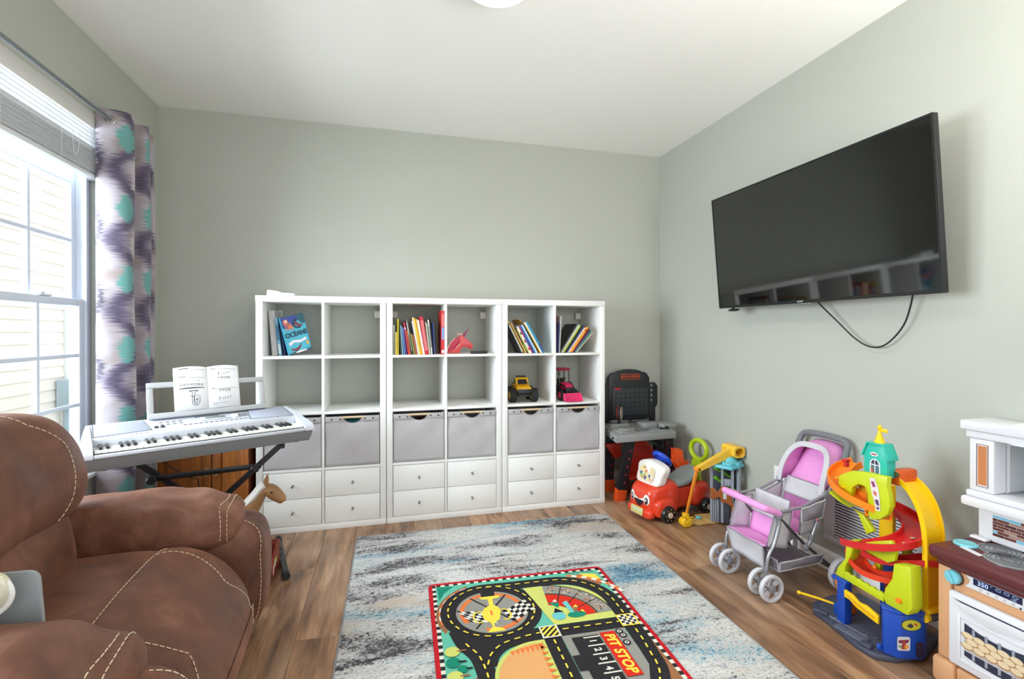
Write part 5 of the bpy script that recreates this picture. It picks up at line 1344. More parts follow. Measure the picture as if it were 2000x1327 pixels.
# ------------------------------------------------------------ toy horse
def horse():
    t = thing('toy_horse', 'palomino toy horse with white mane standing behind the recliner', 'toy horse', (-.06, -.27, 0), R(4))
    M_co = mat('palomino_coat', (178, 132, 88), .45, var=(9, .18)); M_ma = mat('horse_mane', (226, 220, 212), .5, bump=(160, .4), stretch=(1, 1, .2)); M_mz = mat('muzzle_dark', (96, 62, 48), .5)
    b = bpy.data.meshes.new('body')
    # joints: x forward, z up
    J = dict(rump=(-.13, 0, .215), mid=(-.04, 0, .205), chest=(.055, 0, .215), wither=(.06, 0, .235), n1=(.098, 0, .272), n2=(.140, 0, .325), poll=(.170, 0, .364), brow=(.198, 0, .350), nose=(.248, 0, .302), lip=(.264, 0, .278))
    rad = dict(rump=.052, mid=.055, chest=.05, wither=.045, n1=.056, n2=.044, poll=.044, brow=.058, nose=.038, lip=.031)
    E = [('rump', 'mid'), ('mid', 'chest'), ('chest', 'n1'), ('n1', 'n2'), ('n2', 'poll'), ('poll', 'brow'), ('brow', 'nose'), ('nose', 'lip')]
    del J['wither'], rad['wither']
    for s, y in (('l', .032), ('r', -.032)):
        J['fs' + s] = (.062, y, .17); rad['fs' + s] = .026; J['fk' + s] = (.066, y, .098); rad['fk' + s] = .013; J['fp' + s] = (.062, y, .035); rad['fp' + s] = .010; J['fh' + s] = (.072, y, .010); rad['fh' + s] = .014
        E += [('chest', 'fs' + s), ('fs' + s, 'fk' + s), ('fk' + s, 'fp' + s), ('fp' + s, 'fh' + s)]
        J['hs' + s] = (-.125, y, .165); rad['hs' + s] = .034; J['hk' + s] = (-.105, y, .135); rad['hk' + s] = .022; J['hh' + s] = (-.155, y, .085); rad['hh' + s] = .012; J['hp' + s] = (-.145, y, .032); rad['hp' + s] = .010; J['hf' + s] = (-.133, y, .010); rad['hf' + s] = .014
        E += [('rump', 'hs' + s), ('hs' + s, 'hk' + s), ('hk' + s, 'hh' + s), ('hh' + s, 'hp' + s), ('hp' + s, 'hf' + s)]
    ks = list(J); ix = {k: i for i, k in enumerate(ks)}
    b.from_pydata([J[k] for k in ks], [(ix[a], ix[c]) for a, c in E], [])
    o = bpy.data.objects.new('body', b); COL.objects.link(o); o.parent = t
    o.modifiers.new('skin', 'SKIN');
    for k in ks:
        sv = b.skin_vertices[0].data[ix[k]]; w = .8 if k in ('poll', 'brow', 'nose', 'lip', 'n2') else 1; sv.radius = (rad[k], rad[k] * w); sv.use_root = (k == 'mid')
    md = o.modifiers.new('sub', 'SUBSURF'); md.levels = 2; md.render_levels = 2; o.modifiers['skin'].use_smooth_shade = True
    b.materials.append(M_co)
    dg = bpy.context.evaluated_depsgraph_get(); dg.update(); ev = o.evaluated_get(dg)
    def hit(org, d):
        ok, p, n_, _ = ev.ray_cast(Vector(org), Vector(d)); return (p if ok else Vector(org) + Vector(d) * .05)
    for s in (-1, 1):
        MB().prism([(-.013, -.01), (.013, -.01), (.009, .032), (0, .058), (-.010, .030)], (.172, s * .016 - .003, .388), Vector((.92, 0, -.3)).normalized(), (.12, s * .08, 1), .008, bev=.002).build('ear', M_co, t, world=False)
        e = hit((.206, s * .12, .352), (0, -s, 0)); MB().ell(e, (.0075, .0035, .005), 12, 8).build('eye', mat('eye_black', (12, 12, 14), .1), t, world=False)
        q = hit((.36, s * .010, .288), (-1, 0, 0)); MB().ell(q, (.003, .0035, .0045), 10, 6).build('nostril', M_mz, t, world=False)
    mn = MB(); mn.sweep(spline([(.164, 0, .386), (.146, -.004, .374), (.118, -.006, .338), (.082, -.006, .298), (.048, -.004, .268)], 6), [(-.036, -.014), (-.040, -.002), (-.016, .022), (.016, .022), (.040, -.002), (.036, -.014)], (-.6, 0, .8), scale=None)
    mn.build('mane', M_ma, t, world=False, smooth=60)
    MB().sweep(spline([(-.175, 0, .228), (-.205, 0, .205), (-.215, 0, .14), (-.21, 0, .07)], 5), [(.014 * math.cos(a * PI / 4), .014 * math.sin(a * PI / 4)) for a in range(8)], (1, 0, 0)).build('tail', M_ma, t, world=False, smooth=70)
horse()

# ------------------------------------------------------------ low red wooden crate behind the recliner
cr_ = thing('toy_crate', 'low red-brown wooden crate with a letter decal behind the recliner', 'crate', (.08, -.64, 0))
M_rw = mat('red_wood', (122, 46, 32), .4, var=(9, .3), stretch=(1, 8, 8)); M_rwi = mat('wood_side', (150, 104, 78), .45, var=(9, .2))
cx0, cx1, cy0, cy1, ch = -.08, .219, -.85, -.445, .15
MB().bb(cx0, cx1, cy1 - .012, cy1, .0, ch, .002).build('back_panel', M_rw, cr_); MB().bb(cx0, cx1, cy0, cy0 + .012, 0, .07, .002).build('front_panel', M_rw, cr_)
MB().bb(cx0 + .0005, cx1 - .0005, cy0 + .0125, cy1 - .0125, .004, .012).build('bottom_panel', M_rwi, cr_)
sp = [(cy0 + .0125, 0), (cy1 - .0125, 0), (cy1 - .0125, ch), (cy1 - .05, ch - .004), (cy1 - .13, .10), (cy1 - .22, .074), (cy0 + .0125, .07)]
MB().prism([(a, c) for a, c in sp], (cx1 - .012, 0, .0005), (0, 1, 0), (0, 0, 1), .011).build('side_panel', M_rw, cr_); MB().prism(sp, (cx0 + .0005, 0, .0005), (0, 1, 0), (0, 0, 1), .011).build('side_panel', M_rw, cr_)
dc = MB()
for a, c, w_, h_, k in ((-.60, .055, .03, .045, 0), (-.565, .075, .022, .035, 1), (-.535, .082, .02, .03, 2), (-.64, .04, .02, .03, 3)):
    dc.bb(cx1 - .0009, cx1 + .0002, a - w_ / 2, a + w_ / 2, c - h_ / 2, c + h_ / 2, 0, k)
dc.build('decal', [mat('decal_pink', (226, 168, 160), .5), mat('decal_white', (226, 222, 210), .5), mat('decal_yellow', (206, 190, 60), .5), mat('decal_black', (40, 40, 44), .5)], cr_)
# ============================================================ toy workbench in the corner
M_wbk = mat('workbench_black', (32, 34, 38), .42); M_wgr = mat('workbench_grey', (146, 147, 146), .5, var=(30, .08)); M_wor = mat('workbench_orange', (232, 84, 32), .4)
wb = thing('toy_workbench', 'black toy workbench with pegboard back and grey table in the corner', 'toy workbench', (2.62, .12, 0))
top_poly = [(2.318, -.145), (2.822, -.105), (2.925, .20), (2.925, .275), (2.40, .275)]
b = MB(); b.prism(top_poly, (0, 0, .462), (1, 0, 0), (0, 1, 0), .05, bev=.006); tb = b.build('table_top', M_wgr, wb)
d = MB()
d.box((2.44, .02, .5185), (.12, .20, .012), (0, 0, R(8)), .004); d.box((2.452, -.04, .532), (.10, .06, .014), (0, 0, R(8)), .004); d.box((2.475, .12, .529), (.16, .045, .032), (0, 0, R(6)), .005)
d.box((2.70, .10, .531), (.12, .10, .036), (0, 0, R(5)), .006); d.box((2.835, .06, .530), (.12, .12, .034), (0, 0, R(5)), .006); d.box((2.72, -.06, .5155), (.18, .05, .006), (0, 0, R(5)), .002)
d.build('tool_tray', M_wgr, tb)
g = MB()
for i in range(9):
    for j in range(4): g.box((2.545 + i * .016, -.035 + j * .030 + i * .0012, .5145), (.010, .014, .004), (0, 0, R(5)), .001)
tag(g.build('ribbed_mat', mat('wb_grey_dark', (120, 121, 120), .6), tb), kind='stuff')
v = MB(); v.cyl((2.79, -.025, .526), (2.79, -.055, .526), .012, n=14); v.box((2.765, .0, .518), (.03, .03, .012), None, .003); v.build('vice', M_wbk, tb)
MB().cyl((2.79, -.0555, .526), (2.79, -.062, .526), .007, n=12).build('screw_head', M_knob, tb)
MB().cyl((2.3225, -.09, .487), (2.316, -.09, .487), .009, n=12).build('socket_hole', M_wbk, tb)
# pegboard back
bd = MB(); bx0, bx1, bz0, bz1 = 2.485, 2.85, .53, .935; bx = (bx0 + bx1) / 2
prof = rrect(bx0, bx1, bz0, bz1 - .05, .03)[:0] + [(bx0, bz0 + .02), (bx0 + .02, bz0), (bx1 - .02, bz0), (bx1, bz0 + .02), (bx1, bz1 - .065), (bx1 - .025, bz1 - .03), (bx1 - .045, bz1 - .02)] + [(bx + .12 * math.cos(R(a)), bz1 - .028 + .032 * math.sin(R(a))) for a in range(15, 166, 15)] + [(bx0 + .045, bz1 - .02), (bx0 + .025, bz1 - .03), (bx0, bz1 - .065)]
bd.prism(prof, (0, .352, 0), (1, 0, 0), (0, 0, 1), .04, bev=.008); board = bd.build('pegboard', M_wbk, wb)
MB().prism(rrect(bx0 + .03, bx1 - .02, bz0 + .045, bz1 - .145, .015), (0, .3125, 0), (1, 0, 0), (0, 0, 1), .006, bev=.002).build('peg_panel', mat('peg_panel_grey', (52, 55, 60), .5), board)
M_hole = mat('hole_black', (10, 10, 12), .8)
for i in range(7):
    for j in range(6):
        if j == 5 and i < 2: continue
        x, z = bx0 + .062 + i * .041, bz0 + .068 + j * .0375
        MB().cyl((x, .3067, z), (x, .3058, z), .0062, n=8).build('peg_hole', M_hole, board)
MB().box((bx0 + .075, .3055, bz0 + .068 + 5 * .0375), (.055, .003, .016), None, .0014).build('red_sticker', mat('sticker_red', (186, 34, 36), .4), board)
MB().prism(rrect(bx - .082, bx + .092, bz1 - .074, bz1 - .034, .006), (0, .311, 0), (1, 0, 0), (0, 0, 1), .004, bev=.001).build('name_plate', M_wbk, board)
pl_ = MB().sweep([(bx - .082, .3065, bz1 - .074), (bx + .092, .3065, bz1 - .074), (bx + .092, .3065, bz1 - .034), (bx - .082, .3065, bz1 - .034)], [(-.0018, -.001), (.0018, -.001), (.0018, .001), (-.0018, .001)], (0, 1, 0), True)
vs, fs = text_bm('BLACK+DECKER', .0225, plane_mtx((bx + .005, .3064, bz1 - .054), (1, 0, 0), (0, 0, 1)), bold=.0006); pl_.add(vs, fs)
pl_.build('name_lettering', M_wor, board, smooth=0)
for s, xw0, xw1 in ((1, bx1 + .0005, 2.925), (-1, 2.42, bx0 - .0005)):
    p = [(xw0, .45), (xw1 - .02, .45), (xw1 - .02, .62), (xw1, .65), (xw1, .80), (xw1 - .025, .828), (xw0, .828)] if s > 0 else [(xw1, .45), (xw1, .828), (xw0 + .01, .82), (xw0, .79), (xw0, .45)]
    MB().prism([(a, max(c, .5135)) for a, c in p], (0, .345, 0), (1, 0, 0), (0, 0, 1), .03, bev=.004).build('side_wing', M_wbk, wb)
for k in range(4): MB().cyl((2.868 - k * .0008, .3145, .805 - k * .04), (2.868 - k * .0008, .312, .805 - k * .04), .0055, n=10).build('wing_hole', mat('wing_hole_white', (210, 208, 200), .5), wb)
b = MB(); b.bb(2.50, 2.60, .30, .345, .5135, .535, .003); b.bb(2.60, 2.66, .325, .345, .5135, .545); b.bb(2.70, 2.86, .33, .345, .5135, .545); b.build('back_rail', M_wgr, wb)
# grinder wheel
gr = MB(); gr.lathe((2.47, .14, .62), (.8, -.6, 0), [(.02, 0), (.055, .004), (.055, .022), (.02, .026)], 24); gr.build('grinder_wheel', mat('grinder_red', (206, 52, 34), .4), wb)
b = MB(); b.lathe((2.493, .123, .62), (.8, -.6, 0), [(.03, 0), (.05, .002), (.05, .008), (.03, .010)], 24); b.build('grinder_disc', mat('grinder_silver', (176, 170, 160), .35, .4), wb)
b = MB(); b.torus((2.485, .129, .62), (.8, -.6, 0), .062, .008, 26, 8); b.box((2.484, .13, .548), (.02, .03, .05), (0, 0, R(-37)), .003); b.build('grinder_guard', M_wbk, wb)
# legs: splayed black legs with orange feet
def wleg(p0, p1, foot=True):
    p0, p1 = Vector(p0), Vector(p1)
    sec = [(-.031, -.02), (.031, -.02), (.031, .02), (-.031, .02)]
    MB().sweep([p0, p1], sec, (0, 1, 0)).build('leg', M_wbk, wb, smooth=20)
    d_ = (p1 - p0).normalized()
    if foot: MB().sweep([p1 - d_ * .085, p1 - d_ * .02, Vector((p1.x, p1.y, .0015))], [(-.037, -.027), (.037, -.027), (.037, .027), (-.037, .027)], (0, 1, 0)).build('foot', M_wor, wb, smooth=20)
    for k in range(5):
        c = p0.lerp(p1, .18 + k * .13); MB().cyl(c + Vector((.008, -.0205, 0)), c + Vector((.008, -.0225, 0)), .008, n=10).build('leg_hole', mat('leg_hole_red', (150, 40, 56), .6), wb)
wleg((2.475, -.055, .461), (2.425, .02, .004)); wleg((2.79, -.045, .461), (2.875, .04, .004)); wleg((2.47, .235, .461), (2.45, .25, .004)); wleg((2.87, .235, .461), (2.93, .30, .004))
b = MB(); b.sweep([(2.66, .14, .455), (2.80, .10, .36), (2.865, .07, .30)], [(-.012, -.008), (.012, -.008), (.012, .008), (-.012, .008)], (0, 1, 0)); b.build('brace', M_wbk, wb, smooth=20)
# orange hook bin on the leg
ho = MB(); hx0, hy0, hz0 = 2.80, -.10, .255
pr = [(0, .135), (.010, .135), (.014, .06), (.05, .02), (.095, .035), (.095, .028), (.095, -.01), (.03, -.012), (0, .04)]
pr = [(0, .13), (0, .03), (.028, -.01), (.085, -.005), (.095, .045), (.062, .050), (.045, .13)]
ho.prism(pr, (hx0, hy0 + .03, hz0), (1, -.18, 0), (0, 0, 1), .006); ho.prism(pr, (hx0, hy0 - .03, hz0), (1, -.18, 0), (0, 0, 1), .006)
ho.box((hx0 + .022, hy0 + .0, hz0 + .125), (.05, .06, .008), (0, 0, R(-10))); ho.box((hx0 + .055, hy0 - .012, hz0 - .006), (.07, .06, .008), (0, R(-4), R(-10))); ho.box((hx0 + .004, hy0, hz0 + .08), (.008, .058, .10), (0, 0, R(-10))); ho.box((hx0 + .092, hy0 - .015, hz0 + .02), (.008, .06, .05), (0, R(-10), R(-10)))
ho.build('tool_holder', M_wor, wb)

# ------------------------------------------------------------ red plastic slide stowed under the workbench
rs = thing('toy_slide', 'red plastic toy slide stowed under the black workbench', 'toy slide', (2.66, .24, 0))
M_rd = mat('slide_red', (206, 52, 30), .4, var=(6, .2)); zt0 = .40
b = MB(); b.prism([(2.53, .115), (2.58, .385), (2.75, .385), (2.925, .19), (2.945, .11)], (0, .225, 0), (1, 0, 0), (0, 0, 1), .03, bev=.006); b.build('chute_side', M_rd, rs)
b = MB(); b.prism([(2.555, .13), (2.60, .345), (2.74, .345), (2.90, .17), (2.90, .13)], (0, .1945, 0), (1, 0, 0), (0, 0, 1), .01, bev=.003); b.build('chute_panel', mat('slide_red_deep', (186, 44, 28), .4), rs)
MB().bb(2.56, 2.92, .10, .1835, .112, .135, .006).build('chute_lip', M_rd, rs)
MB().prism([(2.395, .375), (2.53, .392), (2.515, .262), (2.47, .27)], (0, .21, 0), (1, 0, 0), (0, 0, 1), .03, bev=.006).build('top_hook', M_rd, rs)
b = MB(); b.bb(2.54, 2.58, .14, .20, .0, .111, .004); b.bb(2.85, 2.92, .14, .20, 0, .111, .004); b.build('support', mat('slide_support', (96, 40, 36), .5), rs)
MB().bb(2.5155, 2.555, .2255, .262, .27, .31, .003).build('hook_link', M_rd, rs)

# ============================================================ red ride-on car
CA = Vector((2.668, -.275, 0)); CR = R(180 + 10.8)
car = thing('ride_on_car', 'red ride-on toy car with smiling face and lime push handle', 'ride-on toy', CA, CR)
M_cr = mat('car_red', (222, 62, 34), .28, coat=.3); M_cw = mat('car_white', (236, 230, 226), .35); M_cs = mat('car_seat', (150, 160, 162), .45); M_cl = mat('car_lime', (176, 196, 24), .35); M_ct = mat('car_tyre', (22, 22, 26), .3); M_cb = mat('car_blue', (28, 72, 196), .3)
def cw_(fn, name, m, n=12, parent=None): return MB().pillow(fn, n).build(name, m, parent or car, world=False, smooth=70)
def nose(q):
    k = max(0, (q.x + .02) / .13)
    return Vector((q.x, q.y * (1 - .10 * k), q.z - .030 * k * (1 if q.z > 0 else 0)))
cw_(pnorm((.150, 0, .136), (.128, .130, .116), 4.5, nose), 'front_body', M_cr, 16)
cw_(pnorm((-.03, 0, .115), (.15, .085, .075), 5), 'middle_body', M_cr, 12)
cw_(pnorm((-.185, 0, .120), (.095, .120, .082), 3.6), 'rear_body', M_cr, 14)
for s in (-1, 1):
    cw_(pnorm((.165, s * .108, .088), (.085, .042, .062), 3.2), 'fender', M_cr, 10); cw_(pnorm((.262, s * .055, .050), (.032, .062, .032), 3), 'bumper', M_cr, 8)
# windscreen / dashboard hood in white
def wsd(q): return Vector((q.x - .30 * (q.z) + .012 * (q.y / .13) ** 2 * -1, q.y * (1 + .18 * max(0, q.z) / .07), q.z + .012 * math.cos(q.y * 25) * (1 if q.z > 0 else 0)))
ws = cw_(pnorm((.172, 0, .290), (.040, .116, .074), 5, wsd), 'windscreen', M_cw, 16)
fx = lambda z: .172 + .041 - .30 * (z - .290)
wp = MB();
def dl(pts, mi, lift=.0):
    wp.poly([(fx(0.290 + c) + .0015 + lift, a, 0.290 + c) for a, c in pts], mi)
dl(rrect(-.072, .072, -.048, .048, .03), 0); rg = random.Random(5)
for k in range(26):
    a, c, r_ = rg.uniform(-.055, .055), rg.uniform(-.036, .036), rg.uniform(.006, .014); dl(arc(a, c, r_, 0, 360, 7)[:-1], rg.randint(1, 5), .0003 + .0001 * k)
wp.build('picture_sticker', [mat('pic_cream', (222, 206, 170), .5), mat('pic_blue', (70, 96, 140), .5), mat('pic_orange', (214, 128, 62), .5), mat('pic_tan', (236, 214, 160), .5), mat('pic_green', (148, 176, 96), .5), mat('pic_white', (238, 236, 230), .5)], ws, world=False, smooth=0)
sw = MB(); sw.torus((.078, 0, .375), (-.7, 0, .7), .058, .016, 28, 10); sw.cyl((.078, 0, .375), (.12, 0, .33), .014); sw.bb(.063, .093, -.05, .05, .369, .381, .004); sw.build('steering_wheel', M_cb, car, world=False)
# seat and handle
cw_(pnorm((-.075, 0, .216), (.135, .088, .028), 3, lambda q: q + Vector((0, 0, -.5 * q.x * (1 if q.x < 0 else .3) * (1 if q.z > 0 else .8)))), 'seat', M_cs, 14)
h = MB(); h.sweep([(-.215, 0, .17), (-.225, 0, .24), (-.245, 0, .33)], [(-.052, -.012), (.052, -.012), (.052, .012), (-.052, .012)], (1, 0, 0), scale=[1.25, .85, .70])
lo = [Vector((-.262, .072 * math.cos(2 * PI * i / 30), .40 + .068 * math.sin(2 * PI * i / 30))) for i in range(30)]
h.sweep(lo, [(.016 * math.cos(a * PI / 5), .020 * math.sin(a * PI / 5)) for a in range(10)], (1, 0, 0), True); h.build('push_handle', M_cl, car, world=False, smooth=50)
# face: eyes, smile, number plate
fc = MB(); fn_ = pnorm((.150, 0, .136), (.128, .130, .116), 4.5, nose)
def onf(a, c, l): # a across, c up in -1..1 on the nose of the car
    p = Vector((1, a, c)); w = fn_(p); return w + Vector((1, a * .35, .25)).normalized() * (.0022 + l)
def fp_(pts, mi, l):
    m_ = [onf(a, c, l) for a, c in pts]; ctr = sum(m_, Vector()) / len(m_)
    o_ = len(fc.v); fc.v += m_ + [onf(sum(a for a, _ in pts) / len(pts), sum(c for _, c in pts) / len(pts), l)]
    for i in range(len(m_)): fc.f.append([o_ + i, o_ + (i + 1) % len(m_), o_ + len(m_)]); fc.m.append(mi)
for s in (-1, 1):
    fp_(arc(s * .62, .34, .24, 0, 360, 18, .30)[:-1], 0, 0); fp_(arc(s * .60, .26, .13, 0, 360, 16, .20)[:-1], 1, .0012); fp_(arc(s * .57, .30, .05, 0, 360, 12, .08)[:-1], 0, .002)
fp_([(-.5, .42), (-.2, .26), (.2, .26), (.5, .42), (.5, .26), (.2, .10), (-.2, .10), (-.5, .26)], 0, .0004)
fp_(arc(0, .12, .40, 200, 340, 14, .55), 1, .001)
fc.build('face_sticker', [M_cw, mat('face_black', (34, 24, 34), .4)], car, world=False, smooth=0)
pq = MB().box((.297, 0, .060), (.008, .115, .05), (0, R(-8), 0), .003)
np_ = pq.build('number_plate', mat('plate_yellow', (206, 196, 120), .45), car, world=False);
MB().box((.3013, 0, .043), (.003, .113, .018), (0, R(-8), 0)).build('plate_band', mat('plate_purple', (118, 52, 116), .45), np_, world=False)
b = MB()
for i in range(6): b.box((.3018, -.042 + i * .017, .068), (.0016, .010, .016), (0, R(-8), 0))
b.build('plate_pattern', mat('plate_white', (206, 226, 206), .5), np_, world=False)
for x, y in ((.165, .148), (.165, -.148), (-.195, .135), (-.195, -.135)):
    w = MB(); r_ = .0555 if x > 0 else .052; s = 1 if y > 0 else -1
    w.lathe((x, y - s * .026, r_), (0, s, 0), [(.02, 0), (r_ * .9, 0), (r_, .006), (r_, .036), (r_ * .9, .046), (r_ * .7, .049), (.018, .046)], 26)
    wo = w.build('wheel', M_ct, car, world=False)
    MB().lathe((x, y + s * .0205, r_), (0, s, 0), [(.019, 0), (.019, .006), (.012, .008), (.008, .006)], 18).build('hub_cap', mat('hub_cream', (206, 190, 176), .4), wo, world=False)
    for k in range(7):
        a = 2 * PI * k / 7; MB().ell((x + .036 * math.cos(a), y + s * .0228, r_ + .036 * math.sin(a)), (.0045, .002, .0045), 8, 6).build('wheel_stud', mat('stud_grey', (150, 146, 150), .4), wo, world=False)

# ============================================================ construction tower toy with a crane
cn = thing('crane_tower', 'toy construction tower with yellow crane arm and grey columns', 'toy crane', (2.86, -.50, 0))
M_cg = mat('tower_grey', (158, 164, 176), .5, var=(40, .15)); M_cgd = mat('tower_dark', (70, 74, 88), .45); M_aq = mat('tower_aqua', (104, 196, 212), .35); M_cy = mat('crane_yellow', (246, 196, 62), .35); M_cbr = mat('tower_brown', (160, 88, 42), .45); M_sand = mat('sand_tan', (212, 172, 104), .6, bump=(70, .5)); M_or2 = mat('crane_orange', (238, 146, 40), .4); M_ylb = mat('bucket_yellow', (236, 186, 30), .4); M_gn = mat('track_green', (132, 206, 30), .35)
ty0, ty1, tx0, tx1 = -.535, -.40, 2.775, 2.945
b = MB(); b.bb(tx0 - .012, tx1 + .01, ty0 - .008, ty1, .001, .016, .004); b.prism([(2.66, -.515), (2.69, -.545), (2.76, -.548), (2.7625, -.50), (2.76, -.455), (2.70, -.465)], (0, 0, .001), (1, 0, 0), (0, 1, 0), .018, bev=.006); b.build('sand_base', M_sand, cn)
MB().box((2.742, -.478, .026), (.03, .03, .014), (0, 0, R(20)), .004).build('base_tile', M_aq, cn)
def col(x, y, w, z0, z1, m=M_cg, nm='column'): MB().bb(x - w / 2, x + w / 2, y - w / 2, y + w / 2, z0, z1, .003).build(nm, m, cn)
for x, y in ((tx0 + .008, ty0 + .008), (tx1 - .008, ty0 + .008), (tx0 + .008, ty1 - .008), (tx1 - .008, ty1 - .008), (2.862, ty0 + .006)): col(x, y, .020, .0165, .372)
MB().bb(tx0 + .0185, tx1 - .0185, ty1 - .012, ty1 - .004, .0165, .372, .001).build('back_wall', M_cgd, cn)
MB().bb(tx0 + .0185, 2.935 - .02, ty0 + .004, ty0 + .012, .0165, .16, .002).build('lift_door', M_cgd, cn)
for x in (2.80, 2.815, 2.83): MB().bb(x - .003, x + .003, ty0 + .0005, ty0 + .0038, .018, .165, .001).build('door_rib', mat('rib_silver', (190, 196, 206), .4), cn)
MB().bb(2.8725, 2.9265, ty0 + .0, ty0 + .014, .255, .30, .004).build('cross_beam', M_cg, cn)
MB().prism([(tx0 - .004, .235), (2.80, .24), (2.83, .215), (2.855, .255), (2.88, .258), (2.91, .235), (2.93, .18), (2.945, .14), (2.945, .02), (2.93, .02), (2.925, .135), (2.89, .15), (2.86, .15), (2.84, .185), (2.80, .165), (tx0 + .0, .17)], (0, ty0 - .004, 0), (1, 0, 0), (0, 0, 1), .012, bev=.003).build('brown_ramp', M_cbr, cn)
MB().bb(2.868, 2.893, ty0 - .0185, ty0 - .0165, .175, .215, .001).build('window_sticker', mat('sticker_pale', (206, 214, 214), .4), cn)
b = MB(); b.bb(tx0 - .02, 2.86, ty0 - .012, ty1 + .01, .3725, .388, .004); b.bb(2.86, 2.985, ty0 - .02, ty1 + .012, .3725, .412, .006); b.lathe((2.915, -.478, .4125), (0, 0, 1), [(.058, 0), (.056, .010), (.044, .016), (.04, .024)], 24); b.build('roof_deck', M_aq, cn)
for k in range(8): MB().bb(2.872 + k * .014, 2.879 + k * .014, ty0 - .0245, ty0 - .0205, .378, .392, .001).build('deck_rib', M_aq, cn)
for z0, z1 in ((.345, .29), (.285, .215)):
    MB().sweep([(2.80, -.46, z0), (2.86, -.475, (z0 + z1) / 2 + .01), (2.92, -.47, z1 + .006), (2.96 if z1 < .25 else 2.94, -.455, z1)], [(-.018, .012), (-.018, 0), (.018, 0), (.018, .012), (.015, .012), (.015, .003), (-.015, .003), (-.015, .012)], (0, 0, 1)).build('green_track', M_gn, cn)
TWR = Matrix.Translation((2.79, -.535, 0)) @ Matrix.Rotation(R(-36), 4, 'Z') @ Matrix.Diagonal((.80, .86, 1, 1)) @ Matrix.Translation((-tx0, -ty0, 0))
for o in list(cn.children):
    if not o.name.startswith(('sand_base', 'base_tile')): o.data.transform(Matrix.Translation(-cn.location) @ TWR @ Matrix.Translation(cn.location))
MB().prism([(2.772, -.548), (2.845, -.665), (2.985, -.610), (2.988, -.47), (2.86, -.43)], (0, 0, .375), (1, 0, 0), (0, 1, 0), .020, bev=.005).build('roof_plate', M_aq, cn)
MB().prism([(2.83, -.628), (2.852, -.650), (2.975, -.604), (2.978, -.50), (2.90, -.47)], (0, 0, .3952), (1, 0, 0), (0, 1, 0), .017, bev=.005).build('roof_step', M_aq, cn)
MB().bb(2.925, 2.947, -.628, -.606, .001, .3748, .003).build('column', M_cg, cn); MB().bb(2.958, 2.978, -.56, -.54, .001, .3748, .003).build('column', M_cgd, cn)
# crane head and boom, both hollow
bm_ = MB(); A = Vector((2.672, -.562, .373)); Bp = Vector((2.925, -.562, .468)); d_ = (Bp - A).normalized(); nn = Vector((-d_.z, 0, d_.x))
def qd(h0, h1, y0, y1): pass
for yy in (-.578, -.544):
    bm_.prism([((A - nn * .014).x, (A - nn * .014).z), ((Bp - nn * .026).x, (Bp - nn * .026).z), ((Bp + nn * .026).x, (Bp + nn * .026).z), ((A + nn * .012).x, (A + nn * .012).z)], (0, yy, 0), (1, 0, 0), (0, 0, 1), .004)
bm_.prism([((A + nn * .009).x, (A + nn * .009).z), ((Bp + nn * .023).x, (Bp + nn * .023).z), ((Bp + nn * .026).x, (Bp + nn * .026).z), ((A + nn * .012).x, (A + nn * .012).z)], (0, -.5745, 0), (1, 0, 0), (0, 0, 1), -.030)
for k in (.25, .5, .75):
    c = A.lerp(Bp, k); h = .013 + .013 * k; bm_.sweep([c - nn * h + Vector((0, -.0205, 0)), c + nn * h + Vector((0, -.0205, 0))], [(-.0015, -.001), (.0015, -.001), (.0015, .001), (-.0015, .001)], (0, 1, 0))
bm_.build('boom', M_cy, cn)
hd = MB(); hx0, hx1, hz0, hz1, w_ = 2.905, 2.985, .437, .505, .058
oc = [(hx0, hz0 + .014), (hx0 + .014, hz0), (hx1 - .014, hz0), (hx1, hz0 + .014), (hx1, hz1 - .014), (hx1 - .014, hz1), (hx0 + .014, hz1), (hx0, hz1 - .014)]
ic = [(bx_ + (.010 if bx_ < 2.945 else -.010), bz_ + (.010 if bz_ < .471 else -.010)) for bx_, bz_ in oc]
yf, yb = -.615, -.49; vs = []
for y, L_ in ((yf, oc), (yb, oc), (yf, ic), (yb + .01, ic)): vs += [(a, y, c) for a, c in L_]
fs = [[i, (i + 1) % 8, 8 + (i + 1) % 8, 8 + i] for i in range(8)] + [[i, (i + 1) % 8, 16 + (i + 1) % 8, 16 + i] for i in range(8)] + [[16 + i, 16 + (i + 1) % 8, 24 + (i + 1) % 8, 24 + i] for i in range(8)] + [list(range(8, 16)), list(range(24, 32))]
hd.add(vs, fs); hd.build('crane_cab', M_cy, cn, smooth=30)
ar = MB(); ar.sweep([(2.669, -.563, .366), (2.640, -.545, .215), (2.616, -.53, .082)], [(-.007, -.005), (.007, -.005), (.007, .005), (-.007, .005)], (0, 1, 0), scale=[1.3, 1, .9]); ar.cyl((2.670, -.582, .370), (2.670, -.540, .370), .012); ar.build('dipper_arm', M_or2, cn)
bu = MB(); bc = Vector((2.612, -.525, 0))
bu.prism([(-.032, .045), (-.036, .022), (-.024, .003), (.018, .003), (.036, .018), (.034, .05), (.016, .058), (.004, .04), (-.012, .058)], bc + Vector((0, .026, 0)), (1, 0, 0), (0, 0, 1), .052, bev=.004)
bu.bb(bc.x - .014, bc.x + .016, bc.y - .018, bc.y + .018, .060, .084, .003); bu.bb(bc.x - .004, bc.x + .048, bc.y - .024, bc.y - .016, .058, .064, .001); bu.build('bucket', M_ylb, cn)

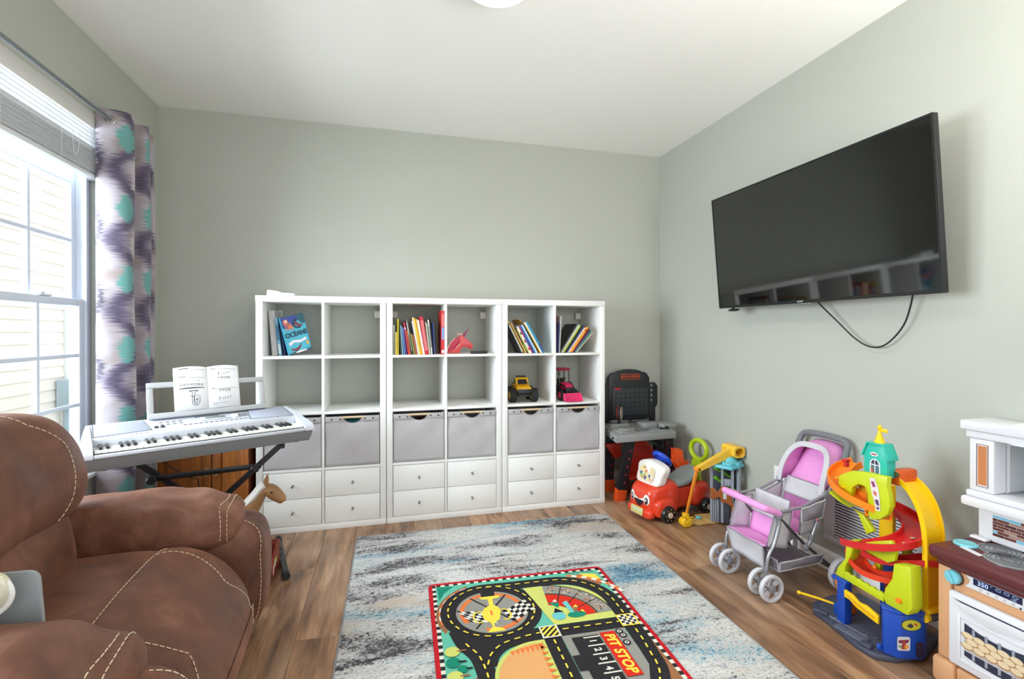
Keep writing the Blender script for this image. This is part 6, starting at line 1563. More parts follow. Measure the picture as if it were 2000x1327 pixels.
# ============================================================ doll stroller
sr = thing('doll_stroller', 'pink and grey tandem doll stroller against the right wall', 'doll stroller', (2.66, -1.2, 0))
M_al = mat('stroller_tube', (176, 178, 184), .28, .75); M_dtu = mat('stroller_tube_dark', (96, 92, 96), .35, .5); M_fo = mat('handle_foam', (116, 118, 122), .75, bump=(150, .4)); M_pk = mat('stroller_pink', (238, 160, 222), .7, var=(9, .12), bump=(26, .35)); M_gy = mat('stroller_grey', (206, 204, 210), .75, var=(9, .12), bump=(26, .35)); M_gyd = mat('stroller_grey_dark', (146, 142, 152), .8, bump=(26, .3)); M_wh = mat('wheel_pale', (206, 206, 212), .45); M_jt = mat('joint_grey', (138, 138, 146), .5)
YL, YR = -1.075, -1.355
def cloth(name, quad, m, sag=.0, nu=8, nv=8, thick=.003, wr=.003, edge=None, parent=sr):
    p00, p10, p11, p01 = [Vector(q_) for q_ in quad]; n_ = (p10 - p00).cross(p01 - p00).normalized()
    def f(u, v):
        p = (p00 * (1 - u) + p10 * u) * (1 - v) + (p01 * (1 - u) + p11 * u) * v
        return p + n_ * (sag * math.sin(PI * u) * math.sin(PI * v) + wr * math.sin(u * 9 + v * 5) * math.sin(PI * u))
    o = MB().grid(f, nu, nv).build(name, m, parent, smooth=70, solid=thick)
    if edge:
        path = [f(i / nu, 0) for i in range(nu)] + [f(1, i / nv) for i in range(nv)] + [f(1 - i / nu, 1) for i in range(nu)] + [f(0, 1 - i / nv) for i in range(nv)]
        MB().tube(path, .0042, 6, True).build('binding', edge, o)
    return o
for s, y in ((0, YL), (1, YR)):
    MB().tube(spline([(2.548, y, .375), (2.545, y, .33), (2.52, y, .25), (2.492, y, .205), (2.478, y, .15), (2.478, y, .075)], 6), .0085, 10).build('front_leg', M_al, sr)
    MB().tube(spline([(2.945, y, .645), (2.90, y, .56), (2.83, y, .46), (2.775, y, .345), (2.73, y, .245), (2.70, y, .20)], 6), .0085, 10).build('side_tube', M_al, sr)
    MB().tube([(2.548, y + (.012 if s else -.012), .372), (2.70, y + (.012 if s else -.012), .225), (2.885, y + (.012 if s else -.012), .078)], .0075, 8).build('cross_tube', M_dtu, sr)
    MB().tube([(2.56, y - (.0 if s else -.0), .395), (2.68, y, .405), (2.81, y, .45)], .007, 8).build('seat_rail', M_gyd, sr)
    for p, r_ in (((2.548, y, .378), .017), ((2.815, y, .455), .018), ((2.735, y, .25), .016), ((2.70, y, .21), .014)): MB().ell(p, (r_, .013, r_ * 1.25), 14, 10).build('joint', M_jt, sr)
# handle: foam-covered loop leaning over
hp = spline([(2.925, YL, .60), (2.945, YL, .65), (2.958, YL - .008, .682), (2.962, YL - .04, .70), (2.962, (YL + YR) / 2, .705), (2.962, YR + .04, .70), (2.958, YR + .008, .682), (2.945, YR, .65), (2.925, YR, .60)], 6)
MB().tube(hp, .0155, 12).build('handle', M_fo, sr)
# canopy over the rear seat
def can(u, v):
    a = PI * u; r0 = Vector((2.805, 0, .42)); w = (YL - YR) / 2 - .010
    x = 2.80 + .125 * v + .01 * math.sin(a); y = (YL + YR) / 2 + w * math.copysign(abs(math.cos(a)) ** .55, math.cos(a)) ; h = (.47 - .04 * v * 0) + (.205 - .0 * v) * math.sin(a) ** .62 - .02 * (1 - v)
    return Vector((x + .055 * math.sin(a) * (1 - v) * .4 + .055 * math.sin(a), y, h))
MB().grid(can, 20, 6).build('canopy', M_pk, sr, smooth=70, solid=.003)
MB().sweep([can(i / 24, 0) for i in range(25)], [(-.014, -.003), (.014, -.003), (.014, .003), (-.014, .003)], (-1, 0, .3)).build('canopy_trim', M_gy, sr, smooth=60)
def bk_(u, v):
    t = can(.06 + .88 * u, 1.0); lo_ = Vector((2.845, YL - .014 - (YL - YR - .028) * u, .44)); return lo_.lerp(t, v) + Vector((.004 * math.sin(u * 14), 0, 0))
MB().grid(bk_, 14, 6).build('canopy_back', M_pk, sr, smooth=70, solid=.003)
# rear seat: back panel, seat, sides
cloth('rear_seat_back', [(2.80, YL - .016, .29), (2.80, YR + .016, .29), (2.855, YR + .018, .46), (2.855, YL - .018, .46)], M_pk, -.012)
cloth('rear_head_pad', [(2.812, YL - .030, .395), (2.812, YR + .030, .395), (2.838, YR + .034, .475), (2.838, YL - .034, .475)], M_gy, -.006, thick=.008, edge=M_gyd)
cloth('rear_seat', [(2.665, YL - .014, .275), (2.665, YR + .014, .275), (2.802, YR + .014, .285), (2.802, YL - .014, .285)], M_pk, -.012)
# front seat
cloth('front_seat_back', [(2.605, YL - .016, .215), (2.605, YR + .016, .215), (2.652, YR + .016, .40), (2.652, YL - .016, .40)], M_pk, -.010)
cloth('front_head_pad', [(2.618, YL - .028, .315), (2.618, YR + .028, .315), (2.640, YR + .032, .425), (2.640, YL - .032, .425)], M_gy, -.006, thick=.008, edge=M_gyd)
cloth('front_seat', [(2.475, YL - .018, .235), (2.475, YR + .018, .235), (2.604, YR + .016, .215), (2.604, YL - .016, .215)], M_pk, -.010)
cloth('front_skirt', [(2.470, YL - .016, .232), (2.470, YR + .016, .232), (2.492, YR + .03, .125), (2.492, YL - .03, .125)], M_gy, .010, edge=M_gyd)
for y, s in ((YL - .013, 1), (YR + .013, -1)):
    cloth('front_side', [(2.49, y, .235), (2.60, y, .215), (2.63, y, .385), (2.535, y, .385)], M_gy, .004, edge=M_gyd); cloth('rear_side', [(2.675, y, .27), (2.795, y, .28), (2.825, y, .44), (2.69, y, .395)], M_gy, .004, edge=M_gyd)
cloth('side_pocket', [(2.665, YR - .011, .335), (2.785, YR - .011, .35), (2.80, YR - .012, .43), (2.665, YR - .011, .40)], M_gyd, .016, edge=M_gy)
MB().ell((2.732, YR - .034, .352), (.006, .003, .007), 10, 8).build('pocket_button', mat('button_pink', (214, 120, 120), .5), sr)
# front bar
fb_ = MB().tube(spline([(2.545, YL + .002, .388), (2.485, YL, .412), (2.462, YL - .02, .420), (2.455, (YL + YR) / 2, .424), (2.462, YR + .02, .420), (2.485, YR, .412), (2.545, YR - .002, .388)], 6), .0165, 10); fb_.build('front_bar', M_pk, sr)
# basket and frame bars
cloth('basket', [(2.56, YL - .014, .105), (2.56, YR + .014, .105), (2.80, YR + .014, .12), (2.80, YL - .014, .12)], M_gyd, -.02, edge=M_gy)
cloth('basket_side', [(2.56, YR + .012, .107), (2.80, YR + .012, .122), (2.81, YR + .004, .165), (2.555, YR + .004, .15)], M_gyd, .006, edge=M_gy); cloth('basket_side', [(2.56, YL - .012, .107), (2.80, YL - .012, .122), (2.81, YL - .004, .165), (2.555, YL - .004, .15)], M_gyd, .006, edge=M_gy)
cloth('basket_front', [(2.558, YL - .014, .108), (2.558, YR + .014, .108), (2.545, YR + .010, .16), (2.545, YL - .010, .16)], M_gyd, .004, edge=M_gy)
MB().tube([(2.498, YL, .215), (2.498, YR, .215)], .006, 8).build('cross_bar', M_al, sr); MB().tube([(2.885, YL, .078), (2.885, YR, .078)], .007, 8).build('axle', M_dtu, sr)
def wheel(c, r_, w_):
    b = MB(); c = Vector(c)
    b.lathe(c - Vector((0, w_ / 2, 0)), (0, 1, 0), [(r_ * .80, 0), (r_ * .96, 0), (r_, w_ * .25), (r_, w_ * .75), (r_ * .96, w_), (r_ * .80, w_), (r_ * .77, w_ * .8), (r_ * .77, w_ * .2)], 30, ring=True)
    wo = b.build('wheel', M_wh, sr)
    sp_ = MB()
    for k in range(4):
        a = PI / 4 + k * PI / 2; dv = Vector((math.cos(a), 0, math.sin(a)))
        for da in (-.16, .16):
            e = Vector((math.cos(a + da), 0, math.sin(a + da))); sp_.sweep([c + dv * r_ * .2, c + e * r_ * .79], [(-.0035, -.006), (.0035, -.006), (.0035, .006), (-.0035, .006)], (0, 1, 0))
    sp_.build('spokes', M_wh, wo); MB().lathe(c - Vector((0, w_ * .62, 0)), (0, 1, 0), [(r_ * .2, 0), (r_ * .3, .003), (r_ * .3, w_ * 1.2), (r_ * .2, w_ * 1.24)], 18).build('hub', M_jt, wo)
for y in (YL, YR):
    for dy in (-.036, .036): wheel((2.470, y + dy, .0625), .0625, .02)
    MB().tube([(2.470, y - .026, .0625), (2.470, y + .026, .0625)], .006, 8).build('axle', M_dtu, sr)
    wheel((2.885, y + (.03 if y == YL else -.03), .075), .075, .026)
# ============================================================ spiral garage toy
ga = thing('toy_garage', 'tall lime, orange and red spiral ramp toy garage with teal house on top', 'toy garage', (2.72, -1.66, 0))
GL = mat('garage_lime', (196, 208, 24), .35, var=(12, .06)); GO = mat('garage_orange', (250, 132, 24), .32); GR = mat('garage_red', (204, 34, 34), .32); GY = mat('garage_yellow', (250, 200, 16), .32); GB = mat('garage_blue', (22, 72, 172), .35); GS = mat('garage_slate', (66, 70, 88), .5); GS2 = mat('garage_slate_light', (96, 100, 118), .55, bump=(180, .4)); GT = mat('garage_teal', (46, 184, 164), .35); GDR = mat('garage_dark_red', (150, 36, 36), .4); GG = mat('garage_green', (34, 104, 62), .45)
Pn = lambda pts, x, h, m, nm, bev=.003: MB().prism(pts, (x, 0, 0), (0, 1, 0), (0, 0, 1), h, bev=bev).build(nm, m, ga)   # pts are (y, z); +h goes to +x
base = [(2.76, -1.44), (2.62, -1.47), (2.572, -1.520), (2.566, -1.60), (2.535, -1.76), (2.545, -1.82), (2.60, -1.855), (2.74, -1.866), (2.90, -1.80), (2.90, -1.46)]
base = base[::-1]
MB().prism(base, (0, 0, .0005), (1, 0, 0), (0, 1, 0), .022, bev=.006).build('base', GS, ga)
def inset(P, k): c = Vector((2.71, -1.66)); return [tuple(c + (Vector(p) - c) * k) for p in P]
MB().prism(inset(base, .86), (0, 0, .0225), (1, 0, 0), (0, 1, 0), .004, bev=.0015).build('base_deck', mat('garage_deck', (78, 80, 96), .55), ga)
MB().box((2.572, -1.70, .0275), (.045, .12, .008), (0, 0, R(6)), .002).build('ramp_plate', GS2, ga)
b = MB(); b.box((2.600, -1.66, .0278), (.003, .16, .002), (0, 0, R(6))); b.box((2.605, -1.725, .0278), (.05, .003, .002), (0, 0, R(6))); b.box((2.61, -1.60, .0278), (.06, .003, .002), (0, 0, R(6)))
vs, fs = text_bm('5', .022, plane_mtx((2.632, -1.75, .0285), (0, -1, 0), (1, 0, 0))); b.add(vs, fs); b.build('bay_marking', mat('bay_line', (156, 158, 172), .5), ga)
b = MB(); b.box((2.558, -1.775, .030), (.03, .04, .014), (0, 0, R(10)), .004); b.box((2.580, -1.550, .030), (.02, .06, .012), (0, 0, R(25)), .004); b.build('kerb', GS, ga)
# blue towers
MB().bb(2.595, 2.635, -1.650, -1.612, .0265, .196, .005).build('blue_post', GB, ga); MB().bb(2.588, 2.66, -1.660, -1.590, .1965, .212, .005).build('post_cap', GB, ga)
tw = [(2.575, -1.825), (2.60, -1.868), (2.68, -1.895), (2.72, -1.88), (2.74, -1.80), (2.60, -1.80)]
MB().prism(tw[::-1], (0, 0, .0268), (1, 0, 0), (0, 1, 0), .163, bev=.005).build('blue_tower', GB, ga)
MB().prism([tuple(Vector((2.66, -1.845)) + (Vector(p) - Vector((2.66, -1.845))) * 1.06) for p in tw[::-1]], (0, 0, .1903), (1, 0, 0), (0, 1, 0), .012, bev=.004).build('tower_cap', GB, ga)
MB().bb(2.62, 2.70, -1.87, -1.82, .2025, .204, .0).build('tower_well', mat('well_blue', (14, 40, 110), .5), ga)
# stickers on the tower (flat)
e1 = (Vector((2.60, -1.868, 0)) - Vector((2.575, -1.825, 0))).normalized(); e2 = (Vector((2.68, -1.895, 0)) - Vector((2.60, -1.868, 0))).normalized()
def sticker(o, ex, shapes, nm, out):
    b = MB(); mats = []; ez = Vector((0, 0, 1)); out = Vector(out)
    for k, (pts, c) in enumerate(shapes):
        b.poly([Vector(o) + ex * a + ez * d + out * (.0008 + .0004 * k) for a, d in pts], k); mats.append(mat('stk_%d_%d_%d' % c, c, .4))
    return b.build(nm, mats, ga, smooth=0)
sticker((2.638, -1.881, .155), e2, [(arc(0, 0, .036, 0, 360, 18, .022)[:-1], (70, 90, 40)), (arc(0, 0, .033, 0, 360, 18, .019)[:-1], (196, 190, 50)), ([(-.018, -.004), (-.004, .008), (.008, -.002), (0, -.012)], (60, 50, 60)), ([(.004, .006), (.018, .008), (.02, -.004)], (196, 60, 50))], 'round_sticker', (.3, -.95, 0))
sticker((2.612, -1.872, .085), e2, [(rrect(-.022, .024, -.026, .026, .008), (206, 206, 210)), ([(-.018, .012), (.02, .016), (.016, .004), (-.016, .002)], (120, 30, 70)), ([(-.004, .012), (.006, .012), (.012, -.02), (-.008, -.02)], (170, 60, 60)), ([(.004, -.002), (.018, -.008), (.012, -.02), (.002, -.016)], (230, 150, 50)), ([(-.018, -.008), (-.008, -.006), (-.008, -.012), (-.018, -.014)], (90, 160, 80))], 'window_sticker', (.3, -.95, 0))
MB().prism(rrect(-.013, .013, -.03, .03, .012), Vector((2.665, -1.8905, .065)) + Vector((.3, -.95, 0)) * .0012, e2, (0, 0, 1), .002).build('doorway', mat('door_dark', (40, 22, 50), .5), ga)
MB().cyl((2.572, -1.812, .045), (2.572, -1.822, .045), .012, n=14).build('hinge_knob', GB, ga)
# lime frame: two curved legs, scalloped ledge, upper posts
legL = [(-1.652, .368), (-1.675, .392), (-1.688, .388), (-1.673, .325), (-1.648, .270), (-1.640, .2125), (-1.600, .2125), (-1.613, .250), (-1.645, .300)]
Pn(legL, 2.60, .05, GL, 'lime_leg', .004)
legR = [(-1.845, .372), (-1.905, .385), (-1.912, .24), (-1.895, .2035), (-1.815, .2035), (-1.805, .225), (-1.812, .262), (-1.838, .312)]
Pn(legR, 2.60, .055, GL, 'lime_leg', .005)
MB().cyl((2.5995, -1.868, .245), (2.590, -1.868, .245), .009, n=14).build('orange_button', GO, ga)
led = [(-1.640, .213), (-1.640, .243)] + [(-1.640 - .165 * k / 24, .243 - .010 * k / 24 + .006 * abs(math.sin(k * PI / 4))) for k in range(1, 24)] + [(-1.806, .235), (-1.806, .205)]
Pn(led, 2.602, .012, GL, 'scalloped_ledge', .0015)
Pn([(-1.690, .36), (-1.690, .225), (-1.715, .225), (-1.715, .36)], 2.70, .02, GL, 'lime_post'); Pn([(-1.755, .40), (-1.755, .225), (-1.785, .225), (-1.785, .40)], 2.76, .02, mat('garage_lime_dark', (150, 158, 20), .4), 'lime_post')
Pn([(-1.722, .400), (-1.722, .361), (-1.810, .356), (-1.835, .373), (-1.843, .419), (-1.820, .446)], 2.615, .02, GL, 'lime_panel', .004)
Pn([(-1.662, .508), (-1.682, .500), (-1.720, .428), (-1.749, .452), (-1.707, .503)], 2.622, .02, GL, 'lime_brace', .003)
# back spine in yellow and lime
Pn([(-1.63, .60), (-1.63, .36), (-1.69, .36), (-1.69, .60)], 2.80, .02, GY, 'yellow_spine', .004); Pn([(-1.635, .3595), (-1.635, .0268), (-1.70, .0268), (-1.70, .3595)], 2.80, .02, GB, 'blue_spine', .004)
Pn([(-1.70, .235), (-1.70, .0268), (-1.79, .0268), (-1.79, .235)], 2.74, .012, GDR, 'red_panel', .003)
# S-shaped lime front with an arched opening
S_ = [(-1.604, .632), (-1.634, .652), (-1.662, .668), (-1.717, .679), (-1.809, .685), (-1.806, .649), (-1.815, .613), (-1.819, .575), (-1.810, .542), (-1.780, .511), (-1.745, .497), (-1.728, .513), (-1.732, .555), (-1.730, .595), (-1.717, .620), (-1.691, .622), (-1.665, .601), (-1.656, .552), (-1.628, .562), (-1.600, .590)]
Pn(S_, 2.615, .026, GL, 'lime_front', .004)
MB().prism([(-1.655, .545), (-1.735, .545), (-1.735, .625), (-1.655, .625)], (2.66, 0, 0), (0, 1, 0), (0, 0, 1), .006).build('arch_back', mat('garage_amber', (206, 140, 24), .4), ga)
sticker((2.614, -1.762, .60), Vector((0, -1, 0)), [([(-.022, .062), (.0, .066), (.014, .03), (.02, -.01), (.022, -.056), (.004, -.058), (-.004, -.02), (-.014, .01)], (226, 212, 214)), ([(-.016, .05), (-.004, .054), (.004, .034), (-.008, .03)], (150, 70, 110)), ([(-.006, .018), (.008, .012), (.006, -.002), (-.004, .002)], (206, 110, 80)), ([(.0, -.016), (.014, -.014), (.018, -.036), (.006, -.034)], (90, 60, 100)), ([(.008, -.042), (.018, -.042), (.016, -.052), (.008, -.05)], (60, 60, 80))], 'front_sticker', (-1, 0, 0))
# ramps: channels swept along helices
CH = [(-.042, .026), (-.042, 0), (.042, 0), (.042, .026), (.037, .026), (.036, .005), (-.036, .005), (-.037, .026)]
def ramp(cx, cy, r_, a0, a1, z0, z1, m, nm, n=26, prof=CH, ry=None, parent=ga):
    ry = ry or r_; path = []
    for i in range(n + 1):
        t = i / n; a = R(a0 + (a1 - a0) * t); path.append((cx + r_ * math.cos(a), cy + ry * math.sin(a), z0 + (z1 - z0) * t))
    return MB().sweep(path, prof, (0, 0, 1)).build(nm, m, ga, smooth=50)
ramp(2.735, -1.655, .118, 65, 232, .650, .520, GO, 'orange_ramp', 30, ry=.118)
MB().sweep([(2.66, -1.745, .520), (2.63, -1.762, .508)], CH).build('ramp_lip', GO, ga)
b = MB(); b.box((2.635, -1.58, .616), (.02, .012, .002), (0, 0, R(20))); b.box((2.617, -1.625, .590), (.02, .012, .002), (0, 0, R(5))); b.build('ramp_arrow', GY, ga)
Pn([(-1.545, .548), (-1.60, .522), (-1.64, .508), (-1.60, .515), (-1.545, .536)], 2.63, .06, GL, 'ramp_rib', .001)
ramp(2.685, -1.735, .105, 150, 395, .372, .515, GR, 'red_ramp', 36)
b = MB(); b.box((2.665, -1.838, .440), (.022, .010, .002), (0, 0, R(10))); b.box((2.70, -1.842, .456), (.016, .012, .002), (0, 0, R(-10))); b.build('ramp_arrow', mat('arrow_pale', (200, 190, 150), .5), ga)
CH2 = [(-.034, .022), (-.034, 0), (.034, 0), (.034, .022), (.030, .022), (.029, .004), (-.029, .004), (-.030, .022)]
ramp(2.705, -1.775, .088, 20, -125, .345, .405, GR, 'red_ramp', 20, CH2) if False else MB().sweep(spline([(2.635, -1.705, .345), (2.65, -1.76, .335), (2.67, -1.82, .352), (2.72, -1.872, .372), (2.78, -1.878, .36), (2.80, -1.85, .33)], 6), CH2).build('red_ramp', GR, ga, smooth=50)
MB().sweep(spline([(2.70, -1.63, .325), (2.645, -1.652, .300), (2.632, -1.71, .270), (2.645, -1.78, .272), (2.69, -1.83, .285)], 7), CH2).build('orange_red_ramp', mat('garage_vermilion', (226, 62, 28), .32), ga, smooth=50)
MB().ell((2.640, -1.742, .305), (.008, .008, .009), 12, 8).build('orange_peg', GO, ga)
# yellow bridge arm between the blue towers
ar = [(-1.657, .180), (-1.690, .1755), (-1.72, .160), (-1.75, .164), (-1.80, .150), (-1.80, .118), (-1.745, .128), (-1.71, .134), (-1.68, .150), (-1.657, .150)]
Pn(ar, 2.583, .012, GY, 'yellow_arm', .002); Pn([(-1.67, .170), (-1.70, .160), (-1.74, .152), (-1.785, .140), (-1.785, .132), (-1.74, .142), (-1.70, .15), (-1.67, .160)], 2.5815, .0014, mat('garage_yellow_dark', (222, 168, 20), .4), 'arm_rib', 0)
# orange flap and yellow lever on the far side
Pn([(-1.545, .185), (-1.590, .200), (-1.600, .130), (-1.56, .110)], 2.655, .03, GO, 'orange_flap', .004); MB().bb(2.66, 2.72, -1.602, -1.555, .0268, .109, .006).build('flap_post', GO, ga)
b = MB(); b.tube([(2.56, -1.46, .068), (2.60, -1.51, .066), (2.64, -1.575, .064)], .005, 8); b.ell((2.558, -1.458, .068), (.008, .010, .008), 12, 8); b.build('yellow_lever', GY, ga)
MB().bb(2.625, 2.66, -1.6045, -1.57, .0268, .075, .004).build('lever_mount', GB, ga)
# teal house with gambrel roof, spire and flag
hx0, hx1, hy0, hy1 = 2.645, 2.69, -1.785, -1.690; hc = (hy0 + hy1) / 2
Pn([(hy1, .668), (hy1, .745), (hc + .03, .790), (hc - .03, .790), (hy0, .745), (hy0, .668)], hx0, hx1 - hx0, GT, 'house', .003)
rf = [(hy1 + .008, .738), (hy1 + .004, .752), (hc + .032, .798), (hc - .032, .798), (hy0 - .004, .752), (hy0 - .008, .738), (hy0 - .001, .738), (hy0 - .0005, .7465), (hc - .030, .7915), (hc + .030, .7915), (hy1 + .0005, .7465), (hy1 + .001, .738)]
Pn(rf, hx0 - .006, hx1 - hx0 + .012, GT, 'roof', .001)
wy = lambda pts: [(-a, c) for a, c in pts]
sticker((hx0, hc, .705), Vector((0, -1, 0)), [([(-.021, -.03), (.021, -.03)] + arc(0, .006, .021, 0, 180, 10, .024), (232, 236, 236)), ([(-.017, -.026), (-.002, -.026), (-.002, .004), (-.017, .004)], (90, 110, 110)), ([(.002, -.026), (.017, -.026), (.017, .004), (.002, .004)], (70, 110, 130)), ([(-.002, .008), (-.002, .026), (-.010, .023), (-.017, .008)], (56, 60, 80)), ([(.002, .008), (.017, .008), (.010, .023), (.002, .026)], (56, 60, 90)), ([(-.016, -.024), (-.006, -.024), (-.006, -.012), (-.016, -.010)], (196, 90, 60))], 'window_sticker', (-1, 0, 0))
sticker((hx0, hc + .004, .752), Vector((0, -1, 0)), [(arc(0, 0, .016, 0, 360, 16, .008)[:-1], (226, 230, 228)), ([(-.011, -.003), (.011, -.003), (.011, .003), (-.011, .003)], (176, 70, 80))], 'badge_sticker', (-1, 0, 0))
fl_ = MB(); fl_.lathe((2.668, hc, .7985), (0, 0, 1), [(.020, 0), (.016, .008), (.008, .034), (.0055, .042), (.0055, .055), (.008, .060), (.006, .068), (.001, .071)], 18); fl_.bb(2.666, 2.670, hc - .032, hc - .005, .842, .856, .001); fl_.build('spire_and_flag', GY, ga)
# yellow arch track on the right, orange head
ap = spline([(2.735, -1.775, .667), (2.735, -1.80, .655), (2.735, -1.835, .626), (2.735, -1.865, .575), (2.735, -1.882, .515), (2.735, -1.888, .45), (2.735, -1.888, .36), (2.735, -1.888, .24), (2.735, -1.885, .20)], 5)
AC = [(-.046, -.006), (.046, -.006), (.046, .012), (.040, .012), (.039, -.001), (-.039, -.001), (-.040, .012), (-.046, .012)]
upv = [Vector((0, -1, .6))] * 6 + [Vector((0, -1, .15))] * (len(ap) - 6)
MB().sweep(ap, AC, upv).build('yellow_arch', GY, ga, smooth=50)
MB().bb(2.685, 2.785, -1.80, -1.760, .640, .700, .008).build('arch_head', mat('garage_burnt_orange', (222, 92, 26), .35), ga)
MB().cyl((2.6845, -1.792, .684), (2.680, -1.792, .684), .011, n=16).build('arch_badge', mat('badge_dark', (70, 74, 40), .4), ga)
b = MB(); b.cyl((2.685, -1.892, .182), (2.775, -1.892, .182), .017, n=18); b.bb(2.69, 2.775, -1.908, -1.876, .1985, .215, .004); b.build('arch_hinge', GY, ga)
MB().cyl((2.70, -1.892, .182), (2.745, -1.892, .182), .0178, n=18).build('hinge_sleeve', mat('hinge_slate', (90, 96, 120), .4), ga)
Pn([(-1.86, .36), (-1.86, .205), (-1.882, .205), (-1.882, .36)], 2.78, .02, GG, 'green_post', .002)
b = MB(); b.box((2.66, -1.60, .675), (.018, .014, .02), None, .002); b.box((2.66, -1.598, .692), (.024, .02, .012), None, .002); b.build('red_figure_stop', GR, ga)

# ============================================================ toy kitchen at the right edge
kt = thing('toy_kitchen', 'tan and white toy play kitchen with maroon counter against the right wall', 'toy kitchen', (2.80, -2.25, 0))
KT = mat('kitchen_tan', (212, 160, 118), .45); KM = mat('kitchen_maroon', (94, 38, 42), .4, bump=(60, .1)); KW = mat('kitchen_white', (226, 226, 232), .4); KA = mat('kitchen_aqua', (126, 204, 218), .35); KN = mat('display_navy', (24, 32, 70), .25); KD = mat('slot_dark', (60, 60, 74), .5)
ky0, ky1, kx0, kx1 = -2.62, -1.955, 2.665, 2.985
MB().bb(kx0 + .012, kx1, ky0, ky1, .03, .438, .014).build('body', KT, kt)
for y in (ky1 - .0195, ky0 + .0195): MB().bb(kx0 - .004, kx0 + .0115, y - .02, y + .02, .095, .425, .006).build('corner_post', KT, kt)
for y in (ky1 - .022, ky0 + .022): MB().bb(kx0 - .016, kx0 + .07, y - .036, y + .036, .0005, .09, .014).build('foot', KT, kt)
MB().bb(kx0 - .008, kx0 + .0115, ky0 + .06, ky1 - .06, .03, .085, .006).build('toe_rail', KT, kt)
# counter
MB().bb(kx0 - .030, kx1, ky0 - .02, ky1 + .020, .4385, .486, .016, seg=3).build('counter', KM, kt)
MB().bb(kx0 - .012, kx0 + .02, ky0, ky1 - .0, .418, .438, .006).build('counter_apron', KM, kt)
# oven: door, handle, window picture
oy0, oy1 = -2.255, -1.99
MB().bb(kx0 - .010, kx0 + .0115, oy0, oy1, .092, .345, .010).build('oven_door', KW, kt); dxf = kx0 - .010
ov = [o for o in kt.children if o.name.startswith('oven_door')][0]
MB().prism([(oy1 - .02, .318), (oy1 - .055, .292), ((oy0 + oy1) / 2, .280), (oy0 + .055, .292), (oy0 + .02, .318)], (dxf - .0005, 0, 0), (0, 1, 0), (0, 0, 1), -.008, bev=.003).build('handle', KW, ov)
MB().prism([(oy1 - .016, .322), (oy0 + .03, .322), (oy0 + .05, .316), ((oy0 + oy1) / 2, .309), (oy1 - .05, .316)], (dxf - .0004, 0, 0), (0, 1, 0), (0, 0, 1), -.001).build('handle_slot', KD, ov)
b = MB(); wx = dxf - .0015
for a in ((oy1 - .030, oy1 - .040, .118, .275), (oy0 + .040, oy0 + .030, .118, .275)): b.bb(wx - .002, wx + .001, a[1], a[0], a[2], a[3], .001)
b.bb(wx - .002, wx + .001, oy0 + .04, oy1 - .04, .265, .275, .001); b.bb(wx - .002, wx + .001, oy0 + .04, oy1 - .04, .118, .128, .001); b.build('window_frame', KW, ov)
pc = MB(); mats = [mat('oven_dark', (44, 50, 70), .3), mat('oven_bar', (150, 156, 172), .4), mat('cookie', (226, 206, 170), .5), mat('cookie_edge', (176, 132, 88), .5), mat('oven_tray', (186, 184, 188), .4)]
py0, py1 = oy0 + .052, oy1 - .052; pw = py1 - py0
def pq_(pts, mi, k): pc.poly([(wx - .0006 - .0002 * k, py1 - a * pw, .135 + c * .122) for a, c in pts], mi)
pq_([(0, .08), (.25, .02), (.5, 0), (.75, .02), (1, .08), (1, .92), (.75, .86), (.5, .84), (.25, .88), (0, .98)], 0, 0)
for k in range(4): pq_([(.14 + k * .22, .06), (.19 + k * .22, .06), (.19 + k * .22, .9), (.14 + k * .22, .9)], 1, 1)
pq_([(0, .22), (1, .22), (1, .66), (0, .74)], 4, 2)
ci = 0
for j in range(3):
    for i in range(5):
        ci += 1; cx_, cy_ = .06 + i * .205 + (j % 2) * .08, .66 - j * .145
        if cx_ < .97: pq_(arc(cx_, cy_, .115, 0, 360, 14, .095)[:-1], 3, 3 + ci * .3); pq_(arc(cx_, cy_ + .02, .10, 0, 360, 14, .078)[:-1], 2, 3.15 + ci * .3)
pc.build('oven_picture', mats, ov, smooth=0)
# control knob and panel
kn = MB(); kn.lathe((kx0 + .0115, -1.998, .388), (-1, 0, 0), [(.028, 0), (.028, .004)], 26); kn.build('knob_recess', mat('recess_brown', (96, 60, 44), .5), kt)
kn = MB(); kn.lathe((kx0 + .007, -1.998, .388), (-1, 0, 0), [(.024, 0), (.024, .010), (.021, .014)], 26); kn.box((kx0 - .011, -1.998, .388), (.010, .009, .042), (R(-25), 0, 0), .003); kn.build('oven_knob', KA, kt)
MB().prism([(-2.030, .414), (-2.19, .414), (-2.19, .372), (-2.03, .372), (-2.042, .386), (-2.045, .398)], (kx0 + .0118, 0, 0), (0, 1, 0), (0, 0, 1), -.004, bev=.001).build('control_panel', KW, kt)
cpn = [o for o in kt.children if o.name.startswith('control_panel')][0]
MB().bb(kx0 + .0062, kx0 + .0076, -2.186, -2.056, .389, .411, .0).build('display', KN, cpn)
b = MB(); vs, fs = text_bm('350', .0195, plane_mtx((kx0 + .0058, -2.083, .400), (0, -1, 0), (0, 0, 1)), bold=.0006, spacing=1.05); b.add(vs, fs); vs, fs = text_bm('o', .008, plane_mtx((kx0 + .0058, -2.106, .407), (0, -1, 0), (0, 0, 1))); b.add(vs, fs)
for k in range(3):
    c = (-2.125 - k * .022, .404); b.add([(kx0 + .0058, c[0] + a, c[1] + d) for a, d in arc(0, 0, .0075, 0, 360, 12, .0045)] + [(kx0 + .0058, c[0] + a, c[1] + d) for a, d in arc(0, 0, .006, 0, 360, 12, .0032)], [[i, i + 1, 14 + i, 13 + i] for i in range(12)])
vs, fs = text_bm('1:00', .0085, plane_mtx((kx0 + .0058, -2.165, .3938), (0, -1, 0), (0, 0, 1))); b.add(vs, fs)
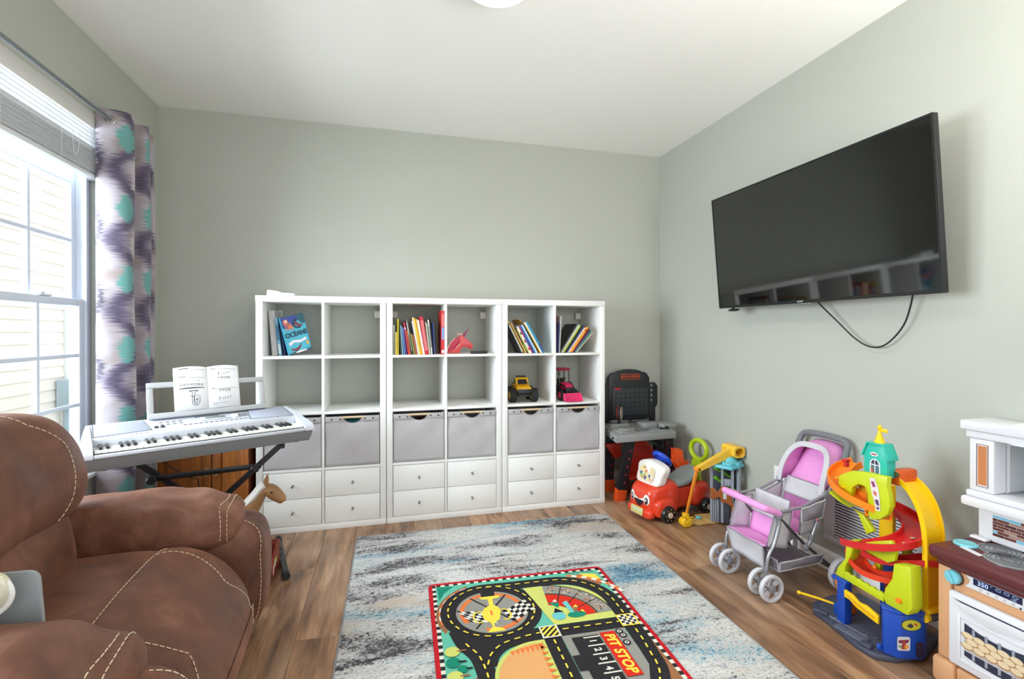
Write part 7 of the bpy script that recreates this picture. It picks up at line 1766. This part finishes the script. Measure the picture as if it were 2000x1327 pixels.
b.build('display_digits', mat('digit_blue', (176, 200, 240), .4, emit=.25), cpn, smooth=0)
b = MB()
for k in range(5): b.cyl((kx0 + .0077, -2.075 - k * .022, .380), (kx0 + .0068, -2.075 - k * .022, .380), .0045, n=10)
b.build('panel_buttons', mat('panel_button', (196, 194, 200), .5), cpn); MB().cyl((kx0 + .0077, -2.182, .3765), (kx0 + .006, -2.182, .3765), .003, n=10).build('panel_screw', KD, cpn)
# hob
MB().lathe((2.748, -1.985, .4862), (0, 0, 1), [(.034, 0), (.034, .004), (.030, .007), (.024, .006)], 28).build('aqua_hob_ring', KA, kt)
b = MB()
for c, r_ in (((2.80, -2.055), .058), ((2.735, -2.115), .062)):
    b.lathe((c[0], c[1], .4861), (0, 0, 1), [(r_, 0), (r_, .003), (r_ * .97, .004)], 32)
b.build('hob_plate', mat('hob_silver', (166, 170, 172), .3, .6), kt)
b = MB()
for c, r_ in (((2.80, -2.055), .058), ((2.735, -2.115), .062)):
    for q_ in (.3, .5, .7, .86): b.torus((c[0], c[1], .4902), (0, 0, 1), r_ * q_, .0012, 30, 6)
b.build('hob_rings', mat('hob_dark', (70, 72, 80), .4), kt)
MB().box((2.705, -2.03, .4868), (.02, .07, .0014), (0, 0, R(-16))).build('hob_label', KW, kt)
# splashback with mosaic and upper frame
sx = 2.86
MB().prism([(ky1 + .003, .4865), (ky0, .4865), (ky0, .605), (ky1 + .003, .605)], (sx, 0, 0), (0, 1, 0), (0, 0, 1), .09, bev=.008).build('splashback', KW, kt); spb = [o for o in kt.children if o.name.startswith('splashback')][0]
MB().bb(sx - .030, sx - .0005, ky1 - .04, ky1 + .012, .4865, .498, .008).build('splash_foot', KW, kt)
rt_ = random.Random(8); tm = [mat('tile_brown', (104, 52, 44), .4), mat('tile_dark', (78, 34, 34), .4), mat('tile_taupe', (160, 130, 118), .4), mat('tile_blue', (122, 186, 216), .4)]
MB().bb(sx - .0012, sx - .0003, ky0 + .03, ky1 - .042, .512, .588, 0).build('mosaic_grout', mat('grout_white', (226, 222, 222), .5), spb)
tr_n = 7
for j in range(tr_n):
    y = ky1 - .043 + .02 * (j % 2); z0 = .5128 + j * .0107
    while y > ky0 + .035:
        ln = rt_.choice([.034, .034, .046]); a = max(y - ln, ky0 + .031); y1_ = min(y, ky1 - .043)
        if y1_ - a > .004:
            MB().bb(sx - .0022, sx - .0013, a, y1_ - .0014, z0, z0 + .0094, 0).build('tile', rt_.choice([tm[0], tm[0], tm[1], tm[2], tm[0], tm[3]]), spb, smooth=0)
        y -= ln
MB().bb(sx - .048, kx1, ky0 - .01, ky1 + .030, .6055, .640, .009).build('sill_shelf', KW, kt); MB().bb(sx - .036, kx1, ky0 - .004, ky1 + .020, .6405, .664, .007).build('sill_step', KW, kt)
for y, s in ((ky1 - .025, 1), (ky0 + .025, -1)):
    MB().bb(sx - .028, kx1, y - .038, y + .038, .6645, .8545, .006).build('window_post', KW, kt)
    po = [o for o in kt.children if o.name.startswith('window_post')][-1]
    MB().bb(sx - .0292, sx - .0283, y - .022, y + .014, .683, .836, 0).build('post_inset', KW, po)
    b = MB().bb(sx - .0304, sx - .0294, y - .017, y + .009, .69, .83, 0); b.build('wood_strip', mat('strip_orange', (206, 128, 76), .5, var=(40, .2), stretch=(1, 1, .1)), po)
    b = MB()
    for (a, c, d, e) in ((-.022, -.020, .683, .836), (.012, .014, .683, .836), (-.020, .012, .683, .685), (-.020, .012, .834, .836)): b.bb(sx - .0306, sx - .0294, y + a, y + c, d, e)
    b.build('strip_frame', mat('strip_brown', (110, 72, 62), .5), po)
MB().bb(sx - .036, kx1, ky0 - .004, ky1 + .020, .855, .882, .006).build('cornice_step', KW, kt)
cr2 = [(ky1 + .032, .8825), (ky1 + .032, .918), (ky1 - .05, .914), (-2.06, .918), (-2.12, .940), (-2.29, .955), (-2.46, .940), (-2.52, .918), (ky0 - .012, .918), (ky0 - .012, .8825)]
MB().prism(cr2, (sx - .048, 0, 0), (0, 1, 0), (0, 0, 1), kx1 - sx + .047, bev=.007).build('cornice', KW, kt)
b = MB(); b.prism([(-2.019, .664), (-2.019, .8548), (-2.03, .8548), (-2.03, .675)], (sx + .03, 0, 0), (0, 1, 0), (0, 0, 1), .09); b.build('window_reveal', mat('kitchen_shade', (196, 196, 198), .5), kt)
MB().bb(kx1 - .004, kx1, -2.552, -2.031, .6645, .8548, 0).build('window_backing', mat('kitchen_sky', (150, 166, 168), .5), kt)
MB().prism([(-2.065, .8545), (-2.51, .8545), (-2.46, .868), (-2.29, .878), (-2.12, .868)], (sx - .0365, 0, 0), (0, 1, 0), (0, 0, 1), -.004).build('window_arch', KW, kt)
fk = thing('toy_utensil', 'dark toy utensil hanging in the kitchen window opening', 'toy utensil', (2.85, -2.10, .83))
M_ut = mat('utensil_dark', (60, 62, 74), .4)
b = MB(); b.cyl((2.885, -2.10, .8545), (2.885, -2.10, .825), .003, n=8)
for k in range(-2, 3): b.tube([(2.885, -2.10, .828), (2.883, -2.10 + k * .008, .815), (2.883, -2.10 + k * .009, .80)], .0028, 6)
b.build('fork', M_ut, fk)
